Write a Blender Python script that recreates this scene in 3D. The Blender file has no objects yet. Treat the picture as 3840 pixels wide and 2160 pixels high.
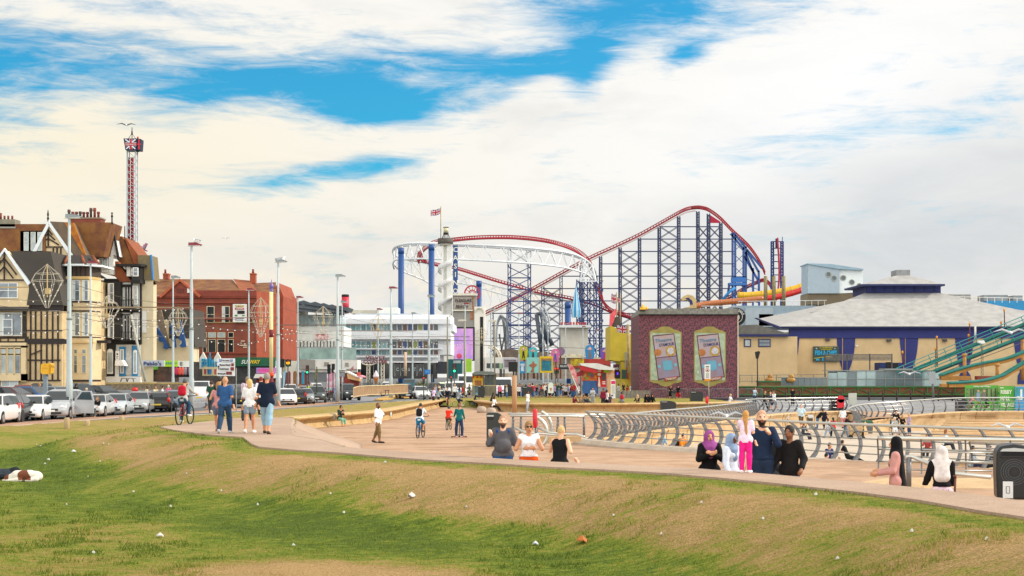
import bpy,math,random
import numpy as np
from mathutils import Vector,Matrix
random.seed(7);RNG=np.random.default_rng(11)
scene=bpy.context.scene
COL=scene.collection
F=5333.33;CZ=2.7;HY=1405.0;R=math.radians
def P(px,py,D):
 "a point of the place, D metres away"
 return Vector(((px-1920)*D/F,D,CZ+(HY-py)*D/F))
def XW(px,D):return(px-1920)*D/F
def ZW(py,D):return CZ+(HY-py)*D/F
def G(px,py,z):
 D=F*(CZ-z)/(py-HY)
 return((px-1920)*D/F,D)
def lin(c):
 if isinstance(c,str):
  c=[int(c[i:i+2],16)/255 for i in(0,2,4)]
 return tuple(x/12.92 if x<=.04045 else((x+.055)/1.055)**2.4 for x in c)
MC={}
def mat(col,rough=.6,metal=0.0,var=.12,scale=3.0,col2=None,bump=0.0,emit=0.0,alpha=1.0,kind='noise',trans=0.0,spec=None):
 key=(str(col),rough,metal,var,scale,str(col2),bump,emit,alpha,kind,trans)
 if key in MC:return MC[key]
 m=bpy.data.materials.new('surface_'+str(len(MC)));m.use_nodes=True
 nt=m.node_tree;N=nt.nodes;L=nt.links;b=N['Principled BSDF']
 c=lin(col)
 b.inputs['Roughness'].default_value=rough
 b.inputs['Metallic'].default_value=metal
 b.inputs['Base Color'].default_value=(*c,1)
 if spec is not None:b.inputs['Specular IOR Level'].default_value=spec
 if emit:
  b.inputs['Emission Color'].default_value=(*c,1);b.inputs['Emission Strength'].default_value=emit
 if trans:b.inputs['Transmission Weight'].default_value=trans
 if alpha<1:b.inputs['Alpha'].default_value=alpha
 if var>0 or col2 or bump:
  tc=N.new('ShaderNodeTexCoord')
  if kind=='brick':
   t=N.new('ShaderNodeTexBrick');mp=N.new('ShaderNodeMapping');mp.inputs['Rotation'].default_value=(R(90),0,0)
   L.new(tc.outputs['Object'],mp.inputs['Vector']);L.new(mp.outputs['Vector'],t.inputs['Vector'])
   t.inputs['Scale'].default_value=scale
   t.inputs['Color1'].default_value=(*c,1);t.inputs['Color2'].default_value=(*[x*(1-var)for x in c],1)
   t.inputs['Mortar'].default_value=(*lin(col2 or col),1);t.inputs['Mortar Size'].default_value=.03
   fac=t.outputs['Fac'];L.new(t.outputs['Color'],b.inputs['Base Color'])
  else:
   if kind=='wave'or kind=='vwave':
    t=N.new('ShaderNodeTexWave');t.inputs['Scale'].default_value=scale
    t.bands_direction='Z'if kind=='wave'else 'X';t.inputs['Distortion'].default_value=.6
    L.new(tc.outputs['Object'],t.inputs['Vector']);fac=t.outputs['Fac']
    n2=N.new('ShaderNodeTexNoise');n2 .inputs['Scale'].default_value=.7;n2 .inputs['Detail'].default_value=6
    L.new(tc.outputs['Object'],n2 .inputs['Vector'])
   else:
    t=N.new('ShaderNodeTexNoise');t.inputs['Scale'].default_value=scale;t.inputs['Detail'].default_value=7
    t.inputs['Roughness'].default_value=.62;fac=t.outputs['Fac'];n2=None
    if kind=='streak':
     mp=N.new('ShaderNodeMapping');mp.inputs['Scale'].default_value=(3,3,.25)
     L.new(tc.outputs['Object'],mp.inputs['Vector']);L.new(mp.outputs['Vector'],t.inputs['Vector'])
    else:L.new(tc.outputs['Object'],t.inputs['Vector'])
   cr=N.new('ShaderNodeValToRGB');cr.color_ramp.elements[0].position=.36;cr.color_ramp.elements[1].position=.64
   c2=lin(col2)if col2 else tuple(x*(1-var)for x in c)
   c1=c if col2 else tuple(min(1,x*(1+var*.5))for x in c)
   cr.color_ramp.elements[0].color=(*c1,1);cr.color_ramp.elements[1].color=(*c2,1)
   L.new(fac,cr.inputs['Fac'])
   if n2 is not None:
    mx=N.new('ShaderNodeMix');mx.data_type='RGBA';mx.blend_type='MULTIPLY';mx.inputs[0].default_value=.35
    L.new(cr.outputs['Color'],mx.inputs[6]);L.new(n2 .outputs['Fac'],mx.inputs[7]);L.new(mx.outputs[2],b.inputs['Base Color'])
   else:L.new(cr.outputs['Color'],b.inputs['Base Color'])
  if bump:
   bp=N.new('ShaderNodeBump');bp.inputs['Strength'].default_value=bump;bp.inputs['Distance'].default_value=.05
   L.new(fac,bp.inputs['Height']);L.new(bp.outputs['Normal'],b.inputs['Normal'])
 MC[key]=m
 return m
class MB:
 def __init__(s):s.v=[];s.f=[];s.m=[];s.k=0;s.sm=[]
 def add(s,vs,fs,smooth=False):
  o=len(s.v);s.v+=[tuple(v)for v in vs];s.f+=[tuple(i+o for i in f)for f in fs]
  s.m+=[s.k]*len(fs);s.sm+=[smooth]*len(fs);return s
 def mi(s,k):s.k=k;return s
 def box(s,x0,x1,y0,y1,z0,z1):
  if x0>x1:x0,x1=x1,x0
  if y0>y1:y0,y1=y1,y0
  if z0>z1:z0,z1=z1,z0
  v=[(x,y,z)for z in(z0,z1)for y in(y0,y1)for x in(x0,x1)]
  return s.add(v,[(0,2,3,1),(4,5,7,6),(0,1,5,4),(2,6,7,3),(0,4,6,2),(1,3,7,5)])
 def r(s,px0,py0,px1,py1,D,th=.2):
  "box whose face towards the sea front is at distance D"
  return s.box(XW(px0,D),XW(px1,D),D,D+th,ZW(py0,D),ZW(py1,D))
 def prism(s,pts,y0,y1):
  "pts (x,z) outline, extruded along y"
  n=len(pts);a=sum(pts[i][0]*pts[(i+1)%n][1]-pts[(i+1)%n][0]*pts[i][1]for i in range(n))
  if a<0:pts=pts[::-1]
  v=[(x,y0,z)for x,z in pts]+[(x,y1,z)for x,z in pts]
  return s.add(v,[tuple(range(n)),tuple(range(2*n-1,n-1,-1))]+[(i,i+n,(i+1)%n+n,(i+1)%n)for i in range(n)])
 def rr(s,px0,py0,px1,py1,D0,D1):
  "block whose side wall runs back along the street, so it narrows behind"
  return s.pxy([(XW(px0,D0),D0),(XW(px1,D0),D0),(XW(px1,D1)-.05,D1),(XW(px0,D0),D1)],ZW(py1,D0),ZW(py0,D0))
 def pp(s,pix,D,th=.2):
  return s.prism([(XW(a,D),ZW(b,D))for a,b in pix],D,D+th)
 def pxy(s,pts,z0,z1):
  "plan polygon between two heights"
  n=len(pts);a=sum(pts[i][0]*pts[(i+1)%n][1]-pts[(i+1)%n][0]*pts[i][1]for i in range(n))
  if a<0:pts=pts[::-1]
  v=[(x,y,z0)for x,y in pts]+[(x,y,z1)for x,y in pts]
  return s.add(v,[tuple(range(n-1,-1,-1)),tuple(range(n,2*n))]+[(i,(i+1)%n,(i+1)%n+n,i+n)for i in range(n)])
 def tube(s,pts,r,n=8,cap=True,smooth=True):
  pts=[Vector(p)for p in pts];k=len(pts)
  rs=r if isinstance(r,(list,tuple))else[r]*k
  d0=(pts[1]-pts[0]).normalized();up=Vector((0,0,1))if abs(d0 .z)<.9 else Vector((1,0,0))
  a=d0 .cross(up).normalized();vs=[]
  for i,p in enumerate(pts):
   d=(pts[min(i+1,k-1)]-pts[max(i-1,0)]).normalized()
   a=(a-d*a.dot(d)).normalized();b=d.cross(a)
   for j in range(n):
    t=2*math.pi*(j+.5)/n;vs.append(p+(a*math.cos(t)+b*math.sin(t))*rs[i])
  fs=[(i*n+j,i*n+(j+1)%n,(i+1)*n+(j+1)%n,(i+1)*n+j)for i in range(k-1)for j in range(n)]
  if cap:fs+=[tuple(range(n-1,-1,-1)),tuple(range((k-1)*n,k*n))]
  return s.add(vs,fs,smooth and n>5)
 def bar(s,p,q,w):return s.tube([p,q],w*.7071,4,smooth=False)
 def lathe(s,c,prof,n=16,smooth=True,sx=1,sy=1):
  "prof (r,z) list around vertical axis at c"
  vs=[(c[0]+r*sx*math.cos(2*math.pi*j/n),c[1]+r*sy*math.sin(2*math.pi*j/n),c[2]+z)for r,z in prof for j in range(n)]
  fs=[(i*n+j,i*n+(j+1)%n,(i+1)*n+(j+1)%n,(i+1)*n+j)for i in range(len(prof)-1)for j in range(n)]
  fs+=[tuple(range(n-1,-1,-1)),tuple(range((len(prof)-1)*n,len(prof)*n))]
  return s.add(vs,fs,smooth)
 def ball(s,c,r,n=8,m=6,sx=1,sy=1,sz=1):
  pr=[(max(1e-4,r*math.sin(math.pi*i/m)),-r*math.cos(math.pi*i/m)*sz)for i in range(m+1)]
  return s.lathe(c,pr,n,True,sx,sy)
 def disc(s,c,r,y0,y1,n=20,ri=0,a0=0,a1=2*math.pi):
  "disc or ring facing the sea front (axis along y)"
  full=abs(a1-a0-2*math.pi)<1e-6;k=n if full else n+1
  an=[a0+(a1-a0)*j/n for j in range(k)]
  if ri<=0 and full:
   return s.prism([(c[0]+r*math.cos(t),c[1]+r*math.sin(t))for t in an],y0,y1)
  for j in range(n if not full else k):
   t,u=an[j],an[(j+1)%k]if full else an[j+1]
   s.prism([(c[0]+ri*math.cos(t),c[1]+ri*math.sin(t)),(c[0]+r*math.cos(t),c[1]+r*math.sin(t)),(c[0]+r*math.cos(u),c[1]+r*math.sin(u)),(c[0]+ri*math.cos(u),c[1]+ri*math.sin(u))],y0,y1)
  return s
 def xf(s,M,i0=0):
  for i in range(i0,len(s.v)):s.v[i]=tuple(M@Vector(s.v[i]))
  return s
 def build(s,name,mats,parent=None,world=True):
  me=bpy.data.meshes.new(name)
  off=Vector((0,0,0))
  if parent is not None and world:
   q=parent
   while q is not None:off+=q.location;q=q.parent
  vs=s.v if off.length==0 else[(a-off.x,b-off.y,c-off.z)for a,b,c in s.v]
  me.from_pydata(vs,[],s.f)
  if not isinstance(mats,(list,tuple)):mats=[mats]
  for m in mats:me.materials.append(m)
  me.polygons.foreach_set('material_index',s.m)
  me.polygons.foreach_set('use_smooth',s.sm)
  me.update()
  o=bpy.data.objects.new(name,me);COL.objects.link(o)
  if parent is not None:o.parent=parent
  return o
def tag(o,label,cat,group=None):
 o['label']=label;o['category']=cat
 if group:o['group']=group
 return o
def struct(o,kind='structure',label=None):
 o['kind']=kind
 if label:o['label']=label
 return o
def thing(name,label,cat,loc,group=None,rz=0):
 o=bpy.data.objects.new(name,None);o.empty_display_size=.3;COL.objects.link(o)
 o.location=Vector(loc);o.rotation_euler=(0,0,rz)
 return tag(o,label,cat,group)
def kids(o):return[c for c in bpy.data.objects if c.parent==o]
CH={}
def dup(root,loc,rz=None,label=None,group=None,scale=None,mats=None):
 def cp(o,par):
  c=o.copy();COL.objects.link(c)
  if par is not None:c.parent=par
  for k in o.children:cp(k,c)
  return c
 r=cp(root,None);r.location=Vector(loc)
 if rz is not None:r.rotation_euler=(0,0,rz)
 if scale:r.scale=(scale,)*3 if not isinstance(scale,(tuple,list))else scale
 if label:r['label']=label
 if group:r['group']=group
 return r
def textmesh(s,bold=0.0,sx=1.0,shear=0.0,ext=.03):
 cu=bpy.data.curves.new('lettering','FONT');cu.body=s;cu.align_x='CENTER';cu.align_y='CENTER'
 cu.size=1;cu.extrude=ext;cu.offset=bold;cu.shear=shear;cu.resolution_u=2
 ob=bpy.data.objects.new('t',cu);me=bpy.data.meshes.new_from_object(ob)
 bpy.data.objects.remove(ob);return me
def txt(s,px,py,hpx,D,m,parent,wpx=None,bold=.012,shear=0,rot=0,name='lettering',ext=.03):
 "lettering: centre px,py, capital height hpx, set in front of a face at distance D"
 me=textmesh(s,bold,1,shear,ext)
 n=len(me.vertices);co=np.empty(n*3);me.vertices.foreach_get('co',co);co=co.reshape(-1,3)
 w=np.ptp(co[:,0]);h=np.ptp(co[:,1]);cx=(co[:,0].max()+co[:,0].min())/2;cy=(co[:,1].max()+co[:,1].min())/2
 sy=hpx*D/F/h;sx=(wpx*D/F/w)if wpx else sy
 X=(co[:,0]-cx)*sx;Z=(co[:,1]-cy)*sy
 c,s_=math.cos(rot),math.sin(rot)
 p=P(px,py,D);off=Vector((0,0,0));q=parent
 while q is not None:off+=q.location;q=q.parent
 out=np.stack([p.x-off.x+X*c-Z*s_,p.y-off.y-co[:,2]*1.0-.035,p.z-off.z+X*s_+Z*c],1)
 me.vertices.foreach_set('co',out.ravel());me.flip_normals()if False else None
 me.materials.clear();me.materials.append(m);me.update()
 o=bpy.data.objects.new(name,me);COL.objects.link(o);o.parent=parent
 return o
cam=bpy.data.cameras.new('camera');co_=bpy.data.objects.new('camera',cam);COL.objects.link(co_)
cam.lens=50;cam.sensor_width=36;cam.shift_y=(HY-1080)/3840;cam.clip_end=5000;cam.clip_start=.5
co_.location=(0,0,CZ);co_.rotation_euler=(R(90),0,0);scene.camera=co_
SEL,SAZ=R(33),R(82)
sd=Vector((math.sin(SAZ)*math.cos(SEL),math.cos(SAZ)*math.cos(SEL),math.sin(SEL)))
sun=bpy.data.lights.new('sun','SUN');sun.energy=3.0;sun.angle=R(.6);sun.color=(1,.93,.82)
so=bpy.data.objects.new('sun',sun);COL.objects.link(so);so.rotation_euler=sd.to_track_quat('Z','Y').to_euler()
w=bpy.data.worlds.new('World');scene.world=w;w.use_nodes=True
w.cycles.sampling_method='MANUAL';w.cycles.sample_map_resolution=256
nt=w.node_tree;N=nt.nodes;L=nt.links
bg=N['Background'];bg.inputs['Strength'].default_value=.12
sky=N.new('ShaderNodeTexSky');sky.sky_type='NISHITA';sky.sun_disc=False
sky.sun_elevation=SEL;sky.sun_rotation=SAZ;sky.dust_density=1.0;sky.air_density=1.0
tc=N.new('ShaderNodeTexCoord')
sep=N.new('ShaderNodeSeparateXYZ');L.new(tc.outputs['Generated'],sep.inputs[0])
def mth(op,a,b=None,clamp=False):
 n=N.new('ShaderNodeMath');n.operation=op;n.use_clamp=clamp
 for i,x in enumerate((a,b)):
  if x is None:continue
  if isinstance(x,(int,float)):n.inputs[i].default_value=x
  else:L.new(x,n.inputs[i])
 return n.outputs[0]
az=mth('ARCTAN2',sep.outputs[0],sep.outputs[1]);el=mth('ARCSINE',sep.outputs[2])
cmb=N.new('ShaderNodeCombineXYZ');L.new(az,cmb.inputs[0]);L.new(el,cmb.inputs[1])
def noise(sc,sx,sy,rot,det=8,rough=.6,dist=0,ox=0):
 mp=N.new('ShaderNodeMapping');L.new(cmb.outputs[0],mp.inputs[0])
 mp.inputs['Rotation'].default_value=(0,0,rot);mp.inputs['Scale'].default_value=(sx,sy,1);mp.inputs['Location'].default_value=(ox,ox*.7,0)
 t=N.new('ShaderNodeTexNoise');t.inputs['Scale'].default_value=sc;t.inputs['Detail'].default_value=det
 t.inputs['Roughness'].default_value=rough;t.inputs['Distortion'].default_value=dist
 L.new(mp.outputs[0],t.inputs['Vector']);return t.outputs['Fac']
def blob(px,py,wx,wy,rot=0):
 "soft ellipse round the direction of a point of the sky; 1 in its middle"
 a=math.atan2(px-1920,F);e=math.atan2(HY-py,math.hypot(F,px-1920))
 dx=mth('SUBTRACT',az,a);dy=mth('SUBTRACT',el,e);c,s=math.cos(rot),math.sin(rot)
 u=mth('ADD',mth('MULTIPLY',dx,c),mth('MULTIPLY',dy,s));v=mth('SUBTRACT',mth('MULTIPLY',dy,c),mth('MULTIPLY',dx,s))
 u=mth('DIVIDE',u,wx/F);v=mth('DIVIDE',v,wy/F)
 r2=mth('ADD',mth('MULTIPLY',u,u),mth('MULTIPLY',v,v))
 return mth('EXPONENT',mth('MULTIPLY',r2,-1.0))
thin=None
for b_ in[(260,215,600,135,-.08,.66),(1060,300,460,100,.13,.95),(1450,400,330,90,.1,.98),(1900,330,240,70,.5,.55),(1250,650,400,50,.13,.9),(2330,50,450,125,.05,1.08),(2200,270,110,95,.9,.85),(2570,210,100,42,.3,.7),(1780,240,320,60,0,.55),(700,40,420,60,-.1,.35),(3600,430,450,90,.15,.25),(2900,560,500,70,.15,.25),(3700,800,300,60,.1,.25),(-500,300,500,300,0,.7),(5200,300,900,300,0,.5)]:
 t=mth('MULTIPLY',blob(*b_[:5]),b_[5]);thin=t if thin is None else mth('ADD',thin,t)
n1=noise(6,1.0,3.6,.2,9,.62,.8);n2=noise(18,1,6.0,.3,8,.66,.5,3)
d=mth('ADD',mth('MULTIPLY',mth('SUBTRACT',n1,.5),1.9),mth('MULTIPLY',mth('SUBTRACT',n2,.5),1.6))
mask=mth('ADD',mth('SUBTRACT',1.12,mth('MULTIPLY',thin,1.16)),d)
cr=N.new('ShaderNodeValToRGB');cr.color_ramp.elements[0].position=.0;cr.color_ramp.elements[1].position=1.0
cr.color_ramp.interpolation='EASE';L.new(mask,cr.inputs[0])
n3=noise(9,1,3.0,.3,8,.6,.4,9)
fold=mth('MULTIPLY',mth('SUBTRACT',n3,.5),1.15)
low=blob(2200,1150,2600,330);greyr=blob(3500,800,900,420,.2);greyc=blob(1000,980,900,200);hot=blob(3150,330,800,330,.3);warm=blob(100,560,1300,420)
def mix(f,a,b):
 n=N.new('ShaderNodeMix');n.data_type='RGBA'
 if isinstance(f,(int,float)):n.inputs[0].default_value=f
 else:L.new(f,n.inputs[0])
 for i,x in((6,a),(7,b)):
  if isinstance(x,tuple):n.inputs[i].default_value=(*x,1)
  else:L.new(x,n.inputs[i])
 return n.outputs[2]
K=1/.12/2**.3
def kc(h,s=1.0):return tuple(x*K*s for x in lin(h))
cc=mix(mth('ADD',mth('MULTIPLY',low,.45),mth('MULTIPLY',fold,.5),True),kc('fcfaf5'),kc('e6e3dd'))
cc=mix(mth('ADD',mth('MULTIPLY',greyr,.8),fold,True),cc,kc('cdd3d8'))
cc=mix(mth('ADD',mth('MULTIPLY',greyc,.5),mth('MULTIPLY',fold,.6),True),cc,kc('dfdcd8'))
cc=mix(mth('MULTIPLY',hot,.85,True),cc,kc('ffffff',1.02))
cc=mix(mth('MULTIPLY',warm,.9,True),cc,kc('fdf3da'))
cu=noise(34,1,1.6,0,7,.55,.2,5)
cub=mth('MULTIPLY',mth('ADD',blob(1000,1050,600,75),mth('ADD',blob(1750,1090,500,70),blob(2400,1130,500,60))),1.0,True)
cuf=mth('MULTIPLY',cub,mth('MULTIPLY',mth('SUBTRACT',cu,.5),9,True),True)
cc=mix(mth('MULTIPLY',cuf,.8),cc,kc('fbf2df'))
skt=N.new('ShaderNodeMix');skt.data_type='RGBA';skt.blend_type='MULTIPLY';skt.inputs[0].default_value=1
L.new(sky.outputs[0],skt.inputs[6]);skt.inputs[7].default_value=(.15,.82,1.06,1)
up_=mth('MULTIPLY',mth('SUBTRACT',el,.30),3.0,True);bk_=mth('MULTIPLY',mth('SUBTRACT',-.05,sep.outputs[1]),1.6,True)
gl_=N.new('ShaderNodeVectorMath');gl_.operation='SCALE';L.new(cc,gl_.inputs[0]);L.new(mth('ADD',1.0,mth('MAXIMUM',mth('MULTIPLY',up_,.0),mth('MULTIPLY',bk_,1.1))),gl_.inputs['Scale'])  # unseen clouds behind the camera brightened to fill the shaded facades
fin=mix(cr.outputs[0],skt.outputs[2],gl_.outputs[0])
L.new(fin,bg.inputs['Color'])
scene.view_settings.view_transform='Standard';scene.view_settings.look='None';scene.view_settings.gamma=1
scene.view_settings.exposure=0.3
def g95(px,py):return G(px,py,.95)
NEAR=[g95(*p)for p in[(600,1600),(660,1613),(789,1630),(911,1638),(943,1663),(973,1675),(1120,1687),(1290,1698),(1523,1718),(1700,1729),(1840,1736),(2023,1748),(2340,1764),(2500,1774),(2700,1791),(2897,1810),(3200,1842),(3440,1873),(3672,1913),(3840,1937)]]+[(6.9,14.5),(7.4,9)]
FAR=[(10.0,9),(8.6,15.5)]+[g95(*p)for p in[(3840,1878),(3498,1833),(3200,1805),(2972,1785),(2773,1768),(2624,1757),(2340,1742),(2073,1731),(1854,1718),(1560,1698),(1290,1675),(1209,1650),(1097,1633)]]+[(-7.5,48),(-8.2,53),(-8.9,58)]
TOPB=[g95(*p)for p in[(972,1564),(870,1568),(808,1576),(700,1588)]]
PLAT=NEAR+FAR+TOPB
def inpoly(X,Y,poly):
 r=np.zeros(X.shape,bool);n=len(poly)
 for i in range(n):
  x0,y0=poly[i];x1,y1=poly[(i+1)%n]
  if y0==y1:continue
  c=((y0>Y)!=(y1>Y))&(X<(x1-x0)*(Y-y0)/(y1-y0)+x0);r^=c
 return r
def dpoly(X,Y,poly,closed=True):
 d=np.full(X.shape,1e9);n=len(poly)
 for i in range(n if closed else n-1):
  x0,y0=poly[i];x1,y1=poly[(i+1)%n];dx,dy=x1-x0,y1-y0;q=dx*dx+dy*dy
  if q==0:continue
  t=np.clip(((X-x0)*dx+(Y-y0)*dy)/q,0,1);d=np.minimum(d,np.hypot(X-x0-t*dx,Y-y0-t*dy))
 return d
def sst(t):t=np.clip(t,0,1);return t*t*(3-2*t)
WALLB=[(-11.9,76),(-10.9,80.8),(-9.8,85),(-8.7,89.4),(-8.0,98),(-7.6,108.8),(-7.0,121),(-6.6,131)]
W2=[(-3.2,128),(-1.6,119),(0.5,114.5),(5,113),(10,114),(16,117),(20,121)]
ROADP=[(-160,62),(-45,62),(-25.2,69.6),(-20,92),(-14,121),(-7.9,151),(-3.7,164),(8,170),(15.6,172),(26,166),(70,166),(420,200),(420,1400),(-700,1400),(-700,62)]
SEA=[(10.0,4)]+FAR+[(-9.6,62),(-11.2,70),(-11.9,76)]+WALLB[1:]+[(-5,140),(-3.2,128)]+W2[1:]+[(40,160),(120,160),(120,4)]
FRAIL=[(3.15,62.5),(3.3,60.8),(4.6,57.6),(6.7,53.7),(8.8,49.5),(9.97,47),(11.7,44.4),(13.9,41.5),(18,36.5)]
WA=[(4.2,66),(8.4,77),(11.5,85),(14.5,93),(18.0,102),(20.9,108)]
WBL=[(20.9,108),(23,111.5),(25,113.5),(27.2,115)]
WC=[(22.6,92),(23.3,95),(25.2,98.5),(28.2,101.6),(32.6,103.5),(37.4,104),(60,104)]
LOW=FRAIL[::-1]+WA+WBL[1:]+[(26,104)]+WC[::1]+[(60,20)]
def vnoise(X,Y,s,seed=0):
 "cheap smooth value noise"
 r=np.random.default_rng(seed);T=r.random((64,64));x=X/s;y=Y/s
 xi=np.floor(x).astype(int);yi=np.floor(y).astype(int);fx=sst(x-xi);fy=sst(y-yi)
 g=lambda a,b:T[a%64,b%64]
 return(g(xi,yi)*(1-fx)+g(xi+1,yi)*fx)*(1-fy)+(g(xi,yi+1)*(1-fx)+g(xi+1,yi+1)*fx)*fy
def hgrass(X,Y):
 d=dpoly(X,Y,PLAT);ins=inpoly(X,Y,PLAT)
 wd=4.3+1.5*sst((Y-30)/15)+.9*(vnoise(X,Y,3,2)-.5)
 h=.91*(1-.96*sst((d-.9)/(wd-.9))-.04*sst(d/.9));h=np.where(ins,.91,h)
 v=.3-.12*sst((Y-110)/50)
 back=sst((Y-58)/14);h=h*(1-back)+np.maximum(h,v)*back
 h=h+.10*(vnoise(X,Y,6,4)-.5)*sst(d/2)*np.where(ins,0,1)+.05*(vnoise(X,Y,1.7,5)-.5)*sst(d/1.2)+.055*(vnoise(X,Y,.62,6)-.5)*sst(d/.5)+.03*(vnoise(X,Y*1.7,.33,16)-.5)*sst(d/.5)
 ri=inpoly(X,Y,ROADP);dr=dpoly(X,Y,ROADP)
 h=h*sst(np.where(ri,0,dr)/2.5+.0)+.03*(1-sst(dr/2.5));h=np.where(ri,-.25*sst(dr/.4),h)
 return h
def grid_mesh(name,xs,ys,hf,keep,mats,attr=None):
 X,Y=np.meshgrid(xs,ys);Z=hf(X,Y);nx=len(xs)
 K=keep((X[:-1,:-1]+X[1:,1:])/2,(Y[:-1,:-1]+Y[1:,1:])/2)
 jj,ii=np.nonzero(K);a=jj*nx+ii
 fs=np.stack([a,a+1,a+1+nx,a+nx],1);u,inv=np.unique(fs,return_inverse=True);fs=inv.reshape(fs.shape)
 co=np.stack([X.ravel()[u],Y.ravel()[u],Z.ravel()[u]],1)
 me=bpy.data.meshes.new(name);me.from_pydata(co.tolist(),[],fs.tolist())
 me.polygons.foreach_set('use_smooth',[True]*len(fs));me.materials.append(mats)
 if attr is not None:
  at=me.attributes.new('dry','FLOAT','POINT');at.data.foreach_set('value',attr(co[:,0],co[:,1],co[:,2]).astype(np.float32))
 me.update();o=bpy.data.objects.new(name,me);COL.objects.link(o);return o
def dryness(X,Y,Z):
 d=dpoly(X,Y,PLAT);d=np.where(inpoly(X,Y,PLAT),0,d)
 bank=sst((d-.2)/.7)*(1-sst((d-2.5)/1.7))*sst((Z-.02)/.3)
 b2=.98*bank*(.5+.75*vnoise(X,Y,1.6,9))
 lip=.4*(1-sst((d-.5)/.7))
 far=sst((Y-56)/12)*.75
 flat=.36+.22*sst((vnoise(X+3,Y*.55,3.6,12)-.5)/.3)-.34*np.exp(-((d-4.6)/1.5)**2)*(Y<60)
 bare=1.15*np.exp(-((X-(-2.6))/1.7)**2-((Y-19.4)/1.0)**2)+.6*np.exp(-((X+3.6)/1.1)**2-((Y-18.2)/.6)**2)
 return np.clip(np.maximum(np.maximum(b2,lip),np.maximum(far,flat*(1-bank)))+bare+.30*(vnoise(X,Y,.8,14)-.5),0,1.4)
gm=bpy.data.materials.new('turf');gm.use_nodes=True
def turf_nodes(m,blades=False):
 nt=m.node_tree;N=nt.nodes;L=nt.links;b=N['Principled BSDF'];b.inputs['Roughness'].default_value=.9
 b.inputs['Specular IOR Level'].default_value=.08
 at=N.new('ShaderNodeAttribute');at.attribute_name='dry';tc=N.new('ShaderNodeTexCoord')
 def nz(s,d=6,stretch=None):
  t=N.new('ShaderNodeTexNoise');t.inputs['Scale'].default_value=s;t.inputs['Detail'].default_value=d;t.inputs['Roughness'].default_value=.7
  if stretch:
   mp=N.new('ShaderNodeMapping');mp.inputs['Scale'].default_value=stretch;mp.inputs['Rotation'].default_value=(0,0,.35)
   L.new(tc.outputs['Object'],mp.inputs[0]);L.new(mp.outputs[0],t.inputs['Vector'])
  else:L.new(tc.outputs['Object'],t.inputs['Vector'])
  return t.outputs['Fac']
 def mt(op,a,bb):
  n=N.new('ShaderNodeMath');n.operation=op
  for i,x in enumerate((a,bb)):
   if isinstance(x,(int,float)):n.inputs[i].default_value=x
   else:L.new(x,n.inputs[i])
  return n.outputs[0]
 f=mt('ADD',at.outputs['Fac'],mt('MULTIPLY',mt('SUBTRACT',nz(1.5,9,(1,2.6,1)),.5),1.5))
 f=mt('ADD',f,mt('MULTIPLY',mt('SUBTRACT',nz(5,7,(1,2.4,1)),.5),1.7));f=mt('ADD',f,mt('MULTIPLY',mt('SUBTRACT',nz(24,5),.5),.9))
 cr=N.new('ShaderNodeValToRGB');e=cr.color_ramp.elements
 e[0].position=0;e[0].color=(*lin('5a6c2e'),1);e[1].position=1.0;e[1].color=(*lin('b8986a'),1)
 for p,c in((.3,'74862f'),(.48,'8c8f3e'),(.66,'a09150'),(.84,'a88e5e')):x=e.new(p);x.color=(*lin(c),1)
 L.new(f,cr.inputs[0])
 mx=N.new('ShaderNodeMix');mx.data_type='RGBA';mx.blend_type='MULTIPLY';mx.inputs[0].default_value=.7 if not blades else .2
 c2=N.new('ShaderNodeValToRGB');c2 .color_ramp.elements[0].position=.34;c2 .color_ramp.elements[0].color=(.25,.26,.2,1);c2 .color_ramp.elements[1].position=.62;c2 .color_ramp.elements[1].color=(1.25,1.25,1.2,1)
 L.new(nz(38,4),c2 .inputs[0]);L.new(cr.outputs[0],mx.inputs[6]);L.new(c2 .outputs[0],mx.inputs[7]);L.new(mx.outputs[2],b.inputs['Base Color'])
 if blades:
  tl=N.new('ShaderNodeBsdfTranslucent');L.new(mx.outputs[2],tl.inputs[0]);ms=N.new('ShaderNodeMixShader');ms.inputs[0].default_value=.5;L.new(b.outputs[0],ms.inputs[1]);L.new(tl.outputs[0],ms.inputs[2]);L.new(ms.outputs[0],N['Material Output'].inputs[0])
 else:
  bp=N.new('ShaderNodeBump');bp.inputs['Strength'].default_value=1.0;bp.inputs['Distance'].default_value=.06
  L.new(nz(22,6),bp.inputs['Height']);L.new(bp.outputs[0],b.inputs['Normal'])
turf_nodes(gm)
xs=np.concatenate([np.arange(-46,-13,.5),np.arange(-13,9.0,.16)]);ys=[9.0]
while ys[-1]<172:ys.append(ys[-1]*1.0052+.0)
SEAs=SEA
def keepg(X,Y):
 s=inpoly(X,Y,SEA)&(dpoly(X,Y,SEA,True)>.12)
 r=inpoly(X,Y,ROADP)&(dpoly(X,Y,ROADP)>1.2)
 q=inpoly(X,Y,PLAT)&(dpoly(X,Y,PLAT)>.5)
 return~s&~r&~q&(X<9)
grass=struct(grid_mesh('grass',xs,np.array(ys),hgrass,keepg,gm,dryness))
vp=W2+[(20,164),(15.6,172),(8,170),(-3.7,164),(-7.9,151),(-7.2,141),(-6.7,132)]
vg=grid_mesh('verge',np.arange(-8,21,.5),np.arange(112,173,.5),lambda X,Y:.22-.22*sst((Y-148)/18)+.05*vnoise(X,Y,4,3)-np.where(X<-2.9,.56*(1-sst((Y-129.5)/6)),0),lambda X,Y:inpoly(X,Y,vp),gm,lambda X,Y,Z:.62+.5*(vnoise(X,Y,3,8)-.5))
struct(vg)
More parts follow.
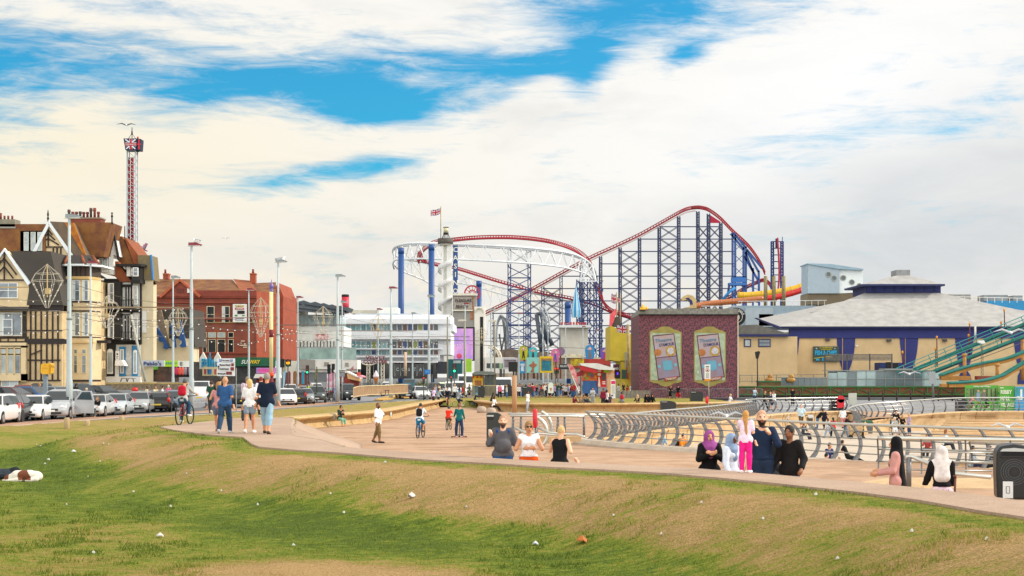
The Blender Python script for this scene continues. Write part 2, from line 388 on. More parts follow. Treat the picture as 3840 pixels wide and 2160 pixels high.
def blades():
 n=190000;r=RNG
 D=15.5*np.exp(r.random(n)*math.log(52/15.5));px=-1960+r.random(n)*3960;X=px*D/F;ok=keepg(X,D)&~inpoly(X,D,PLAT)
 X,D=X[ok],D[ok];n=len(X);dp=dpoly(X,D,PLAT)
 Z=hgrass(X,D);dr=dryness(X,D,Z);k=r.random(n)
 keep=k<(.85-.7*dr+.5*(vnoise(X,D,.42,21)*vnoise(X,D*.6,1.9,22)>.40));X,D,Z,dr,dp=X[keep],D[keep],Z[keep],dr[keep],dp[keep];n=len(X)
 cl=(vnoise(X,D,.42,21)*vnoise(X,D*.6,1.9,22)>.40);hh=(.016+.03*r.random(n)**2+.05*cl*r.random(n))*np.where(dp<.4,.8,1);a=r.random(n)*6.283;w=.006+.007*r.random(n)*D/30
 lean=.6*hh;b=r.random(n)*6.283
 v=np.empty((n,3,3));v[:,0]=np.stack([X-w*np.cos(a),D-w*np.sin(a),Z-.01],1);v[:,1]=np.stack([X+w*np.cos(a),D+w*np.sin(a),Z-.01],1)
 v[:,2]=np.stack([X+lean*np.cos(b),D+lean*np.sin(b),Z+hh],1)
 me=bpy.data.meshes.new('grass_blades');me.from_pydata(v.reshape(-1,3).tolist(),[],np.arange(3*n).reshape(-1,3).tolist())
 at=me.attributes.new('dry','FLOAT','POINT');at.data.foreach_set('value',np.repeat(np.clip(dr+.45*(r.random(n)-.35)-.45*cl,0,1.3),3).astype(np.float32))
 bm_=bpy.data.materials.new('blade');bm_.use_nodes=True;turf_nodes(bm_,True);me.materials.append(bm_)
 o=bpy.data.objects.new('grass_blades',me);COL.objects.link(o);tag(o,'short cropped grass blades standing on the bank and field','grass');o['kind']='stuff'
blades()
def paving(name,c1,c2,speck,dark,sc=1.0,stain=.35,rough=.8):
 m=bpy.data.materials.new(name);m.use_nodes=True;nt=m.node_tree;N=nt.nodes;L=nt.links;b=N['Principled BSDF'];b.inputs['Roughness'].default_value=rough
 b.inputs['Specular IOR Level'].default_value=.3
 tc=N.new('ShaderNodeTexCoord')
 def nz(s,d=6):
  t=N.new('ShaderNodeTexNoise');t.inputs['Scale'].default_value=s;t.inputs['Detail'].default_value=d;t.inputs['Roughness'].default_value=.65;L.new(tc.outputs['Object'],t.inputs['Vector']);return t.outputs['Fac']
 def ramp(f,p0,a,p1,bb):
  r=N.new('ShaderNodeValToRGB');r.color_ramp.elements[0].position=p0;r.color_ramp.elements[1].position=p1
  r.color_ramp.elements[0].color=(*a,1);r.color_ramp.elements[1].color=(*bb,1);L.new(f,r.inputs[0]);return r.outputs[0]
 def mul(a,bb,f):
  n=N.new('ShaderNodeMix');n.data_type='RGBA';n.blend_type='MULTIPLY';n.inputs[0].default_value=f;L.new(a,n.inputs[6]);L.new(bb,n.inputs[7]);return n.outputs[2]
 c=ramp(nz(.25*sc,8),.35,lin(c1),.65,lin(c2))
 c=mul(c,ramp(nz(speck,3),.35,(dark,dark,dark),.62,(1.15,1.13,1.1)),.8)
 c=mul(c,ramp(nz(.9*sc,7),.42,(.72,.7,.66),.56,(1,1,1)),stain)
 L.new(c,b.inputs['Base Color'])
 bp=N.new('ShaderNodeBump');bp.inputs['Strength'].default_value=.3;bp.inputs['Distance'].default_value=.01;L.new(nz(speck,3),bp.inputs['Height']);L.new(bp.outputs[0],b.inputs['Normal'])
 return m
m_path=paving('path_surface','ab927f','b89f8b',45,.62);m_plaza=paving('plaza_surface','b29074','bc9b80',40,.72,1,.75)
m_asph=paving('asphalt','5f6266','6d6f72',30,.7,1,.5);m_asph2=paving('light_asphalt','84868a','92949a',30,.75,1,.4)
m_red=paving('red_paving','a3806a','b08d76',20,.8);m_conc=paving('concrete','bfa078','c9ad85',20,.85,2,.45);m_conl=paving('pale_concrete','b9ab9a','c4b8a8',20,.85,2,.4)
m_coping=paving('coping_concrete','bba68a','c6b298',25,.85,2,.35);m_step=paving('step_concrete','c9a578','d2b48c',20,.9,2,.3)
def flat(name,pts,z,m,th=.0):
 b=MB()
 if th:b.pxy(pts,z-th,z)
 else:
  n=len(pts);a=sum(pts[i][0]*pts[(i+1)%n][1]-pts[(i+1)%n][0]*pts[i][1]for i in range(n))
  if a<0:pts=pts[::-1]
  b.add([(x,y,z)for x,y in pts],[tuple(range(n))])
 return struct(b.build(name,m))
flat('sea_bed',[(-1500,4),(1500,4),(1500,3500),(-1500,3500)],-4.5,m_plaza)
flat('road',ROADP,0.0,m_asph,.5)
pth=flat('path',PLAT,.95,m_path,.18)
cb=MB();q=[p for p in FAR[:-5]]
cb.pxy(q+[(x-.5,y-.55)for x,y in q[::-1]],-.6,.9);struct(cb.build('path_edge',m_coping))
B_=FAR[-6:];A_=[(g[0],g[1],z)for g,z in[((-3.7,36.4),-.06),(G(1354,1664,-.24),-.24),(G(1275,1638,.12),.12),(G(1200,1612,.36),.36),(G(1140,1590,.66),.66),((-9.3,59.5),.93)]]
rb=MB();nn=10
B3=[(x,y,.95)for x,y in B_]
vs=[]
for i in range(len(B3)):
 for j in range(nn+1):
  t=j/nn;a,b=Vector(B3[i]),Vector(A_[i]);p=a.lerp(b,t);p.z=a.z+(b.z-a.z)*float(sst(t)*.6+t*.4)+.004;vs.append(p)
 vs.append(Vector((vs[-1].x,vs[-1].y,-.7)))
k=nn+2;rb.add(vs,[(i*k+j,i*k+j+1,(i+1)*k+j+1,(i+1)*k+j)for i in range(len(B3)-1)for j in range(k-1)],True)
o=struct(rb.build('ramp',m_path))
def hpl(X,Y):return-.3+.27*sst((61-Y)/18)
LOWI=LOW
plz=struct(grid_mesh('plaza',np.arange(-13,40,.4),np.arange(6,162,.4),hpl,lambda X,Y:inpoly(X,Y,SEA)&~inpoly(X,Y,LOW)&~((X>19)&(Y>60)&(X>19+(118-Y)*.0)&(Y<110)&False),m_plaza))
flat('plaza_base',[(-14,111.5),(17,111.5),(17,168),(-14,168)],-.34,m_plaza,.1)
flat('forecourt',[(12,112),(18,106.5),(20.9,109.5),(27.2,116.4),(30,117),(31,105),(34,105),(62,105.3),(420,110),(420,199),(70,165.9),(26,165.9),(20,150)],-.26,m_asph2,.3)
flat('stair_landing',[(22.9,92.5),(24,96.5),(26,99.5),(28.5,101.8),(33,103.8),(33,106),(30.5,117),(27.2,115.3),(26,104)],-.45,m_conc,.9)
flat('low_promenade',[(2,67),(2,20),(420,20),(420,125),(15,125)],-1.3,m_conl)
jn=MB()
for y in range(62,110,6):
 for x in range(-10,24,2):
  q=np.array([[x,x+1.95],[y+x*.1,y+(x+1.95)*.1]])
  if inpoly(q[0],q[1],SEA).all()and not inpoly(q[0],q[1],LOW).any()and dpoly(q[0],q[1],SEA).min()>.9:jn.bar((x,y+x*.1,-.298),(x+1.95,y+(x+1.95)*.1,-.298),.014)
struct(jn.build('paving_joint',mat('9a846c',.9)))
kb=MB()
def strip(pix,w,z,th=.004,off=0):
 pts=[Vector((*G(a,b,z),0))for a,b in pix];L_,R_=[],[]
 for i,p in enumerate(pts):
  d=(pts[min(i+1,len(pts)-1)]-pts[max(i-1,0)]).normalized();nrm=Vector((-d.y,d.x,0));L_.append(p+nrm*w/2);R_.append(p-nrm*w/2)
 return[(p.x,p.y)for p in L_]+[(p.x,p.y)for p in R_[::-1]]
for k_,(pix,w,dz)in enumerate([([(-60,1617),(440,1573),(850,1549),(1300,1520),(1560,1501)],.12,.012),([(-60,1606),(440,1566),(850,1543),(1300,1515),(1580,1496)],.1,.008)]):
 kb.pxy(strip(pix,w,0),.001,dz)
struct(kb.build('road_line',mat('d9d9d4',.7,scale=8)))
rp=MB();rp.pxy(strip([(-80,1601),(200,1580),(440,1562),(720,1547),(1043,1527),(1270,1508)],2.6,0),-.05,.006);struct(rp.build('pavement',m_red))
fp=MB();fp.pxy(strip([(1240,1505),(1400,1492),(1560,1480),(1700,1474)],7,0),-.05,.009);struct(fp.build('footway',m_asph2))
m_seat=paving('seat_concrete','b89a6c','c6a878',14,.8,3,.6)
m_steel=mat('a9aba8',.32,.85,.1,6);m_steelp=mat('76777a',.45,.5,.1,5);m_rail=mat('c9cbc4',.3,.75,.05,5)
def smoothpts(pts,n=6):
 P_=[Vector(p)for p in pts];out=[]
 for i in range(len(P_)-1):
  p0,p1,p2,p3=P_[max(i-1,0)],P_[i],P_[i+1],P_[min(i+2,len(P_)-1)]
  for k in range(n):
   t=k/n;out.append(.5*((2*p1)+(p2-p0)*t+(2*p0-5*p1+4*p2-p3)*t*t+(3*p1-p0-3*p2+p3)*t*t*t))
 out.append(P_[-1]);return out
def frames(pts,side):
 out=[]
 for i,p in enumerate(pts):
  d=pts[min(i+1,len(pts)-1)]-pts[max(i-1,0)];d.z=0;d.normalize();out.append((p,d,Vector((-d.y,d.x,0))*side))
 return out
def profile_wall(name,pts,side,prof,m,label,cat,group=None,cols=None):
 "prof: list of (out, up); out is towards the viewer's side; a joint groove every few metres comes from the mesh"
 fr=frames(pts,side);b=MB();vs=[]
 n=len(prof)
 for p,d,nn in fr:vs+=[p+nn*o+Vector((0,0,u))for o,u in prof]
 b.add(vs,[(i*n+j,i*n+j+1,(i+1)*n+j+1,(i+1)*n+j)for i in range(len(fr)-1)for j in range(n-1)],False)
 b.add([],[])
 b.f+=[tuple(range(n)),tuple(range((len(fr)-1)*n+n-1,(len(fr)-1)*n-1,-1))];b.m+=[0,0];b.sm+=[False]*2
 o=b.build(name,m)
 return tag(o,label,cat,group)if label else o
seatprof=[(.05,-.1),(-.12,.12),(-.17,.3),(-.12,.42),(.1,.5),(.24,.56),(.3,.64),(.24,.71),(.05,.74),(-.5,.74),(-.55,.4)]
sp=smoothpts([(x,y,-.3)for x,y in WALLB],5)
profile_wall('seat_wall',sp,-1,seatprof,m_seat,'long tan concrete seat wall with rolled top between plaza and dry grass verge','wall')
sp2=smoothpts([(x,y,-.3)for x,y in W2],5)
profile_wall('seat_wall',sp2,-1,seatprof,m_seat,'far tan concrete seat wall curving behind the plaza below the kiosk','wall')
jb=MB()
for i in range(3,len(sp)-2,4):
 fr=frames(sp,-1)[i]
 jb.tube([fr[0]+fr[2]*(o+.006)+Vector((0,0,u))for o,u in seatprof[:6]],.012,4)
jt=jb.build('wall_joint',mat('6b5a42',.9));jt.parent=[o for o in COL.objects if o.name=='seat_wall'][0]
swp=[(.08,-1.2),(0,-.95),(-.05,-.6),(-.04,-.25),(.04,-.1),(.08,.0),(.02,.07),(-.6,.08),(-.7,-.6)]
def seawall(pts,ztop,label):
 sp=smoothpts([(x,y,z)for(x,y),z in zip(pts,ztop)],4)
 o=profile_wall('sea_wall',sp,-1,swp,m_conc,label,'wall');b=MB();acc=0
 fr=frames(sp,-1)
 for i in range(1,len(sp)):
  acc+=(sp[i]-sp[i-1]).length
  if acc>2.4:
   acc=0;p,d,nn=fr[i];b.tube([p+nn*(o_+.012)+Vector((0,0,u))for o_,u in swp[:7]],.018,4)
 j=b.build('wall_joint',mat('8a6d49',.9));j.parent=o;return sp
spA=seawall(WA,[-.3]*6,'tan concrete sea wall with rounded top below the long curved railing')
spB=seawall(WBL,[-.3]*4,'short tan concrete wall behind the strollers at the back of the lower promenade')
spC=smoothpts([(x,y,z)for(x,y),z in zip(WC,[-.75,-.66,-.5,-.3,-.06,-.03,-.03])],4)
ccv=[(.55,-1.35),(.3,-1.1),(.1,-.8),(0,-.5),(.02,-.25),(.12,-.08),(.16,0),(.1,.06),(-.7,.06),(-.7,-1)]
oC=profile_wall('sea_wall',spC,-1,ccv,m_conc,'tall hollow-faced tan concrete wall under the right-hand railing','wall')
b=MB();fr=frames(spC,-1)
for i in range(2,len(spC)-1,2):
 p,d,nn=fr[i];b.tube([p+nn*(o_+.015)+Vector((0,0,u))for o_,u in ccv[:7]],.022,4)
j=b.build('wall_joint',mat('8a6d49',.9));j.parent=oC
lip=smoothpts([(x,y,-.06)for x,y in FRAIL],5)
profile_wall('lip',lip,1,[(1.6,-.25),(1.2,-.17),(.8,-.1),(.35,.0),(.0,.03),(-.3,.0),(-.45,-.15),(-.5,-1.3),(-.2,-1.3)],m_conl,None,None)['kind']='structure'
bpy.data.objects['lip'].name='promenade_edge'
def railing(name,pts,h,step,nrail,label,lean,side,wpost=.12,thick=.022,rtop=.05,group=None,zlow=.12,back=False,ends=0):
 "posts curve like a bow; lean = sideways offset of the post top"
 sp=smoothpts(pts,6);fr=frames(sp,side)
 L_=[0]
 for i in range(1,len(sp)):L_.append(L_[-1]+(sp[i]-sp[i-1]).length)
 def at(s):
  s=min(max(s,0),L_[-1]-1e-6)
  for i in range(1,len(sp)):
   if L_[i]>=s:
    t=(s-L_[i-1])/(L_[i]-L_[i-1]);return fr[i-1][0].lerp(fr[i][0],t),fr[i-1][1].lerp(fr[i][1],t).normalized(),fr[i-1][2].lerp(fr[i][2],t).normalized()
 root=thing(name,label,'railing',sp[0],group)
 def bow(u):return lean*(1-u)*0+lean*(4*u*(1-u))*-.75+lean*.25*u
 rails=MB()
 rails.tube([p+nn*bow(1)+Vector((0,0,h))for p,d,nn in fr],rtop,8);rails.build('handrail',m_rail,root)
 for k in range(nrail):
  u=zlow+(1-zlow)*(k+.35)/(nrail+.3);b=MB()
  b.tube([p+nn*(bow(u)+.0)+Vector((0,0,h*u))for p,d,nn in fr],thick,6);b.build('rail',m_steel,root)
 n=max(1,int(L_[-1]/step));
 for k in range(n+1):
  p,d,nn=at(k*L_[-1]/n);b=MB();q=[]
  m_=9
  for i in range(m_+1):
   u=i/m_;c=p+nn*bow(u)+Vector((0,0,h*u-.02));wd=wpost*(1.5 if u<.15 else 1-.35*abs(u-.4));t_=(nn*.8+Vector((0,0,-.25 if u>.5 else .25))).normalized()
   q.append((c-nn*wd/2-d*.02,c+nn*wd/2-d*.02,c+nn*wd/2+d*.02,c-nn*wd/2+d*.02))
  vs=[v for r_ in q for v in r_]
  b.add(vs,[(i*4+j,i*4+(j+1)%4,(i+1)*4+(j+1)%4,(i+1)*4+j)for i in range(m_)for j in range(4)]+[(3,2,1,0),(m_*4,m_*4+1,m_*4+2,m_*4+3)])
  b.build('post',m_steelp,root)
 return root
railing('curved_railing',[(x,y,-.05)for x,y in FRAIL[1:]],1.17,.95,4,'front steel railing with bowed posts sweeping right from the two arches to the black bin',.5,-1,.15)
railing('curved_railing',[(G(3300,1800,-.3)[0]-.4,39.2,-.32),(12.5,38.4,-.32),(14.4,37.6,-.32)],1.28,1.0,3,'short near railing with bowed posts right of the woman in the pink jacket',.5,-1,.16,rtop=.06)
railing('curved_railing',[(13.4,41.6,-.3),(15.2,40.6,-.3)],1.05,1.2,4,'stub of railing just left of the black litter bin',.5,-1,.14)
railing('curved_railing',[(3.9,65.6,-.25),(8.2,77.4,-.25),(11.4,85.4,-.25),(14.4,93.4,-.22),(17.2,101.5,-.2)],.98,.8,3,'dense steel railing on the rounded sea wall in front of the pink poster building',.45,1,.13)
railing('curved_railing',[(17.6,106.5,-.2),(19.3,110.2,-.2),(22.2,113.4,-.2),(25.2,115.6,-.2),(27.4,117.2,-.2)],1.02,.95,3,'railing on the low wall behind the strollers ending near the gull pair',-.45,-1,.12)
railing('curved_railing',[(22.1,91.2,-.6),(22.6,95,-.57),(24.6,99.5,-.4),(28,102.7,-.25),(32.6,104.4,-.02),(37.4,105,0),(48,105,0)],1.0,.95,3,'right-hand railing curving up above the hollow-faced wall',-.4,-1,.12)
b=MB();b.lathe((XW(3212,96),96.2,-1.4),[(1.15,0),(1.0,.35),(.85,.7),(.6,.85),(.02,.9)],20,True,.7,1.4);tag(b.build('wall_end',m_conc),'rounded tan concrete wall end beside the grey bin with green lid','wall')
rt=thing('cable_railing','straight cable railing round the stairs behind the man in the grey shirt','railing',(0,57,-.2))
def zr(px,py,D):return P(px,py,D)
b=MB();b.tube([zr(1905,1551,62),zr(2275,1556,62)],.05,8);b.tube([zr(1912,1558.5,57),zr(2190,1561,57)],.05,8);b.build('handrail',m_rail,rt)
b=MB()
for i in range(5):b.tube([zr(1912,1574+i*12,57),zr(2190,1575+i*12,57)],.012,5)
b.build('rail',m_steel,rt)
for x in(1925,1955,2015,2093,2118,2190):
 b=MB();b.tube([zr(x,1560,57.1),zr(x+(-4 if x<2100 else 0),1638,57.1)],.05,6);b.build('post',m_steelp,rt)
b=MB();b.tube([zr(1930,1604,55),zr(1968,1622,54),zr(2060,1629,54),zr(2100,1633,54)],.045,8)
b.tube([zr(2015,1603,55),zr(2060,1622,54),zr(2120,1628,54),zr(2162,1629,54),zr(2192,1638,53.5)],.045,8);b.build('handrail',m_rail,rt)
for nm,lab,c,r_,D in(('arch_rail','left of two tall quarter-circle steel arches beside the red lifebuoy case',(2012,1660),40,56),('arch_rail','right of two tall quarter-circle steel arches beside the red lifebuoy case',(2030,1660),40,58)):
 k=0 if 'left'in lab else 1
 pts=[(2012,1562),(2032,1577),(2047,1600),(2052,1625),(2048,1650),(2036,1667)]if k==0 else[(2030,1543),(2050,1558),(2065,1585),(2069,1615),(2064,1640),(2053,1660)]
 b=MB();b.tube(smoothpts([P(a,c_,D)for a,c_ in pts],5),.075,10)
 tag(b.build(nm,m_rail),lab,'railing','steel arches by the lifebuoy')
b=MB();b.r(1925,1637,2180,1656,56,.35);tag(b.build('kerb_wall',m_conc),'low tan concrete upstand at the foot of the cable railing','wall')
rt=thing('stair_handrail','white sloping stair handrail beside the woman with the walking stick','handrail',(9.2,33,-.3))
b=MB();b.tube([P(3395,1713,33),P(3422,1713,33),P(3500,1745,32.5),P(3570,1775,32),P(3715,1790,31.5)],.05,8);b.build('handrail',m_rail,rt)
b=MB();b.tube([P(3408,1716,33),P(3408,1825,33)],.06,8);b.build('post',m_steelp,rt)
b=MB()
for z in(1694,1730,1762):b.tube([P(3395,z,33.4),P(3720,z+4,33.4)],.018,6)
b.build('rail',m_steel,rt)
b=MB();b.pxy([(7.4,34),(12.6,34),(14,37.5),(9.9,37.5)],-1.3,-.02);tag(b.build('stair_wall',m_conc),'tan concrete stair wall behind the woman in the white headscarf','wall')
for i in range(7):
 b=MB();z=-1.18+i*.13;y0=90-i*0.0+i*1.15
 b.pxy([(25.2+i*1.0,y0),(26.8+i*.5,y0+.9),(75,y0+2.2),(75,y0+1.0-1.2)],-1.3,z)
 struct(b.build('step',m_step))
for i in range(9):
 b=MB();b.pxy([(3+i*.85,66-i*1.2),(3.4+i*.85,65.8-i*1.2),(60,80+i*2.2-20),(60,79+i*2.2-20)],-1.4,-1.24+0*i)
 struct(b.build('step',m_step))
def sdf_grid(prims,res,k,cut=None):
 lo=np.full(3,9.);hi=np.full(3,-9.)
 for p in prims:
  if p[0]=='c':
   for q,r in((p[1],p[3]),(p[2],p[4])):lo=np.minimum(lo,np.array(q)-r);hi=np.maximum(hi,np.array(q)+r)
  else:r=max(p[2]);lo=np.minimum(lo,np.array(p[1])-r);hi=np.maximum(hi,np.array(p[1])+r)
 lo-=res*2.5;hi+=res*2.5;n=np.ceil((hi-lo)/res).astype(int)+1
 ax=[lo[i]+res*np.arange(n[i])for i in range(3)];G_=np.stack(np.meshgrid(*ax,indexing='ij'),-1)
 f=np.full(G_.shape[:3],9.0)
 for p in prims:
  if p[0]=='c':
   a,b,ra,rb=np.array(p[1]),np.array(p[2]),p[3],p[4];fl=p[5]if len(p)>5 else 1.0
   l0=np.minimum(a-ra,b-rb)-3*k-2*res;h0=np.maximum(a+ra,b+rb)+3*k+2*res
   i0=np.clip(((l0-lo)/res).astype(int),0,n-1);i1=np.clip(((h0-lo)/res).astype(int)+2,1,n)
   sl=tuple(slice(i0[i],i1[i])for i in range(3));X=G_[sl]
   ba=b-a;t=np.clip(((X-a)@ba)/max(ba@ba,1e-9),0,1);q=X-a-t[...,None]*ba
   if fl!=1.0:q=q*np.array([1,1/fl,1])
   d=np.sqrt((q*q).sum(-1))-(ra+(rb-ra)*t)
  else:
   c,rr=np.array(p[1]),np.array(p[2]);m_=max(p[2])
   i0=np.clip(((c-m_-3*k-2*res-lo)/res).astype(int),0,n-1);i1=np.clip(((c+m_+3*k+2*res-lo)/res).astype(int)+2,1,n)
   sl=tuple(slice(i0[i],i1[i])for i in range(3));q=G_[sl]-c
   if len(p)>3:q=q@np.array(p[3])
   e=q/rr;nn=np.sqrt((e*e).sum(-1))+1e-9;n2=np.sqrt(((e/rr)**2).sum(-1))+1e-9;d=nn*(nn-1)/n2
  g=f[sl];h=np.clip(k-np.abs(g-d),0,None)/k;f[sl]=np.minimum(g,d)-h*h*k*.25
 if cut is not None:f=cut(f,G_[...,0],G_[...,1],G_[...,2])
 return f,lo
def surf(f,lo,res):
 s=f<0;n=np.array(f.shape);C=[s[i:n[0]-1+i,j:n[1]-1+j,k:n[2]-1+k]for i in(0,1)for j in(0,1)for k in(0,1)]
 cnt=sum(c.astype(np.int8)for c in C);act=(cnt>0)&(cnt<8);idx=np.full(act.shape,-1);ii=np.argwhere(act);idx[act]=np.arange(len(ii))
 acc=np.zeros((len(ii),3));w=np.zeros(len(ii));base=ii
 for ax in range(3):
  o=[a for a in range(3)if a!=ax]
  for u in(0,1):
   for v in(0,1):
    p=base.copy();p[:,o[0]]+=u;p[:,o[1]]+=v;q=p.copy();q[:,ax]+=1
    fa=f[p[:,0],p[:,1],p[:,2]];fb=f[q[:,0],q[:,1],q[:,2]];c=(fa<0)!=(fb<0)
    t=np.where(c,fa/np.where(c,fa-fb,1),0);pt=(p-base).astype(float);pt[:,ax]+=t;acc+=pt*c[:,None];w+=c
 V=(base+acc/np.maximum(w,1)[:,None])*res+lo;Fs=[]
 for ax in range(3):
  o=[(ax+1)%3,(ax+2)%3];sl0=[slice(1,-1)]*3;sl0[ax]=slice(0,-1);sl1=list(sl0);sl1[ax]=slice(1,None)
  a,b=s[tuple(sl0)],s[tuple(sl1)];e=np.argwhere(a!=b)
  if len(e)==0:continue
  off=np.array([1,1,1]);off[ax]=0;e=e+off;ins=s[e[:,0],e[:,1],e[:,2]]
  def cell(du,dv):
   c=e.copy();c[:,o[0]]+=du;c[:,o[1]]+=dv;return idx[c[:,0],c[:,1],c[:,2]]
  q=np.stack([cell(-1,-1),cell(0,-1),cell(0,0),cell(-1,0)],1);q=np.where(ins[:,None],q,q[:,::-1]);Fs.append(q[(q>=0).all(1)])
 return V,(np.concatenate(Fs)if Fs else np.zeros((0,4),int))
def sdf_mesh(name,prims,res,k=.02,cut=None,paint=None):
 f,lo=sdf_grid(prims,res,k,cut);V,Q=surf(f,lo,res);me=bpy.data.meshes.new(name)
 me.from_pydata(V.tolist(),[],Q.tolist());me.polygons.foreach_set('use_smooth',[True]*len(Q))
 nm=1
 if paint is not None and len(Q):
  c=V[Q].mean(1);mi=paint(c).astype(int);me.polygons.foreach_set('material_index',mi);nm=4
 for _ in range(nm):me.materials.append(None)
 me.update();return me
def rx(v,a):
 c,s=math.cos(a),math.sin(a);return np.array([v[0],v[1]*c-v[2]*s,v[1]*s+v[2]*c])
def pose_joints(p):
 "p: angles in degrees; unit height; forward is -y (towards the viewer at heading 0)"
 g=lambda k,d=0:R(p.get(k,d));J={}
 ln=g('lean');sit=p.get('sit',0)
 tl,sl=(.245,.23)
 hips={}
 for s,n in((-1,'L'),(1,'R')):
  a=g('hip'+n);kf=g('knee'+n,4);hx=.048*s;th=np.array([math.sin(g('spl'+n,2))*s,-math.sin(a),-math.cos(a)]);th/=np.linalg.norm(th)
  sh=np.array([0,-math.sin(a-kf),-math.cos(a-kf)]);kn=th*tl;an=kn+sh*sl
  hips[n]=(hx,kn,an,a-kf)
 drop=min(h[2][2]for h in hips.values())-.04
 hz=-drop if not sit else sit
 for s,n in((-1,'L'),(1,'R')):
  hx,kn,an,sa=hips[n];o=np.array([hx,0,hz]);J['hip'+n]=o;J['kn'+n]=o+kn;J['an'+n]=o+an
  ft=g('foot'+n,0)+max(0,-sa*.9 if sa<0 else 0);J['toe'+n]=J['an'+n]+np.array([.012*s,-.115*math.cos(ft),-.022-.1*math.sin(ft)*(1 if not sit else .3)])
 pv=np.array([0,0,hz]);up=rx(np.array([0,0,1.]),ln);J['pv']=pv;J['wa']=pv+up*.1;J['ch']=pv+up*.215;J['nk']=pv+up*.315
 hd=rx(up,g('nod',0));J['hd']=J['nk']+hd*.092+np.array([p.get('hx',0),-.012,0]);J['up']=up;J['hup']=hd
 for s,n in((-1,'L'),(1,'R')):
  sh=pv+up*.29+np.array([.091*s,0,0]);J['sh'+n]=sh;a=g('arm'+n);ab=g('ab'+n,8);el=g('el'+n,12);tw=g('tw'+n,0)
  d=np.array([math.sin(ab)*s,-math.sin(a)*math.cos(ab),-math.cos(a)*math.cos(ab)]);J['el'+n]=sh+d*.165
  d2=np.array([math.sin(ab)*s*math.cos(el)-math.sin(tw)*s*math.sin(el),-math.sin(a+el)*math.cos(ab)*max(.2,math.cos(tw)),-math.cos(a+el)*math.cos(ab)]);d2/=np.linalg.norm(d2)
  J['wr'+n]=J['el'+n]+d2*.142;J['hd'+n]=J['wr'+n]+d2*.055;J['fd'+n]=d2
 return J
def torso(J,o=0,w=1.0,belly=0,fem=0):
 up=J['up'];f=.72
 bw=.062*w+o
 P_=[('c',J['shL']*.62+J['ch']*.38,J['shR']*.62+J['ch']*.38,.046*w+o,.046*w+o,f+.1),('c',J['ch'],J['wa'],.070*w+o,.062*w*(1-.1*fem)+o,f),('c',J['ch']+np.array([-.035,0,0])*w,J['wa']+np.array([-.03,0,0])*w*(1-.35*fem),.055*w+o,.05*w+o,f),('c',J['ch']+np.array([.035,0,0])*w,J['wa']+np.array([.03,0,0])*w*(1-.35*fem),.055*w+o,.05*w+o,f),('c',J['hipL']+up*.02,J['hipR']+up*.02,.062*w+o,.062*w+o,.85),('c',J['wa'],J['pv'],bw,.066*w+o,.8)]
 if belly:P_.append(('e',J['wa']+up*.02+np.array([0,-.03-.02*belly,0]),(.08*w+o,.05+.014*belly+o,.08+o)))
 if fem:P_+=[('e',J['ch']+up*.0+np.array([s*.032,-.040,.004]),(.028+o,.026+o,.030+o))for s in(-1,1)]
 return P_
def arms(J,o=0,w=1.0,t=1.0,only=('L','R')):
 P_=[]
 for n in only:
  s,e,r=J['sh'+n],J['el'+n],J['wr'+n]
  if t<=1:P_.append(('c',s,s+(e-s)*t,.031*w+o,.027*w+o))
  else:P_+=[('c',s,e,.030*w+o,.022*w+o),('c',e,e+(r-e)*(t-1),.021*w+o,.0155*w+o)]
 return P_
def legs(J,o=0,w=1.0,t=2.0,flare=0):
 P_=[]
 for n in 'LR':
  h,k,a=J['hip'+n],J['kn'+n],J['an'+n]
  if t<=1:P_.append(('c',h,h+(k-h)*t,.052*w+o,.042*w+o+flare))
  else:P_+=[('c',h,k,.051*w+o,.034*w+o),('c',k,k+(a-k)*(t-1),.036*w+o,.022*w+o+flare),('c',k+(a-k)*.12+np.array([0,.008,0]),k+(a-k)*.5,.034*w+o,.026*w+o)]
 return P_
def head_prims(J,near):
 c=J['hd'];u=J['hup'];P_=[('e',c,(.0405,.050,.059)),('e',c+np.array([0,-.012,-.030]),(.033,.036,.034)),('c',J['nk']-u*.03,c-u*.02+np.array([0,.012,0]),.032,.029)]
 if near:
  P_+=[('c',c+np.array([0,-.05,.004]),c+np.array([0,-.064,-.012]),.006,.009),('e',c+np.array([.044,.002,-.004]),(.008,.012,.018)),('e',c+np.array([-.044,.002,-.004]),(.008,.012,.018)),('e',c+np.array([0,-.047,-.036]),(.014,.009,.006))]
 return P_
def hand_prims(J,near,curl=.5):
 P_=[]
 for s,n in((-1,'L'),(1,'R')):
  w,d=J['wr'+n],J['fd'+n];side=np.cross(d,np.array([s*1.0,0,0]));side/=np.linalg.norm(side)+1e-9;nrm=np.cross(d,side)*-s
  pm=w+d*.045;P_.append(('c',w,pm,.017,.021))
  if near:
   for i,(o,l)in enumerate(((-.018,.036),(-.006,.044),(.006,.041),(.017,.031))):
    b0=pm+side*o+d*.012;m_=b0+(d*math.cos(curl)-nrm*math.sin(curl)*.6)*l*.55;e=m_+(d*math.cos(curl*2)-nrm*math.sin(curl*2)*.8)*l*.5;P_+=[('c',b0,m_,.0062,.0056),('c',m_,e,.0055,.0047)]
   P_.append(('c',w+d*.018+side*-.016,w+d*.045+side*-.038,.0075,.0058))
  else:P_.append(('c',pm,pm+d*.035,.019,.012))
 return P_
PMC={}
def pmesh(kind,key,fn):
 if(kind,key)not in PMC:PMC[(kind,key)]=fn()
 return PMC[(kind,key)]
SK={'a':'d9a583','b':'c98f6b','c':'8a5a3c','d':'5e3b28','e':'e3b090'}
def put(me,name,parent,mats,H,label=None):
 o=bpy.data.objects.new(name,me);COL.objects.link(o);o.parent=parent;o.scale=(H,H,H)
 for i,m in enumerate(mats):
  if i<len(o.material_slots):o.material_slots[i].link='OBJECT';o.material_slots[i].material=m
 if label:o['label']=label
 return o
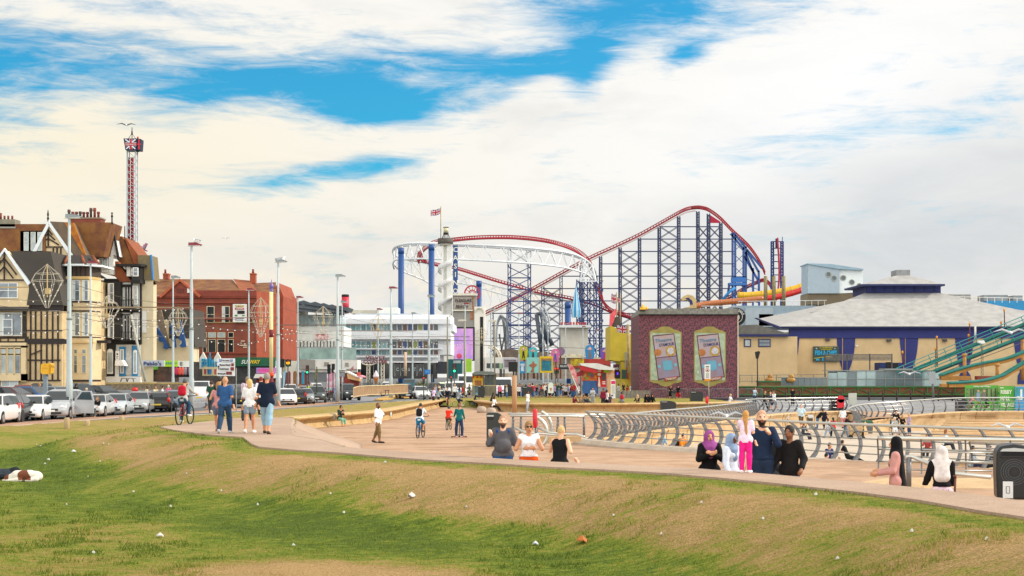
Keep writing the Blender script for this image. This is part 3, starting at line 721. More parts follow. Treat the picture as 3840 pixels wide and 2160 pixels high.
def footz(x,y):
 X,Y=np.array([x]),np.array([y])
 if inpoly(X,Y,PLAT)[0]:return .95
 if inpoly(X,Y,ROADP)[0]:return 0.0
 if inpoly(X,Y,LOW)[0]:return-1.3
 if inpoly(X,Y,vp)[0]:return float(.22-.22*sst((Y[0]-148)/18))
 if inpoly(X,Y,SEA)[0]:return float(hpl(X,Y)[0])if not(y>106 and x>14)else-.26
 return float(hgrass(X,Y)[0])
GD=16*1.003**np.arange(1080)
def ground_at(px,py):
 X=(px-1920)/F*GD;r_=CZ+(HY-py)*GD/F
 z=hgrass(X,GD)
 z=np.where(inpoly(X,GD,SEA),np.where((GD>106)&(X>14),-.26,hpl(X,GD)),z)
 z=np.where(inpoly(X,GD,vp),.22-.22*sst((GD-148)/18),z);z=np.where(inpoly(X,GD,LOW),-1.3,z)
 z=np.where(inpoly(X,GD,ROADP),0,z);z=np.where(inpoly(X,GD,PLAT),.95,z)
 k=np.nonzero(r_<=z)[0]
 return float(GD[k[0]])if len(k)else 200.0
def cloth(col,col2=None,kind='noise',scale=14,var=.16):return mat(col,.85,0,var,scale,col2,.25,kind=kind,spec=.2)
def person(label,px,fy,hy,pose=None,top='ffffff',topc2=None,sleeve=.75,legc='2b3a55',leg=1.92,shoe='e8e8e8',skin='a',hair='3a2a1c',hs='short',rz=0,w=1.0,belly=0,fem=0,D=None,z=None,group=None,skirt=None,beard=None,hijab=None,near=False,H=None,hem=.0,sock=None,topkind='noise',tscale=14,bare=False,loose=0.0,lowtop=False,capc=None,glasses=False,pack=None):
 pose=pose or{}
 if D is None:D=ground_at(px,fy)
 x=XW(px,D)
 if z is None:z=footz(x,D)if fy is None else ZW(fy,D)
 if H is None:H=(ZW(hy,D)-z)/(.985+pose.get('dh',0))
 root=thing('person',label,'person',(x,D,z),group,rz=R(rz))
 J=pose_joints(pose);pk=str(sorted(pose.items()));res=(.0092 if near else .0165)if H>.9 else .012
 rs=.0105 if near else .0165
 sm=mat(SK[skin],.55,0,.06,20);c=J['hd'];u=J['hup']
 def paint(q):
  m_=np.zeros(len(q))
  for s in(-1,1):m_[np.linalg.norm((q-(c+np.array([s*.018,-.046,.006])))/np.array([.0105,.02,.0055]),axis=1)<1]=1
  m_[np.linalg.norm((q-(c+np.array([0,-.052,-.036])))/np.array([.016,.02,.006]),axis=1)<1]=2
  if beard:m_[(q[:,2]<c[2]-.024)&(q[:,2]>c[2]-.085)&(q[:,1]<c[1]-.008)&(np.linalg.norm((q-(c+np.array([0,-.052,-.036])))/np.array([.013,.03,.006]),axis=1)>1)]=3
  return m_
 body=pmesh('body',(pk,w,belly,fem,near,bool(beard),H<.9),lambda:sdf_mesh('body',torso(J,0,w*.96,belly,fem)+arms(J,0,w)+legs(J,0,w)+head_prims(J,near)+hand_prims(J,near)+[('c',J['an'+n],J['toe'+n],.024,.018)for n in 'LR'],res,.018,None,paint if near or beard else None))
 put(body,'body',root,[sm,mat('2a2018',.4,0,0),mat('9c5a4c',.6,0,0),mat(beard or '3a2a20',.9,0,0)],H)
 if leg>0 and not skirt:
  me=pmesh('legs',(pk,w,belly,leg,near),lambda:sdf_mesh('trousers',legs(J,.010,w,leg,.006 if leg<1.3 else .004)+[('c',J['hipL']+J['up']*.015,J['hipR']+J['up']*.015,.064*w,.064*w,.9),('c',J['pv'],J['pv']+J['up']*.065,.068*w,.062*w,.8)],rs,.02))
  put(me,'trousers'if leg>1.3 else 'shorts',root,[cloth(legc,scale=10)],H)
 if skirt:
  L_,wd,sc=skirt;hz=J['pv'][2]
  me=pmesh('skirt',(pk,w,skirt[:2]),lambda:sdf_mesh('skirt',[('c',J['pv']+J['up']*.03,J['pv'],.06*w,.075*w,.85),('c',J['pv'],(J['anL']+J['anR'])/2*L_+J['pv']*(1-L_),.088*w,wd,.85)]+[('c',J['hip'+n],J['kn'+n],.07,.06)for n in 'LR'],rs,.03,lambda f,X,Y,Z:np.maximum(f,hz*(1-L_)+.03*L_-Z)))
  put(me,'skirt',root,[cloth(sc,scale=8,var=.25)],H)
 hz=J['pv'][2]-(.035+hem)
 def cut_top(f,X,Y,Z):
  f=np.maximum(f,hz-Z);nk=J['nk'];d=np.sqrt((X-nk[0])**2+(Y-nk[1]+.018)**2+((Z-nk[2]-.012)*.9)**2)-(.036 if not lowtop else .055);return np.maximum(f,-d)
 extra=[('c',J['hipL']+J['up']*.01,J['hipR']+J['up']*.01,.069*w+loose*.4,.069*w+loose*.4,.8),('c',J['pv']+J['up']*.03,J['pv']-np.array([0,0,.03+hem]),.074*w+loose*.5,.078*w+loose*.5,.85),('c',J['wa'],J['pv'],.068*w+loose*.4,.074*w+loose*.5,.85)]
 me=pmesh('top',(pk,w,belly,fem,sleeve,near,hem,loose,lowtop),lambda:sdf_mesh('top',torso(J,.008+loose*.35,w,belly,fem)+(arms(J,.008+loose*.4,w,sleeve)if sleeve>0 else[])+extra,rs,.018,cut_top))
 if not bare:put(me,'jacket'if sleeve>1.8 and loose else 'top',root,[cloth(top,topc2,topkind,tscale)],H)
 if shoe:
  me=pmesh('shoe',(pk,near),lambda:[sdf_mesh('shoe',[('c',J['an'+n]+np.array([0,.012,-.012]),J['toe'+n],.029,.022),('c',J['an'+n]+np.array([0,.012,-.024]),J['toe'+n]+np.array([0,0,-.004]),.022,.02)],rs,.01)for n in 'LR'])
  for q in me:put(q,'shoe',root,[mat(shoe,.6,0,.1,20)],H)
 if hs and not hijab:
  def cut_hair(f,X,Y,Z):
   face=np.sqrt(((X-c[0])/.041)**2+((Y-c[1]+.062)/.052)**2+((Z-c[2]+.022)/.066)**2)-1
   f=np.maximum(f,-face*.05)
   if hs in('short','crop','cap'):f=np.maximum(f,(c[2]-.018+(Y-c[1])*-.45)-Z)
   return f
  th={'crop':.0035,'short':.009,'cap':.008}.get(hs,.011)
  pr=[('e',c+np.array([0,.005,.008]),(.0415+th,.049+th,.058+th))]
  if hs=='long':pr+=[('c',c+np.array([0,.035,.0]),c+np.array([0,.052,-.16]),.046,.035,.7)]
  if hs=='vlong':pr+=[('c',c+np.array([0,.04,.0]),c+np.array([-.02,.062,-.3]),.044,.02,.7)]
  if hs=='tail':pr+=[('c',c+np.array([0,.06,.02]),c+np.array([0,.075,-.09]),.018,.012)]
  if hs=='bun':pr+=[('e',c+np.array([0,.05,.045]),(.025,.025,.025))]
  if hs=='bob':pr+=[('c',c+np.array([0,.02,.0]),c+np.array([0,.03,-.06]),.05,.044,.8)]
  if hs=='helmet':pr=[('e',c+np.array([0,0,.022]),(.062,.075,.056))]
  me=pmesh('hair',(pk,hs,near),lambda:sdf_mesh('hair',pr,rs*.8,.02,cut_hair))
  nm='helmet'if hs=='helmet'else 'cap'if hs=='cap'else 'hair'
  put(me,nm,root,[mat(hair,.7,0,.3,60,bump=.4)],H)
  if hs=='cap'and near:
   me=pmesh('brim',(pk,),lambda:sdf_mesh('brim',[('e',c+np.array([0,-.055,.03]),(.035,.035,.006))],.007,.01));put(me,'cap_brim',root,[mat(hair,.7)],H)
 if hijab:
  def cut_h(f,X,Y,Z):
   face=np.sqrt(((X-c[0])/.031)**2+((Y-c[1]+.055)/.035)**2+((Z-c[2]+.004)/.046)**2)-1;return np.maximum(f,-face*.04)
  nk=J['nk'];ln=hijab[1]
  me=pmesh('hijab',(pk,ln,near),lambda:sdf_mesh('headscarf',[('e',c+np.array([0,.008,.008]),(.052,.062,.069)),('c',c+np.array([0,.01,-.04]),nk+np.array([0,-.005,-.02]),.052,.07),('c',nk+np.array([0,-.02,-.02]),J['ch']+np.array([0,-.055,-.02]),.068,.045,.6),('c',c+np.array([0,.03,0]),J['ch']+np.array([-.02,.06,-.09*ln]),.052,.062,.6),('c',c+np.array([0,.03,0]),J['ch']+np.array([.02,.06,-.09*ln]),.052,.062,.6),('c',J['shL']*.8+nk*.2,J['shR']*.8+nk*.2,.045,.045,.9)],rs*.85,.03,cut_h))
  put(me,'headscarf',root,[cloth(hijab[0],scale=9,var=.3)],H)
 if glasses:
  b=MB()
  for s in(-1,1):b.disc((s*.019+c[0],c[2]+.006),.0145,c[1]-.062,c[1]-.054,10)
  b.box(c[0]-.045,c[0]+.045,c[1]-.057,c[1]-.052,c[2]+.010,c[2]+.014)
  o=b.build('sunglasses',mat('15120f',.15,0,0),root,False);o.scale=(H,)*3
 if pack:
  b=J['ch'];me=pmesh('pack',(pk,),lambda:sdf_mesh('backpack',[('c',b+np.array([-.03,.105,.05]),b+np.array([-.03,.11,-.06]),.055,.06,.8),('c',b+np.array([.03,.105,.05]),b+np.array([.03,.11,-.06]),.055,.06,.8),('c',b+np.array([0,.15,-.01]),b+np.array([0,.15,-.06]),.04,.045,.5)],.012,.02))
  put(me,'backpack',root,[cloth(pack,scale=6,var=.35)],H)
  me=pmesh('strap',(pk,),lambda:sdf_mesh('strap',[('c',J['sh'+n]*.65+J['nk']*.35+np.array([0,.04,.022]),J['sh'+n]*.7+J['nk']*.3+np.array([0,-.045,-.0]),.014,.013)for n in 'LR']+[('c',J['sh'+n]*.7+J['nk']*.3+np.array([0,-.048,0]),J['ch']+np.array([(-1 if n=='L'else 1)*.09,.0,-.05]),.013,.013)for n in 'LR'],.012,.01))
  put(me,'backpack_strap',root,[cloth(pack)],H)
 root['H']=H
 root['_J']=0
 del root['H'];del root['_J']
 PJ[root.name]=(J,H)
 return root
PJ={}
def jp(root,k):
 J,H=PJ[root.name];v=Vector(J[k]*H);v.rotate(root.rotation_euler);return root.location+v
WALK=dict(hipL=24,kneeL=8,hipR=-16,kneeR=22,armL=-18,armR=22,elL=15,elR=22,lean=3)
WALK2=dict(hipL=-18,kneeL=38,hipR=22,kneeR=6,armL=22,armR=-16,elL=22,elR=14,lean=3)
STAND=dict(hipL=2,hipR=-3,kneeL=3,kneeR=5,armL=3,armR=-3,abL=9,abR=9)
STANDB=dict(hipL=-3,hipR=4,kneeL=4,kneeR=8,armL=25,armR=20,elL=75,elR=60,twL=35,twR=35,abL=10,abR=10,nod=10)
SITP=dict(sit=.27,hipL=84,hipR=80,kneeL=82,kneeR=74,armL=30,armR=25,elL=55,elR=50,lean=8,dh=-.245)
BIKE=dict(sit=.52,hipL=68,kneeL=76,hipR=26,kneeR=38,armL=52,armR=52,elL=18,elR=18,abL=14,abR=14,lean=18,dh=-.02)
PUSH=dict(hipL=18,kneeL=8,hipR=-12,kneeR=18,armL=50,armR=50,elL=35,elR=35,lean=10)
FG='walkers on the upper path'
person('bald man in blue polo shirt and dark jeans walking away in front of the group',843,1625,1406,dict(WALK,abL=12,abR=12),'2f5688',None,.8,'2c4560',1.95,'b9bcbf','b','c99a78','crop',180,1.0,near=True,group=FG,loose=.006)
person('woman with bare legs and sandals half hidden behind the man in the blue polo',818,1620,1428,dict(WALK2,abR=20),'c88a8a',None,.5,'6b6f86',.55,'8a5a45','b','a8763f','bob',180,.92,fem=1,D=43.6,z=.95,group=FG)
person('person in green top and charcoal trousers with a dark ponytail, left of the blue polo',792,1556,1424,WALK2,'1f4a38',None,.7,'44474f',1.95,'c9c4bb','a','3a2019','tail',180,.95,fem=1,near=True,group=FG)
person('man with short dark hair and black T-shirt behind the blue polo',823,1560,1411,WALK,'1c1c20',None,.8,'25272c',1.95,'2c2c2c','a','2a1c12','short',180,group=FG,D=60,z=.93)
person('balding man in purple striped shirt behind the blonde woman',927,1577,1407,WALK,'b98fae','f0e6ee',.9,'33333d',1.95,'2c2c2c','b','8a7a6a','crop',180,1.12,group=FG,topkind='vwave',tscale=9,loose=.008)
person('blonde woman in white T-shirt and denim shorts walking away',936,1623,1422,dict(hipL=12,hipR=-10,kneeL=6,kneeR=14,armL=-4,armR=5,abL=13,abR=10,elL=10,elR=14),'f3f3f3',None,.75,'8d9cab',.52,'f2f2f2','b','d9b676','bob',180,.93,fem=1,near=True,group=FG,loose=.01)
person('red-haired woman in white top hidden behind the man in navy',978,1560,1409,WALK2,'e8e8ee',None,.8,'2c2d33',1.95,'c9b9a9','a','7a2a1c','short',180,.95,fem=1,group=FG,D=60,z=.93)
o=person('tall grey-haired man in navy T-shirt and pale denim shorts striding away',1000,1627,1392,dict(hipL=-14,kneeL=12,hipR=26,kneeR=12,armL=16,armR=-14,abL=12,abR=15,elL=20,elR=16,lean=4),'141f33',None,.75,'8fb0c4',1.12,'2e211a','b','8e8a80','short',180,1.05,near=True,group=FG,loose=.012,hem=.03)
wm=person('woman in sunglasses sitting on the long seat wall with patterned shorts',1275,1596,1496,dict(SITP,armL=20,armR=10,elL=100,elR=105,twL=25,twR=25),'23352f',None,.9,'7fae97',1.1,'55666a','b','2a1a14','tail',38,.95,fem=1,D=82.2,z=-.3,H=1.66,glasses=True,near=True)
bt=person('bald bearded man in white shirt and brown shorts walking right with a bottle',1418,1661,1510,dict(hipL=12,kneeL=10,hipR=-12,kneeR=14,armL=-6,armR=40,elL=20,elR=55,lean=-2),'f2f2f4',None,.85,'7a6544',1.05,'1e1c1b','c','6a4a38','crop',75,1.08,belly=.6,beard='2a1d16',near=True,loose=.012,hem=.02)
person('man in white T-shirt and grey trousers standing with a hand at his mouth',1979,1546,1466,dict(STAND,armL=35,elL=125,twL=20),'eef0f4',None,.8,'a7adb5',1.95,'e9e9e9','c','1e1612','crop',60,.98)
person('woman with long dark hair and white top sitting on a round concrete seat',1850,1546,1474,dict(SITP,sit=.3,kneeL=50,kneeR=40,elL=90),'efefef',None,1.2,'1d1c1e',1.95,'1d1c1e','c','21150f','long',60,.95,fem=1,H=1.66)
person('child in black tank top and white trim standing beside the round seat bending forward',1842,1532,1480,dict(STAND,lean=18),'1b2230',None,.3,'1b2230',1.0,'dddddd','c','21150f','long',100,H=1.4)
person('heavy bald bearded man in grey T-shirt, hand on his blue backpack strap',1886,None,None,dict(hipL=8,hipR=-6,kneeL=6,kneeR=8,armL=8,elL=125,twL=-8,abL=26,armR=-4,abR=20,elR=14,nod=4),'5b5a5f',None,.95,'2f5a8c',1.95,'4a4a4a','e','b58a70','crop',0,1.1,belly=.55,D=30.6,z=-.03,H=1.89,beard='55443a',near=True,loose=.004,hem=-.035,pack='2d4f96')
person('woman in sunglasses with white sleeveless top and orange shorts looking at her phone',1983,None,None,dict(hipL=6,hipR=-5,kneeL=6,kneeR=6,armL=14,armR=14,elL=80,elR=82,twL=40,twR=40,abL=24,abR=24,nod=6),'f0f0f4',None,.12,'e0581c',1.0,'eeeeee','b','9a7444','bun',4,1.03,fem=1,D=30.2,z=-.03,H=1.76,glasses=True,near=True,loose=.0,hem=-.085)
person('blond boy in black tank top and white shorts running to the right',2098,None,None,dict(hipL=30,kneeL=20,hipR=-25,kneeR=45,armL=-30,armR=30,elL=85,elR=80,abL=26,abR=26,lean=6),'17171a',None,.0,'efe8f4',1.0,'eeeeee','e','d2b078','crop',155,.96,D=29.8,z=-.03,H=1.75,near=True,loose=.008,hem=.04)
person('woman in purple headscarf and black dress standing with folded arms',2660,None,None,dict(STAND,armL=28,armR=28,elL=86,elR=88,twL=62,twR=62,abL=16,abR=16),'121113',None,1.95,'121113',1.9,'1c1c1c','b',None,None,4,1.1,fem=1,D=27.4,z=-.02,H=1.66,hijab=('9c4f93',.9),near=True,loose=.012,skirt=(.95,.1,'121113'))
person('woman in pale blue headscarf and glasses with white long-sleeved top',2742,None,None,dict(STAND,armL=10,armR=5,elL=20,elR=14,abL=14,abR=16),'dfe6f6',None,1.95,'e4e6ee',1.9,'444444','d',None,None,42,1.02,fem=1,D=27.0,z=-.02,H=1.62,hijab=('8fa6c8',.7),near=True,loose=.014,skirt=(.95,.09,'e6e8f0'))
person('girl with long blond hair and bright pink trousers standing on the path edge',2796,1776,1541,dict(hipL=2,hipR=-2,kneeL=2,kneeR=3,armL=6,abL=10,armR=45,elR=115,twR=10,abR=14),'eed9ee',None,.7,'e8258c',1.93,'f1eef2','e','c8904a','vlong',160,.95,D=25.35,z=.95,near=True,loose=.01)
person('tall bald bearded man in navy T-shirt facing the girl in pink, hand raised',2856,None,None,dict(hipL=4,hipR=-3,kneeL=4,kneeR=6,armL=4,abL=12,armR=40,elR=110,twR=38,abR=16),'1d2d47',None,.95,'24344c',1.95,'3a3a3a','e','cf9f80','crop',-4,.96,D=26.3,z=.0,H=2.07,beard='2e2019',near=True,loose=.004,hem=-.07)
person('man in dark T-shirt mostly hidden behind the tall bald man',2893,None,None,dict(STAND,abR=12),'23262c',None,.9,'4a4e56',1.95,'3a3a3a','c','18120e','short',150,1.0,D=27.6,z=-.02,H=1.7,loose=.008)
person('young man with black hair in dark bomber jacket looking left',2962,None,None,dict(hipL=4,hipR=-4,kneeL=4,kneeR=5,armL=8,armR=-8,elL=34,elR=58,abL=14,abR=20),'1c1a1b',None,1.95,'34394c',1.95,'333333','c','120e0c','short',-38,.96,D=26.3,z=-.02,H=1.80,near=True,loose=.02)
person('woman in long black headscarf and pink jacket holding a phone',3362,None,None,dict(STAND,armL=10,armR=10,elL=72,elR=70,twL=6,twR=12,abL=12),'c9928b',None,1.95,'a9b7c6',1.95,'dddddd','b',None,None,-112,1.02,fem=1,D=24.6,z=-.04,H=1.68,hijab=('131216',2.6),near=True,loose=.012)
person('woman in white headscarf and black jacket with pink skirt leaning on a stick',3532,None,None,dict(STAND,armR=16,abR=16,abL=4,elR=20,lean=6),'141317',None,1.95,'e9d3dd',1.9,'dddddd','b',None,None,168,.98,fem=1,D=23.6,z=-.1,H=1.63,hijab=('e5dcd8',.5),near=True,loose=.01,hem=-.1,skirt=(.95,.12,'e3c4d2'))
m_glass=mat('1c262b',.08,0,0,spec=.9);m_glass2=mat('32424a',.1,0,0,spec=.9);m_tyre=mat('18181a',.85);m_rim=mat('b9bcc0',.3,.8,0);m_plast=mat('1d1e20',.6,0,.1)
m_hl=mat('e8eef2',.1,.3,0);m_tl=mat('b01818',.2,0,0);m_chr=mat('c9ccd0',.2,.9,0);m_plate=mat('e9e9e2',.5,0,0);m_platey=mat('e0c23a',.5,0,0)
def paint(c):return mat(c,.22,.25,.04,2,spec=.7)
SHP={'hatch':([(0,.34,.60,.66),(.06,.24,.70,.79),(.35,.2,.80,.85),(.95,.2,.93,.875),(1.3,.2,.97,.88),(3.5,.2,1.0,.88),(3.95,.24,.98,.85),(4.1,.3,.92,.80),(4.18,.38,.72,.72)],[(1.0,.93),(1.85,1.42),(2.5,1.49),(3.3,1.45),(3.72,1.36),(4.05,.95)],4.18),'mpv':([(0,.34,.62,.68),(.06,.24,.76,.81),(.35,.2,.9,.87),(.9,.2,1.0,.89),(1.2,.2,1.03,.9),(3.9,.2,1.05,.9),(4.3,.24,1.03,.88),(4.42,.3,1.0,.85),(4.5,.38,.75,.78)],[(.8,1.0),(1.7,1.55),(2.4,1.64),(3.7,1.62),(4.15,1.55),(4.42,1.0)],4.5),'saloon':([(0,.34,.58,.66),(.06,.22,.68,.8),(.4,.18,.78,.86),(1.2,.18,.9,.89),(1.5,.18,.93,.9),(3.9,.18,.96,.9),(4.5,.24,.98,.87),(4.6,.3,.9,.82),(4.66,.38,.7,.74)],[(1.25,.9),(2.1,1.38),(2.7,1.44),(3.3,1.40),(3.75,1.28),(4.3,.96)],4.66),'suv':([(0,.4,.72,.7),(.06,.3,.88,.85),(.4,.26,1.0,.9),(1.1,.26,1.1,.93),(1.4,.26,1.13,.94),(4.0,.26,1.15,.94),(4.4,.3,1.13,.92),(4.52,.36,1.05,.88),(4.6,.45,.85,.8)],[(1.1,1.1),(1.75,1.68),(2.4,1.76),(3.9,1.74),(4.3,1.65),(4.52,1.1)],4.6),'van':([(0,.36,.75,.72),(.06,.28,.98,.9),(.4,.25,1.12,.96),(.8,.25,1.2,.99),(1.2,.25,1.22,1.0),(4.6,.25,1.22,1.0),(4.9,.28,1.22,1.0),(4.98,.3,1.2,.99),(5.0,.3,1.15,.98)],[(.75,1.18),(1.45,1.95),(2.0,2.12),(3.0,2.16),(4.9,2.16),(4.98,1.22)],5.0)}
PROTO={}
def car_proto(kind,rear):
 st,cab,L_=SHP[kind];van=kind=='van'
 root=thing('parked_car','x','car',(0,0,0))
 b=MB();vs=[];n=10;H0=L_/2
 for y,z0,z1,w in st:
  h=z1-z0;r=min(.1,h*.25);vs+=[(-w*.9,y-H0,z0),(-w,y-H0,z0+r),(-w*1.0,y-H0,z0+h*.55),(-w*.975,y-H0,z1-r),(-w*.88,y-H0,z1),(w*.88,y-H0,z1),(w*.975,y-H0,z1-r),(w*1.0,y-H0,z0+h*.55),(w,y-H0,z0+r),(w*.9,y-H0,z0)]
 k=len(st);fs=[(i*n+j,(i+1)*n+j,(i+1)*n+(j+1)%n,i*n+(j+1)%n)for i in range(k-1)for j in range(n)]+[tuple(range(n)),tuple(range(k*n-1,(k-1)*n-1,-1))]
 b.add(vs,fs,True);zt=[z for y,z in cab];zb=zt[0];ww=st[4][3]
 def hw(z):return ww*.93-(.0 if van else 1)*(z-zb)*.42-(z-zb)*.07
 vs=[(s*hw(z),y-H0,z)for y,z in cab for s in(-1,1)]+[(s*hw(zb)*.99,y-H0,zb-.05)for y,z in cab for s in(-1,1)]
 m=len(cab);fs=[(2*i,2*i+1,2*i+3,2*i+2)for i in range(m-1)]
 fs+=[(2*i,2*i+2,2*m+2*i+2,2*m+2*i)for i in range(m-1)]+[(2*i+3,2*i+1,2*m+2*i+1,2*m+2*i+3)for i in range(m-1)]+[(0,2*m,2*m+1,1),(2*m-2,2*m-1,4*m-1,4*m-2)]
 b.add(vs,fs);body=b.build('body',paint('808080'),root);body.data.materials[0]=paint('808080')
 def glz(name,q,mt=m_glass):
  g=MB();c=sum((Vector(p)for p in q),Vector())/4;nr=(Vector(q[1])-Vector(q[0])).cross(Vector(q[2])-Vector(q[0])).normalized();cc=Vector((0,0,zb))
  if nr.dot(c-cc)<0:nr=-nr;q=q[::-1]
  g.add([Vector(p)+nr*.012 for p in q]+[Vector(p)-nr*.02 for p in q],[tuple(range(len(q)))]+[(i,i+len(q),(i+1)%len(q)+len(q),(i+1)%len(q))for i in range(len(q))]);return g.build(name,mt,root)
 def on(i,t):a,c=cab[i],cab[i+1];return a[0]+(c[0]-a[0])*t-H0,a[1]+(c[1]-a[1])*t
 y0,z0=on(0,.1);y1,z1=on(0,.95);glz('windscreen',[(-hw(z0)*.95,y0,z0),(hw(z0)*.95,y0,z0),(hw(z1)*.93,y1,z1),(-hw(z1)*.93,y1,z1)])
 y0,z0=on(m-2,.08);y1,z1=on(m-2,.72 if not van else .5);glz('rear_window',[(-hw(z0)*.9,y0,z0),(hw(z0)*.9,y0,z0),(hw(z1)*.93,y1,z1),(-hw(z1)*.93,y1,z1)])
 ztop=cab[1][1]-.03;zbot=zb+.05;ya,yb=cab[0][0]+(cab[1][0]-cab[0][0])*.22-H0,cab[1][0]-H0+.05
 ye=cab[-2][0]-H0-.05 if not van else cab[1][0]-H0+.9;mid=(yb+ye)/2
 for s in(-1,1):
  for q in(([(ya+.12,zbot),(mid-.04,zbot),(mid-.04,ztop+.02),(yb,ztop)]),([(mid+.04,zbot),(ye+(.22 if not van else 0),zbot+.02),(ye-.05,ztop-.02),(mid+.04,ztop+.02)])):
   if van and q[0][0]>mid:continue
   glz('side_window',[(s*hw(z),y,z)for y,z in q])
 wr=.32 if kind!='suv'else .36
 for yy in(.78-H0,L_-.82-H0):
  for s in(-1,1):
   x=s*(ww-.10);t=MB();t.lathe((0,0,0),[(wr-.05,-.1),(wr,-.08),(wr,.08),(wr-.05,.1)],20);t.xf(Matrix.Translation((x,yy,wr))@Matrix.Rotation(R(90),4,'Y'))
   wo=t.build('wheel',m_tyre,root);q=MB();q.lathe((0,0,0),[(.03,.105),(wr*.66,.1),(wr*.68,.112),(wr*.62,.115),(.05,.112)],14)
   q.xf(Matrix.Translation((x,yy,wr))@Matrix.Rotation(R(90*s),4,'Y'));q.build('rim',m_rim,wo)
   a=MB();a.disc((yy,wr+.02),wr+.055,0,.02,18);a.xf(Matrix.Translation((s*(ww+.003)-.01,0,0))@Matrix.Rotation(R(90),4,'Z'));a.build('wheel_arch',m_plast,root)
 for s in(-1,1):
  h=MB();z=st[1][2];h.ball((s*(st[1][3]-.2),.12-H0,z-.07),.17,10,6,1,.8,.55);h.build('headlight',m_hl,root)
  h=MB();z=st[-3][2];h.ball((s*(st[-2][3]-.04),L_-.12-H0,z-.1),.14,8,6,.9,.9,1.5);h.build('tail_light',m_tl,root)
  h=MB();h.ball((s*(ww+.08),cab[0][0]+.42-H0,zb+.07),.1,8,5,1,.6,.8);h.build('wing_mirror',m_plast,root)
 g=MB();z=st[0][2];g.box(-.42,.42,-H0-.012,-H0+.1,z-.14,z-.03);g.build('grille',m_plast,root)
 g=MB();g.box(-.6,.6,-H0-.008,-H0+.2,st[0][1]-.04,st[0][1]+.07);g.box(-.62,.62,L_-H0-.3,L_-H0+.01,st[-1][1]-.06,st[-1][1]+.06);g.build('bumper',m_plast,root)
 g=MB();g.box(-.26,.26,-H0-.03,-H0-.01,.42,.53);g.build('number_plate',m_plate,root)
 g=MB();g.box(-.26,.26,L_-H0+.01,L_-H0+.03,.5 if not van else .7,.61 if not van else .81);g.build('number_plate',m_platey,root)
 return root
def car(kind,px,py,D,col,label,rear=False,rz=0,group='cars parked along the seafront',z=None,s=1.0,cat='car'):
 x=XW(px,D);z=0.0 if z is None else z
 if kind not in PROTO:r=PROTO[kind]=car_proto(kind,rear);r.location=(x,D,z)
 else:r=dup(PROTO[kind],(x,D,z))
 r.name='parked_car'if kind!='van'else 'van'
 r.rotation_euler=(0,0,R(rz+(180 if rear else 0)));r['label']=label;r['category']=cat
 if group:r['group']=group
 elif 'group'in r:del r['group']
 r.scale=(s,s,s)
 for c in r.children:
  if c.name.startswith('body'):
   for sl in c.material_slots:sl.link='OBJECT';sl.material=paint(col)
 return r
G1='cars parked side by side facing the promenade'
slab=MB();slab.pxy([(-60,93),(-31.5,93),(-24,122),(-27,131),(-60,131)],.005,.4);struct(slab.build('car_park',m_asph2))
car('mpv',-18,0,79,'e4e6e6','white car cut off by the left edge of the photo',rz=3,group=G1)
car('mpv',48,0,82.5,'24282d','charcoal people carrier seen from behind, leftmost of the near row',True,rz=5,group=G1)
car('hatch',128,0,85,'e9ebea','white hatchback between the charcoal people carrier and the silver van',rz=4,group=G1)
vn=car('mpv',232,0,88,'b4b8bc','tall silver van-like car with its door open beside the lamp post',rz=2,group=G1,s=1.1)
car('saloon',362,0,93,'c3c7c8','silver saloon behind the person in the powered wheelchair',rz=5,group=G1)
car('saloon',438,0,97,'bcc6cb','pale blue-silver saloon between two other silver cars',rz=6,group=G1)
car('hatch',524,0,101,'a3a7a8','silver-grey hatchback next to the black hatchback',rz=6,group=G1,s=1.02)
car('hatch',602,0,104,'191919','black hatchback seen from behind with a red tail light',True,rz=8,group=G1)
car('hatch',655,0,108,'5d6c7c','blue-grey hatchback behind the cyclist with the red backpack',rz=6,group=G1,s=1.02)
t=MB();dq=[(0,.32),(1.12,.32),(1.14,1.02),(.98,1.56),(.42,1.56),(.0,1.08)]
t.prism([(x,z)for x,z in dq],-.03,.03);t.xf(Matrix.Translation((1.02,-1.15,0))@Matrix.Rotation(R(-10),4,'Z'))
od=t.build('open_door',paint('b4b8bc'),vn,False);t=MB();t.prism([(.14,1.08),(1.04,1.06),(.93,1.5),(.46,1.5)],-.045,.045);t.xf(Matrix.Translation((1.02,-1.15,0))@Matrix.Rotation(R(-10),4,'Z'));t.build('door_window',m_glass2,od,False)
G2='cars in the row by the hotel wall'
for k,(kd,px,D,c,l,rr)in enumerate([('hatch',-40,100,'3a3f44','dark car at the far left behind the near row',0),('saloon',48,101,'5a1f27','maroon car behind the charcoal people carrier',75),('saloon',128,104,'2c5d96','blue car behind the white hatchback',70),('mpv',150,110,'32363c','dark grey car at the foot of the yellow box post',10),('saloon',218,107,'8a9aa6','grey-blue car with its roof showing over the tall silver van',60),('mpv',300,113,'3b4450','dark people carrier between the two pale lamp posts',30),('saloon',382,118,'2b2e33','dark car with raised boot lid in front of the black and white hotel',60),('hatch',84,113,'8b3038','dark red hatchback nearest the cream hotel',20)]):
 car(kd,px,0,D,c,l,rz=rr,group=G2,z=.4)
G3='cars parked beyond the third lamp post'
car('hatch',1076,0,127,'eceeee','white hatchback parked just right of the third lamp post',rz=10,group=G3)
car('hatch',1112,0,131,'2a2526','dark hatchback seen from behind between white and silver cars',True,rz=10,group=G3)
car('saloon',1142,0,133,'8d9394','silver-grey coupe behind the thin black signpost',rz=10,group=G3)
car('suv',1190,0,138,'4a5252','dark grey-green car beside the woman with the pushchair',rz=6,group=G3,s=.92)
car('suv',1300,0,150,'33383a','black estate at the end of the brown panel fence',rz=24,group=G3)
G4='traffic on the road'
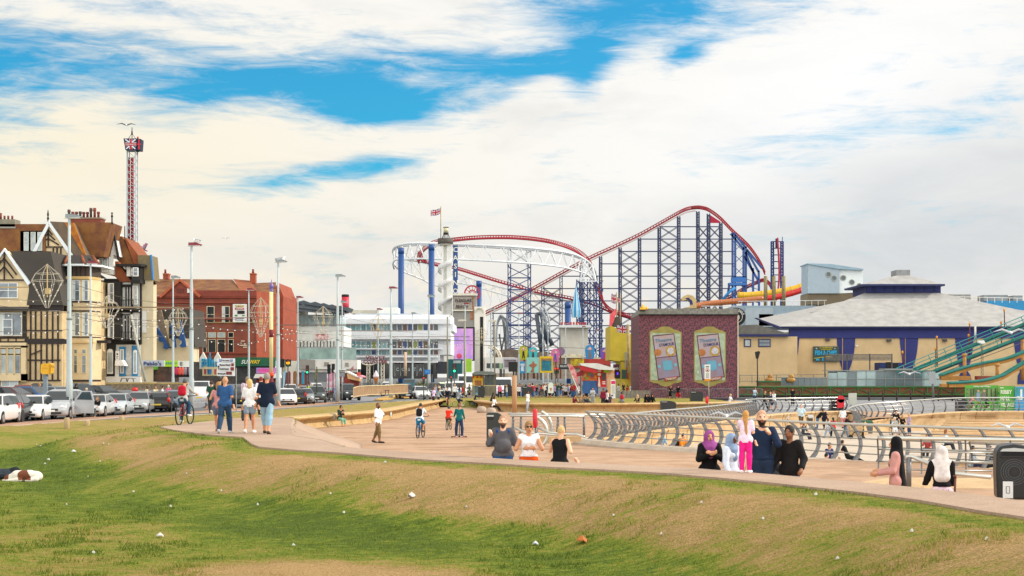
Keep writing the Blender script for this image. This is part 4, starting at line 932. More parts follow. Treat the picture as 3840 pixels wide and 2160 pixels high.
for kd,px,D,c,l,rr,rev,s in[('mpv',1090,163,'dfe2e2','white estate car behind the parked white hatchback',8,0,1),('saloon',1150,160,'8a97a3','blue-grey saloon behind the silver coupe',8,0,1),('mpv',1186,166,'e6e8e8','white people carrier behind the dark grey-green car',8,0,1.05),('suv',1376,185,'26282c','black off-roader seen from behind near the arched pub sign',4,1,1),('saloon',1412,178,'6d7376','grey saloon low behind the brown panel fence',0,0,1),('suv',1452,196,'d9dcdc','white pickup left of the teal van',4,1,1),('hatch',1462,182,'b8bdc0','silver hatchback below the white pickup',4,0,1),('van',1535,200,'1d5f6e','teal panel van seen from behind under the lit shop letters',2,1,.95),('suv',1520,160,'4b5055','dark grey car at the right end of the brown fence',12,0,.95),('saloon',1576,159,'e8eaea','white saloon facing the camera beside the traffic light',14,0,1),('suv',1630,170,'2c3033','black off-roader with roof rack behind the cyclists',8,0,1),('van',1665,186,'dcebc9','small pale green and white van near the crossing',5,0,.8),('van',1692,180,'eceeee','white people van right of the pale green van',5,0,.85),('van',1748,196,'f0f0f0','white box lorry in the queue behind the bus shelter',4,0,1.3),('van',1890,178,'eceded','white panel van facing the camera right of the bus shelter',-2,0,1.1),('hatch',2052,215,'b8bfc2','silver car among the crowd by the billboards',0,0,1),('van',758,124,'e6e7e8','white panel van seen from behind between cyclist and walkers',6,1,1.0),('suv',918,118,'2f3136','dark pickup mostly hidden behind the walkers',8,1,1.05),('van',1722,172,'e9e9e9','white van partly behind the slim grey signposts',3,0,.9)]:
 car(kd,px,0,D,c,l,bool(rev),rr,G4,None,s,'van'if kd=='van'else 'car')
def bike_proto(child):
 s=.72 if child else 1.0;r_=.34*s
 root=thing('bicycle','x','bicycle',(0,0,0))
 for yy in(-.53*s,.53*s):
  w=MB();n=22
  w.tube([(0,yy+r_*math.cos(2*math.pi*i/n),r_+r_*math.sin(2*math.pi*i/n))for i in range(n+1)],.024*s,6,False);wo=w.build('wheel',m_tyre,root)
  q=MB()
  for i in range(8):a=math.pi*i/8;q.tube([(0,yy-r_*.95*math.cos(a),r_-r_*.95*math.sin(a)),(0,yy+r_*.95*math.cos(a),r_+r_*.95*math.sin(a))],.004,3)
  q.build('spokes',m_rim,wo)
 A,B_,C_,D_=(0,.53*s,r_),(0,.12*s,.33*s),(0,.2*s,.86*s),(0,-.36*s,.9*s);E=(0,-.53*s,r_)
 f=MB();rr=.02*s
 for p,q in((A,B_),(B_,C_),(C_,D_),(B_,(0,-.38*s,.8*s)),(A,(0,.18*s,.8*s)),(D_,E)):f.tube([p,q],rr,6)
 f.build('frame',mat('808080',.3,.3,0),root)
 f=MB();f.tube([(-.3*s,-.36*s,1.02*s),(-.1*s,-.38*s,1.0*s),(.1*s,-.38*s,1.0*s),(.3*s,-.36*s,1.02*s)],.014,6);f.tube([(0,-.38*s,.88*s),(0,-.38*s,1.0*s)],.014,6);f.build('handlebar',m_plast,root)
 f=MB();f.ball((0,.22*s,.93*s),.11*s,8,5,.75,1.2,.4);f.tube([(0,.2*s,.84*s),(0,.22*s,.93*s)],.013,6);f.build('saddle',m_plast,root)
 f=MB();f.tube([(-.1*s,.12*s-.14*s,.3*s),(.1*s,.12*s+.14*s,.36*s)],.012,6);f.build('pedals',m_plast,root)
 return root
BP={}
def bicycle(px,py,label,col,rz,child=False,D=None,z=None):
 if D is None:D=ground_at(px,py)
 z=ZW(py,D)if z is None else z;x=XW(px,D)
 if child not in BP:r=BP[child]=bike_proto(child);r.location=(x,D,z)
 else:r=dup(BP[child],(x,D,z))
 r.rotation_euler=(0,0,R(rz));r['label']=label;r['group']='bicycles being ridden';r['category']='bicycle'
 for c in r.children:
  if c.name.startswith('frame'):
   for sl in c.material_slots:sl.link='OBJECT';sl.material=mat(col,.3,.3,0)
 return D,z
def rider(label,px,py,hy,bl,bcol,rz,child=False,sc=1.0,**kw):
 D,z=bicycle(px,py,bl,bcol,rz,child);th=R(rz)
 off=Vector((0,.2*(.72 if child else 1),0));off.rotate(Matrix.Rotation(th,3,'Z'))
 x=XW(px,D)+off.x;dd=D+off.y;H=(ZW(hy,D)-z)/1.02
 sit=(.86*(.72 if child else 1))/H+.03
 pz=dict(BIKE,sit=sit);pz['dh']=sit-.52
 H2=min(1.85,H)if not child else H
 person(label,1920+x/dd*F,None,None,pz,D=dd,z=z,H=H*1.0/(sit+.5)*1.0 if True else H2,rz=rz,**kw)
rider('cyclist in grey sweater and blue jeans with a red backpack riding away',693,1592,1409,'dark bicycle under the cyclist with the red backpack','8a2a2a',172,top='a9aca6',sleeve=1.95,legc='2d4a66',leg=1.95,shoe='d9d9d6',skin='b',hair='4a4e50',hs='cap',pack='b01a30',near=True,w=1.02)
rider('cyclist in white T-shirt and teal shorts with a black backpack riding away',1577,1642,1503,'blue bicycle under the cyclist with the black backpack','2d6f9e',170,top='d9e2ea',sleeve=.8,legc='1f7fae',leg=.95,shoe='3a3a3a',skin='b',hair='24332c',hs='cap',pack='1d1d20',near=True)
rider('child in red T-shirt and dark helmet cycling away',1683,1612,1519,'small green and red bicycle under the child in red','4a6e3a',168,child=True,top='e02f1e',sleeve=.7,legc='55463c',leg=.8,shoe='5a7080',skin='b',hair='33363c',hs='helmet',near=True)
rider('child in striped jumper and blue helmet on a green bicycle',1722,1526,1461,'yellow-green child bicycle left of the round seats','9ab82e',95,child=True,top='e9edf2',topc2='1e2a44',topkind='wave',tscale=8,sleeve=1.8,legc='1f2b45',leg=1.0,shoe='cccccc',hair='2a86b8',hs='helmet')
rider('small child in black top and turquoise helmet on a bicycle',1786,1524,1470,'small teal bicycle beside the round seats','2e8f8a',100,child=True,top='1c1f2a',sleeve=1.8,legc='1c2740',leg=1.0,shoe='333333',hair='2f9db5',hs='helmet')
rider('cyclist in navy jacket riding towards the camera with bare legs',1678,1524,1449,'orange bicycle under the oncoming cyclist in navy','a85a2a',8,top='1a2233',sleeve=1.9,legc='1a2233',leg=.6,shoe='444444',hair='2a1a14',hs='short')
rider('cyclist in a pink shirt and red cap in front of the green hoarding',3650,1545,1482,'red bicycle parked at the green hoarding, left one','a02828',60,top='d98a94',sleeve=.8,legc='44505e',leg=1.0,hair='b02a2a',hs='cap')
rider('cyclist in dark clothes in front of the green hoarding',3706,1545,1485,'red bicycle at the green hoarding, right one','a03030',75,top='2b3350',sleeve=1.8,legc='24262c',leg=1.9,hair='1e1a1a',hs='short')
gk=person('girl in teal hoodie and navy leggings standing on a three-wheeled scooter',1722,1640,1513,dict(spl=0,splL=9,splR=9,hipL=0,hipR=0,kneeL=2,kneeR=2,armL=18,armR=35,elL=20,elR=28,abL=10,abR=16),'156a6c',None,1.9,'263a5c',1.95,'e2c3c8','a','7a5230','tail',175,.93,near=True)
D_=gk.location.y;x_=gk.location.x;z_=gk.location.z
rt=thing('kick_scooter','black three-wheeled scooter under the girl in the teal hoodie','scooter',(x_,D_,z_))
b=MB();b.tube([(x_,D_+.1,z_+.16),(x_+.02,D_+.12,z_+.9)],.018,6);b.tube([(x_-.2,D_+.12,z_+.9),(x_+.24,D_+.12,z_+.9)],.016,6);b.build('handlebar',m_plast,rt)
for s in(-1,1):
 b=MB();b.tube([(x_,D_+.1,z_+.15),(x_+s*.16,D_,z_+.06),(x_+s*.34,D_-.12,z_+.035)],.018,6);b.build('arm',m_plast,rt)
 b=MB();b.box(x_+s*.16,x_+s*.36,D_-.2,D_+.04,z_+.03,z_+.05);b.build('footplate',mat('b02c30',.6),rt)
 b=MB();b.disc((x_+s*.34,z_+.035),.035,D_-.24,D_-.2,10);b.build('wheel',m_tyre,rt)
b=MB();b.disc((x_,z_+.05),.05,D_+.1,D_+.14,10);b.build('wheel',m_tyre,rt)
def held(name,label,cat,root,k,fn,off=(0,-.03,0)):
 p=jp(root,k)+Vector(off);b=MB();fn(b,p);return tag(b.build(name,fn.m),label,cat)
def fb(b,p):b.lathe(p-Vector((0,0,.08)),[(.03,0),(.033,.02),(.033,.14),(.012,.19),(.012,.21)],10)
fb.m=mat('dfe6d6',.1,0,.1,20);held('bottle','plastic bottle in the hand of the man in the white shirt','bottle',bt,'hdR',fb)
def fh(b,p):b.tube([p+Vector((.02,-.02,-.12)),p+Vector((-.14,-.03,.06)),p+Vector((-.02,.02,.16))],.0,4)if False else b.lathe(p+Vector((-.16,0,-.34)),[(.13,0),(.2,.03),(.2,.22),(.15,.34),(.14,.34)],12,True,1.1,.5)
fh.m=mat('a39a84',.8,0,.2,9);held('handbag','large khaki handbag on the seat wall beside the seated woman','handbag',wm,'hipL',fh,(-.22,.05,.32))
def ball_bag(b,p):b.lathe(p,[(.12,0),(.17,.05),(.16,.22),(.05,.33)],12,True,1,.45)
def stroller(px,py,label,col,rz,D=None,z=None,grp='pushchairs'):
 if D is None:D=ground_at(px,py)
 z=ZW(py,D)if z is None else z;rt=thing('pushchair',label,'pushchair',(XW(px,D),D,z),grp,R(rz))
 b=MB();b.tube([(-.22,.45,1.0),(-.22,.1,.55),(-.22,-.4,.1)],.018,6);b.tube([(.22,.45,1.0),(.22,.1,.55),(.22,-.4,.1)],.018,6);b.tube([(-.22,.45,1.0),(.22,.45,1.0)],.022,6)
 b.tube([(-.24,.35,.12),(-.22,0,.6)],.016,6);b.tube([(.24,.35,.12),(.22,0,.6)],.016,6);b.build('frame',m_plast,rt,False)
 b=MB();b.add([(-.2,-.25,.42),(.2,-.25,.42),(.2,.05,.4),(-.2,.05,.4),(-.2,.25,.85),(.2,.25,.85)],[(0,1,2,3),(3,2,5,4)]);b.box(-.2,.2,-.28,.1,.36,.44);b.box(-.2,.2,.08,.16,.42,.9);b.build('seat',cloth('6a6258'),rt,False)
 b=MB();n=8
 for i in range(n):
  a0,a1=math.pi*.1+i*math.pi*.55/n,math.pi*.1+(i+1)*math.pi*.55/n
  b.add([(-.22,.18-.34*math.cos(a0)*1,.72+.34*math.sin(a0)),(.22,.18-.34*math.cos(a0),.72+.34*math.sin(a0)),(.22,.18-.34*math.cos(a1),.72+.34*math.sin(a1)),(-.22,.18-.34*math.cos(a1),.72+.34*math.sin(a1))],[(0,1,2,3)])
 b.build('hood',cloth(col),rt,False)
 for x,y,r_ in((-.25,.35,.13),(.25,.35,.13),(-.22,-.42,.09),(.22,-.42,.09)):
  b=MB();b.disc((0,0),r_,-.02,.02,14);b.xf(Matrix.Translation((x,y,r_))@Matrix.Rotation(R(90),4,'Z'));b.build('wheel',m_tyre,rt,False)
 return rt
def wheelchair(px,py,label,rz,D=None,z=None):
 if D is None:D=ground_at(px,py)
 z=ZW(py,D)if z is None else z;rt=thing('wheelchair',label,'wheelchair',(XW(px,D),D,z),'wheelchairs',R(rz))
 b=MB();b.box(-.22,.22,-.22,.22,.44,.5);b.build('seat',m_plast,rt,False);b=MB();b.box(-.22,.22,.2,.25,.5,.98);b.build('backrest',m_plast,rt,False)
 for s in(-1,1):
  b=MB();b.tube([(s*.27,.0+.3*math.cos(i*.3142*1),.3+.3*math.sin(i*.3142))for i in range(21)],.016,5);b.build('wheel',m_tyre,rt,False)
  b=MB();b.disc((0,0),.08,-.02,.02,10);b.xf(Matrix.Translation((s*.22,-.36,.08))@Matrix.Rotation(R(90),4,'Z'));b.build('caster',m_tyre,rt,False)
  b=MB();b.tube([(s*.25,.25,.92),(s*.25,.22,.5),(s*.24,-.25,.48),(s*.22,-.42,.14)],.014,6);b.tube([(s*.25,.22,.7),(s*.25,-.15,.7)],.02,6);b.build('frame',m_rim,rt,False)
 return D,z
D,z=wheelchair(3354,1632,'wheelchair in front of the tan wall on the lower promenade',0)
person('white-haired woman in patterned blouse sitting in the wheelchair',3354,None,None,dict(SITP,elL=80,elR=80,twL=30,twR=30),D=D-.05,z=z+.02,H=1.6,top='5f7f85',topc2='e0e6e4',tscale=20,sleeve=1.0,legc='e6e8ee',leg=1.4,hair='efe9df',hs='bob',fem=1,rz=-5)
person('woman in black with long dark hair standing behind the wheelchair',3360,None,None,STANDB,D=D+.7,z=z,H=1.68,top='1a1a1c',sleeve=1.9,legc='1a1a1c',hair='2a1714',hs='long',fem=1)
D,z=wheelchair(366,1563,'black powered wheelchair on the red pavement before the silver cars',60)
person('person in black jumper and grey trousers in the powered wheelchair',368,None,None,dict(SITP,lean=4,nod=10),D=D,z=z+.03,H=1.7,top='17181c',sleeve=1.9,legc='6f7675',leg=1.9,shoe='222222',hair='8a6a4a',hs='bob',rz=-20)
LP='people on the lower promenade'
person('heavy man in pale blue T-shirt and brown shorts walking towards the camera',3004,1603,1514,dict(WALK,abL=20,abR=20),'c3dbe6',None,.9,'5f5240',1.05,'8a6a50','e','a8836a','crop',5,1.15,belly=.6,group=LP,loose=.008)
person('small boy in white shirt and grey shorts running beside the heavy man',2953,1594,1549,WALK2,'e9edf2',None,.8,'8c8a84',.9,'777777','e','b07a48','short',-30,.9,group=LP)
person('woman in black top and jeans bending over the beige pushchair',3066,1611,1541,dict(STAND,lean=38,armL=60,armR=60,nod=-10,dh=-.06),'1b1a1c',None,1.8,'4d6f92',1.95,'333333','a','1e1512','bun',60,.98,fem=1,group=LP,H=1.68)
stroller(3040,1610,'beige and black pushchair facing the camera with a hood','b9b5b0',10)
person('woman in black coat and leggings with hair in a bun walking away',3090,1608,1530,WALK,'1c2030',None,1.9,'1c1c22',1.95,'222222','a','4a2f22','bun',185,.95,fem=1,group=LP,loose=.01,hem=.12)
person('woman in pale blue tunic and loose trousers walking left',3105,1642,1566,WALK,'c6cfdb',None,1.9,'9aabc0',1.9,'777777','c','1a1412','long',-60,1.0,fem=1,group=LP,loose=.012,hem=.16)
person('woman in red jacket with a black shoulder bag walking away',3125,1643,1563,WALK2,'c6222a',None,1.9,'15151a',1.95,'222222','c','1a1412','long',190,.98,fem=1,group=LP,loose=.01,hem=.04)
person('woman in white jumper and pink trousers walking away',3161,1606,1525,WALK,'eef2f6',None,1.9,'d3898c',1.95,'333333','a','1f1a1c','tail',180,.98,fem=1,group=LP,loose=.006)
person('person in black jacket and grey jeans pushing the pink pushchair',3170,1640,1555,PUSH,'1f1d20',None,1.9,'66788e',1.95,'333333','b','2a201c','short',70,1.03,group=LP,loose=.01)
stroller(3212,1646,'black pushchair with a bright pink hood being pushed right','d8325c',80)
person('woman in black jacket and shorts holding papers beside the wheelchair',3384,1633,1558,STANDB,'17161a',None,1.9,'17161a',.7,'2a2a2a','b','a8763f','long',0,.95,fem=1,group=LP,loose=.008)
person('bald man in lilac T-shirt and navy shorts facing left',3409,1635,1550,STAND,'a89bb8',None,.8,'38476b',1.05,'333333','b','c7a58c','crop',-80,1.02,belly=.4,group=LP)
person('person in black lying back on the steps with legs out to the right',3180,None,None,dict(SITP,sit=.07,hipL=78,hipR=80,kneeL=10,kneeR=24,lean=-22,armL=-30,armR=-25,elL=10,elR=10),D=66,z=-1.24,H=1.75,top='1a1a1c',sleeve=.6,legc='1a1a1c',hair='3a2418',hs='short',rz=75,group=LP)
person('person in grey jumper and dark trousers sitting low beyond the right-hand railing',3640,None,None,dict(SITP,sit=.12,lean=6,hipL=100,hipR=95,kneeL=95,kneeR=80),D=58,z=-1.2,H=1.7,top='9aa3ab',sleeve=1.9,legc='28304a',hair='1a1a1c',hs='short',rz=60,group=LP)
person('person in dark jacket sitting beside the black litter bin beyond the railing',3705,None,None,dict(SITP,sit=.12,lean=6,hipL=100,hipR=95,kneeL=95,kneeR=80),D=58,z=-1.2,H=1.7,top='3a4046',sleeve=1.9,legc='2c3038',hair='3a2a22',hs='short',rz=40,group=LP)
person('person with dark hair and orange top sitting behind the front railing',2556,None,None,dict(SITP,sit=.12,hipL=95,hipR=95,kneeL=90,kneeR=90),D=66,z=-1.05,H=1.75,top='e0821c',sleeve=.8,legc='2c2226',hair='171212',hs='short',rz=40,group=LP)
person('person in dark jacket sitting next to the orange top behind the front railing',2540,None,None,dict(SITP,sit=.12,hipL=95,hipR=95,kneeL=90,kneeR=90),D=66.5,z=-1.05,H=1.75,top='3b2a2c',sleeve=1.9,legc='2c2226',hair='171212',hs='short',rz=-10,group=LP)
person('woman in white top with dark hair sitting below the bomber jacket man',2930,None,None,dict(SITP,sit=.12,hipL=95,hipR=95,kneeL=90,kneeR=90,lean=20),D=60,z=-1.24,H=1.7,top='e3e8ea',sleeve=1.2,legc='1c1c20',hair='1f1714',hs='long',rz=-70,group=LP)
person('dark-haired boy in white T-shirt seated below the front railing',3090,None,None,dict(SITP,sit=.14),D=57,z=-1.42,H=1.6,top='e6ecf4',sleeve=.8,legc='2c3038',hair='171212',hs='short',rz=70,group=LP)
person('person in hi-vis yellow-green top lying low below the front railing',3200,None,None,dict(SITP,sit=.14),D=54,z=-1.75,H=1.6,top='b6d432',sleeve=.8,legc='2c3038',hair='2a1c16',hs='short',rz=-60,group=LP,glasses=True)
person('person in bright blue top low behind a railing post',3160,None,None,dict(SITP,sit=.14),D=55,z=-1.6,H=1.6,top='2f66b8',sleeve=1.2,legc='2c3038',hair='7a3a2a',hs='short',rz=20,group=LP)
FC='people on the grey forecourt'
person('man in black T-shirt and trousers standing on the grey forecourt',2973,1522,1454,STAND,'1a1b20',None,.8,'1c1d24',1.95,'222222','b','2a1c14','crop',180,group=FC)
person('man in white T-shirt walking behind the far railing',2903,1544,1470,WALK,'e8ecf2',None,.8,'2b3040',1.0,'333333','b','6a3f24','short',-60,group=FC,D=118,z=-.26,H=1.7)
person('woman in black T-shirt behind the far railing',2867,1540,1472,WALK2,'1c1d1c',None,.8,'23232a',1.95,'333333','a','a8743f','short',60,fem=1,group=FC,D=119,z=-.26,H=1.65)
person('child in dark T-shirt beside the man in white behind the railing',2889,1544,1475,WALK2,'3a3c44',None,.8,'2b3040',1.0,'333333','e','c99a68','short',0,.9,group=FC,D=118.6,z=-.26,H=1.58)
person('woman in pale denim jacket walking beside the metal barriers',2830,1518,1471,STANDB,'a3b6c4',None,1.9,'3a4556',1.95,'555555','b','3a1d18','long',30,fem=1,group=FC,D=142,z=-.2,H=1.66)
person('blonde woman in white and black sitting at the forecourt edge',2736,1508,1478,SITP,'e3e5e8',None,.9,'17181c',1.95,'333333','b','d3b47c','bun',60,fem=1,group=FC,D=128,z=-.25,H=1.65)
person('woman in black dress with a pushchair before the pink poster building',2515,1500,1444,STANDB,'151416',None,.8,'151416',.7,'222222','b','7a3e22','long',20,fem=1,group=FC,D=146,z=0,H=1.62,skirt=(.45,.08,'151416'))
person('man in black T-shirt and bright red shorts before the pink poster building',2543,1500,1438,WALK,'15171c',None,.9,'b01f2c',.95,'333333','b','14100e','short',150,1.05,group=FC,D=146,z=0,H=1.75)
stroller(2528,1500,'dark pushchair between the black dress and the red shorts','26262a',10,D=145,z=0)
MD='people around the far seat wall'
def md(label,px,fy,hy,pose,top,sl,lc,lg,hair,hs='short',rz=0,fem=0,**k):person(label,px,fy,hy,pose,top,None,sl,lc,lg,k.pop('shoe','444444'),k.pop('skin','b'),hair,hs,rz,k.pop('w',1.0),fem=fem,group=k.pop('group',MD),**k)
md('woman in lavender T-shirt and dark shorts walking right with a bare leg forward',1626,1519,1451,WALK,'c9b8dc',.8,'3a3328',.8,'8a4a28','tail',60,1)
md('woman in grey top with a pink bag and floral black trousers',1644,1522,1453,WALK2,'8fa3ac',1.9,'1c1c24',1.95,'5a2f24','long',120,1)
md('man with red backpack and khaki shorts standing on the plaza',2331,1543,1469,STAND,'7b8394',.9,'6f6850',1.0,'1a1412','short',185,skin='c',pack='b5202c')
md('woman in white top and black trousers beside the stone information column',2275,1536,1462,STAND,'e3e6ea',1.0,'17171c',1.95,'17100e','tail',120,1,skin='c')
md('woman in maroon top standing left of the woman in white and black',2262,1531,1456,STAND,'7a1f33',1.9,'2a2a33',1.95,'17100e','long',-20,1,skin='c')
md('child in dark blue top and plaid shorts beside the information column',2287,1536,1478,STANDB,'2a3444',.9,'6a5a72',1.0,'17100e','short',20,0,skin='c',w=.9)
md('woman in pale grey hooded jacket standing over the seated family',2222,1520,1453,STANDB,'a9b0b2',1.9,'8b949c',1.4,'3a2018','long',10,1,loose=.01)
for l,px,D,t_,lc,hr,r_,lg in[('woman in maroon with long hair sitting at the left end of the far seat wall',2152,118,'6b1a2e','1e1c22','1a1210',40,'long'),('man in khaki cap and brown trousers slumped on the far seat wall',2176,117.5,'7c6a58','8a6348','8f8f7c',40,'cap'),('person in teal and black jacket on the far seat wall',2186,119,'1f2c33','39414c','241812',60,'short'),('person in grey tracksuit leaning forward on the far seat wall',2200,118,'39414f','8c9096','241812',70,'short')]:
 md(l,px,None,None,dict(SITP,sit=.27),t_,1.9,lc,1.95,hr,lg,r_,D=D,z=-.26,H=1.72)
md('woman in beige headscarf sitting at the right end of the far seat wall',2392,None,None,SITP,'2a2226',1.9,'b49a7a',1.9,'x',None,-30,1,D=121,z=-.2,H=1.65,hijab=('c2a27c',1))
for i,(px,dd)in enumerate(((2420,121),(2432,122),(2445,120.5))):
 md(['left','middle','right'][i]+' of three figures in black robes and headscarves on the far seat wall',px,None,None,SITP,'141316',1.9,'141316',1.9,'x',None,[30,-20,10][i],1,D=dd,z=-.2,H=1.65,hijab=('141316',2),skirt=(.9,.1,'141316'))
CR='crowd along the road and kiosk'
tops=['2c4a3c','e6e8ec','7a6a52','d76a8c','3f7f7a','8a9ab0','c3c6cc','b03a3a','26262a','9a86b4','4f6a96','e0d2b0']
words={'2c4a3c':'dark green','e6e8ec':'white','7a6a52':'khaki','d76a8c':'pink','3f7f7a':'teal','8a9ab0':'grey-blue','c3c6cc':'pale grey','b03a3a':'red','26262a':'black','9a86b4':'lilac','4f6a96':'denim blue','e0d2b0':'cream'}
crowd=[(1964,0,'in the crowd left of the pink-topped woman'),(1988,1,'in front of the palm billboard'),(2009,3,'with blue jeans in the kiosk crowd'),(1998,7,'behind the pink-topped woman'),(2022,5,'with a sunhat near the pushchair'),(2037,11,'leaning over the dark pushchair'),(2079,9,'with black trousers beside the ice-cream board'),(2102,0,'standing alone before the kiosk flag'),(2114,6,'under the red feather flag'),(2129,10,'behind the feather flag'),(2134,1,'in grey shorts at the kiosk end'),(2147,7,'at the kiosk counter, left'),(2221,7,'at the kiosk counter, right'),(2187,4,'in a green headscarf below the kiosk awning'),(2054,8,'beyond the litter bin'),(1950,2,'by the dark screen post')]
for i,(px,c,w_)in enumerate(crowd):
 D=160+(i*37%11);md('person in %s top %s'%(words[tops[c]],w_),px,None,None,[STAND,WALK,WALK2,STANDB][i%4],tops[c],[.8,1.9][i%2],['2b3040','3f6fae','1c1c22','8a8f98'][(i*3+(1 if c==3 else 0))%4],[1.95,1.0][i%3==1],['2a1a12','6a4428','b08a50','1a1412'][i%4],['short','long','bob','cap'][i%4],i*67%360,i%2,D=D,z=.0,H=1.6+.04*(i%4),group=CR)
stroller(2032,1478,'dark pushchair in the crowd before the kiosk','24262c',30,D=163,z=0)
lefts=[(120,107,1,'white and black top behind the maroon car',.4),(148,107.5,8,'black shirt behind the charcoal people carrier',.4),(284,108,8,'dark shirt behind the silver door',.4),(326,101,11,'blond head behind the silver saloon',.1),(550,122,11,'pale jacket by the low stone wall, left',.1),(584,122,11,'cap and pale jacket by the low stone wall, right',.1),(608,122,1,'white shirt with backpack straps by the stone wall',.1),(632,123,3,'pinkish top past the stone wall',.1),(886,118,4,'navy top leaning on the dark pickup',.3),(1128,158,8,'dark clothes beside the green traffic light',0),(1154,158,2,'hi-vis yellow jacket under the green traffic light',0),(1170,158,1,'white top beside the hi-vis jacket',0),(1068,150,5,'grey shirt near the pale blue flag',0),(1120,157,1,'white top near the shop doors',0),(1306,162,5,'grey shirt before the cream awning',0),(1322,160,8,'black dress before the cream awning',0),(1344,162,8,'dark shirt at the stall',0),(1634,160,5,'grey top behind the cyclists',0),(1648,162,11,'dark vest among the road crossers',0),(1706,150,1,'white shirt crossing near the grey bin',0),(1722,150,8,'black top crossing near the grey bin',0),(1738,152,7,'reddish top beyond the grey bin',0)]
for i,(px,D,c,w_,z)in enumerate(lefts):
 col='c9d82e'if 'hi-vis'in w_ else tops[c]
 md('person in '+w_,px,None,None,[WALK,STAND,WALK2][i%3],col,[.8,1.9][i%2],['2b3040','1c1c22','5a6b80'][i%3],1.95,['2a1a12','a8763f','1a1412','c9b9a0'][i%4],['short','bob','long'][i%3],i*77%360,i%2,D=D,z=z,H=1.62+.04*(i%4),group='people among the cars and shops')
md('woman in pale teal hoodie and black leggings pushing a red pushchair',1231,1503,1443,PUSH,'9fb9ba',1.9,'17171c',1.95,'c9a05a','tail',175,1,group='people among the cars and shops')
md('woman in pale blue tunic beside the teal hoodie',1255,1501,1440,STAND,'9fb0d2',1.2,'a9b6d0',1.95,'b89a68','short',170,1,group='people among the cars and shops')
md('man in teal T-shirt pushing a pushchair right of the fourth lamp post',1284,1499,1433,PUSH,'4f9c94',.9,'4a3a3f',1.95,'2a1a12','short',160,0,group='people among the cars and shops')
stroller(1243,1503,'red and black pushchair of the woman in the teal hoodie','a03040',170,D=143,z=0);stroller(1294,1500,'pink and black pushchair of the man in the teal T-shirt','b0304a',160,D=150,z=0)
wh=['near the white panel van','by the lamp post right of the turquoise billboard','before the dark screen post','beside the feather flag','behind the pushchair in the crowd','in front of the low arcade','by the yellow building gate','near the picket fence','at the kerb by the red traffic light','left of the bus shelter']
cn={'e6e8ec':'white','26262a':'black','d76a8c':'pink','4f6a96':'blue','b03a3a':'red','c3c6cc':'grey','2c4a3c':'green'}
for i in range(26):
 px=[1945,1958,1972,1984,1996,2012,2030,2046,2062,2090,2108,2122,2140,2156,2172,2198,2208,2230,2320,2338,2352,2366,2380,1760,1874,1900][i];c=list(cn)[(i*3)%7]
 md('%s in %s %s'%(['person with dark hair','person with fair hair'][i%2],cn[c],['T-shirt','jacket','top'][i%3])+' '+wh[i%10],px,None,None,[WALK,STANDB,WALK2,STAND][i%4],c,[1.9,.8][i%2],['23262e','4a6a94','8a8478','1a1a1e'][(i*5)%4],[1.95,1.95,.9][i%3],['2a1a12','b08a50'][i%2],['short','bob','long','tail'][(i*3)%4],i*97%360,i%2,D=[164,171,158][i%3]if px>1930 else 156,z=.0,H=1.58+.05*(i%5),group=CR)
for i,(px,D,c,rz_)in enumerate(((3105,61,'2a3a6a',30),(2790,62,'d8dce2',-40),(2480,72,'8fb0c8',20),(3010,88,'444a52',50),(3480,70,'b04a4a',-30),(3540,76,'e2e2e2',60))):
 md('person in %s sitting on the concrete steps, %s'%(['navy','white','pale blue','dark grey','red','pale cream'][i],['below the bomber jacket man','behind the girl in pink','beyond the first bowed posts','left of the strollers','far right of the wheelchair','near the sandy steps'][i]),px,None,None,dict(SITP,sit=.14,hipL=98,hipR=94),c,1.2,'2c3038',1.9,['1a1412','8a5a34'][i%2],['short','long'][i%2],rz_,i%2,D=D,z=-1.24,H=1.68,group=LP)
gz=lambda px,D:footz(XW(px,D),D)
PJ.clear()
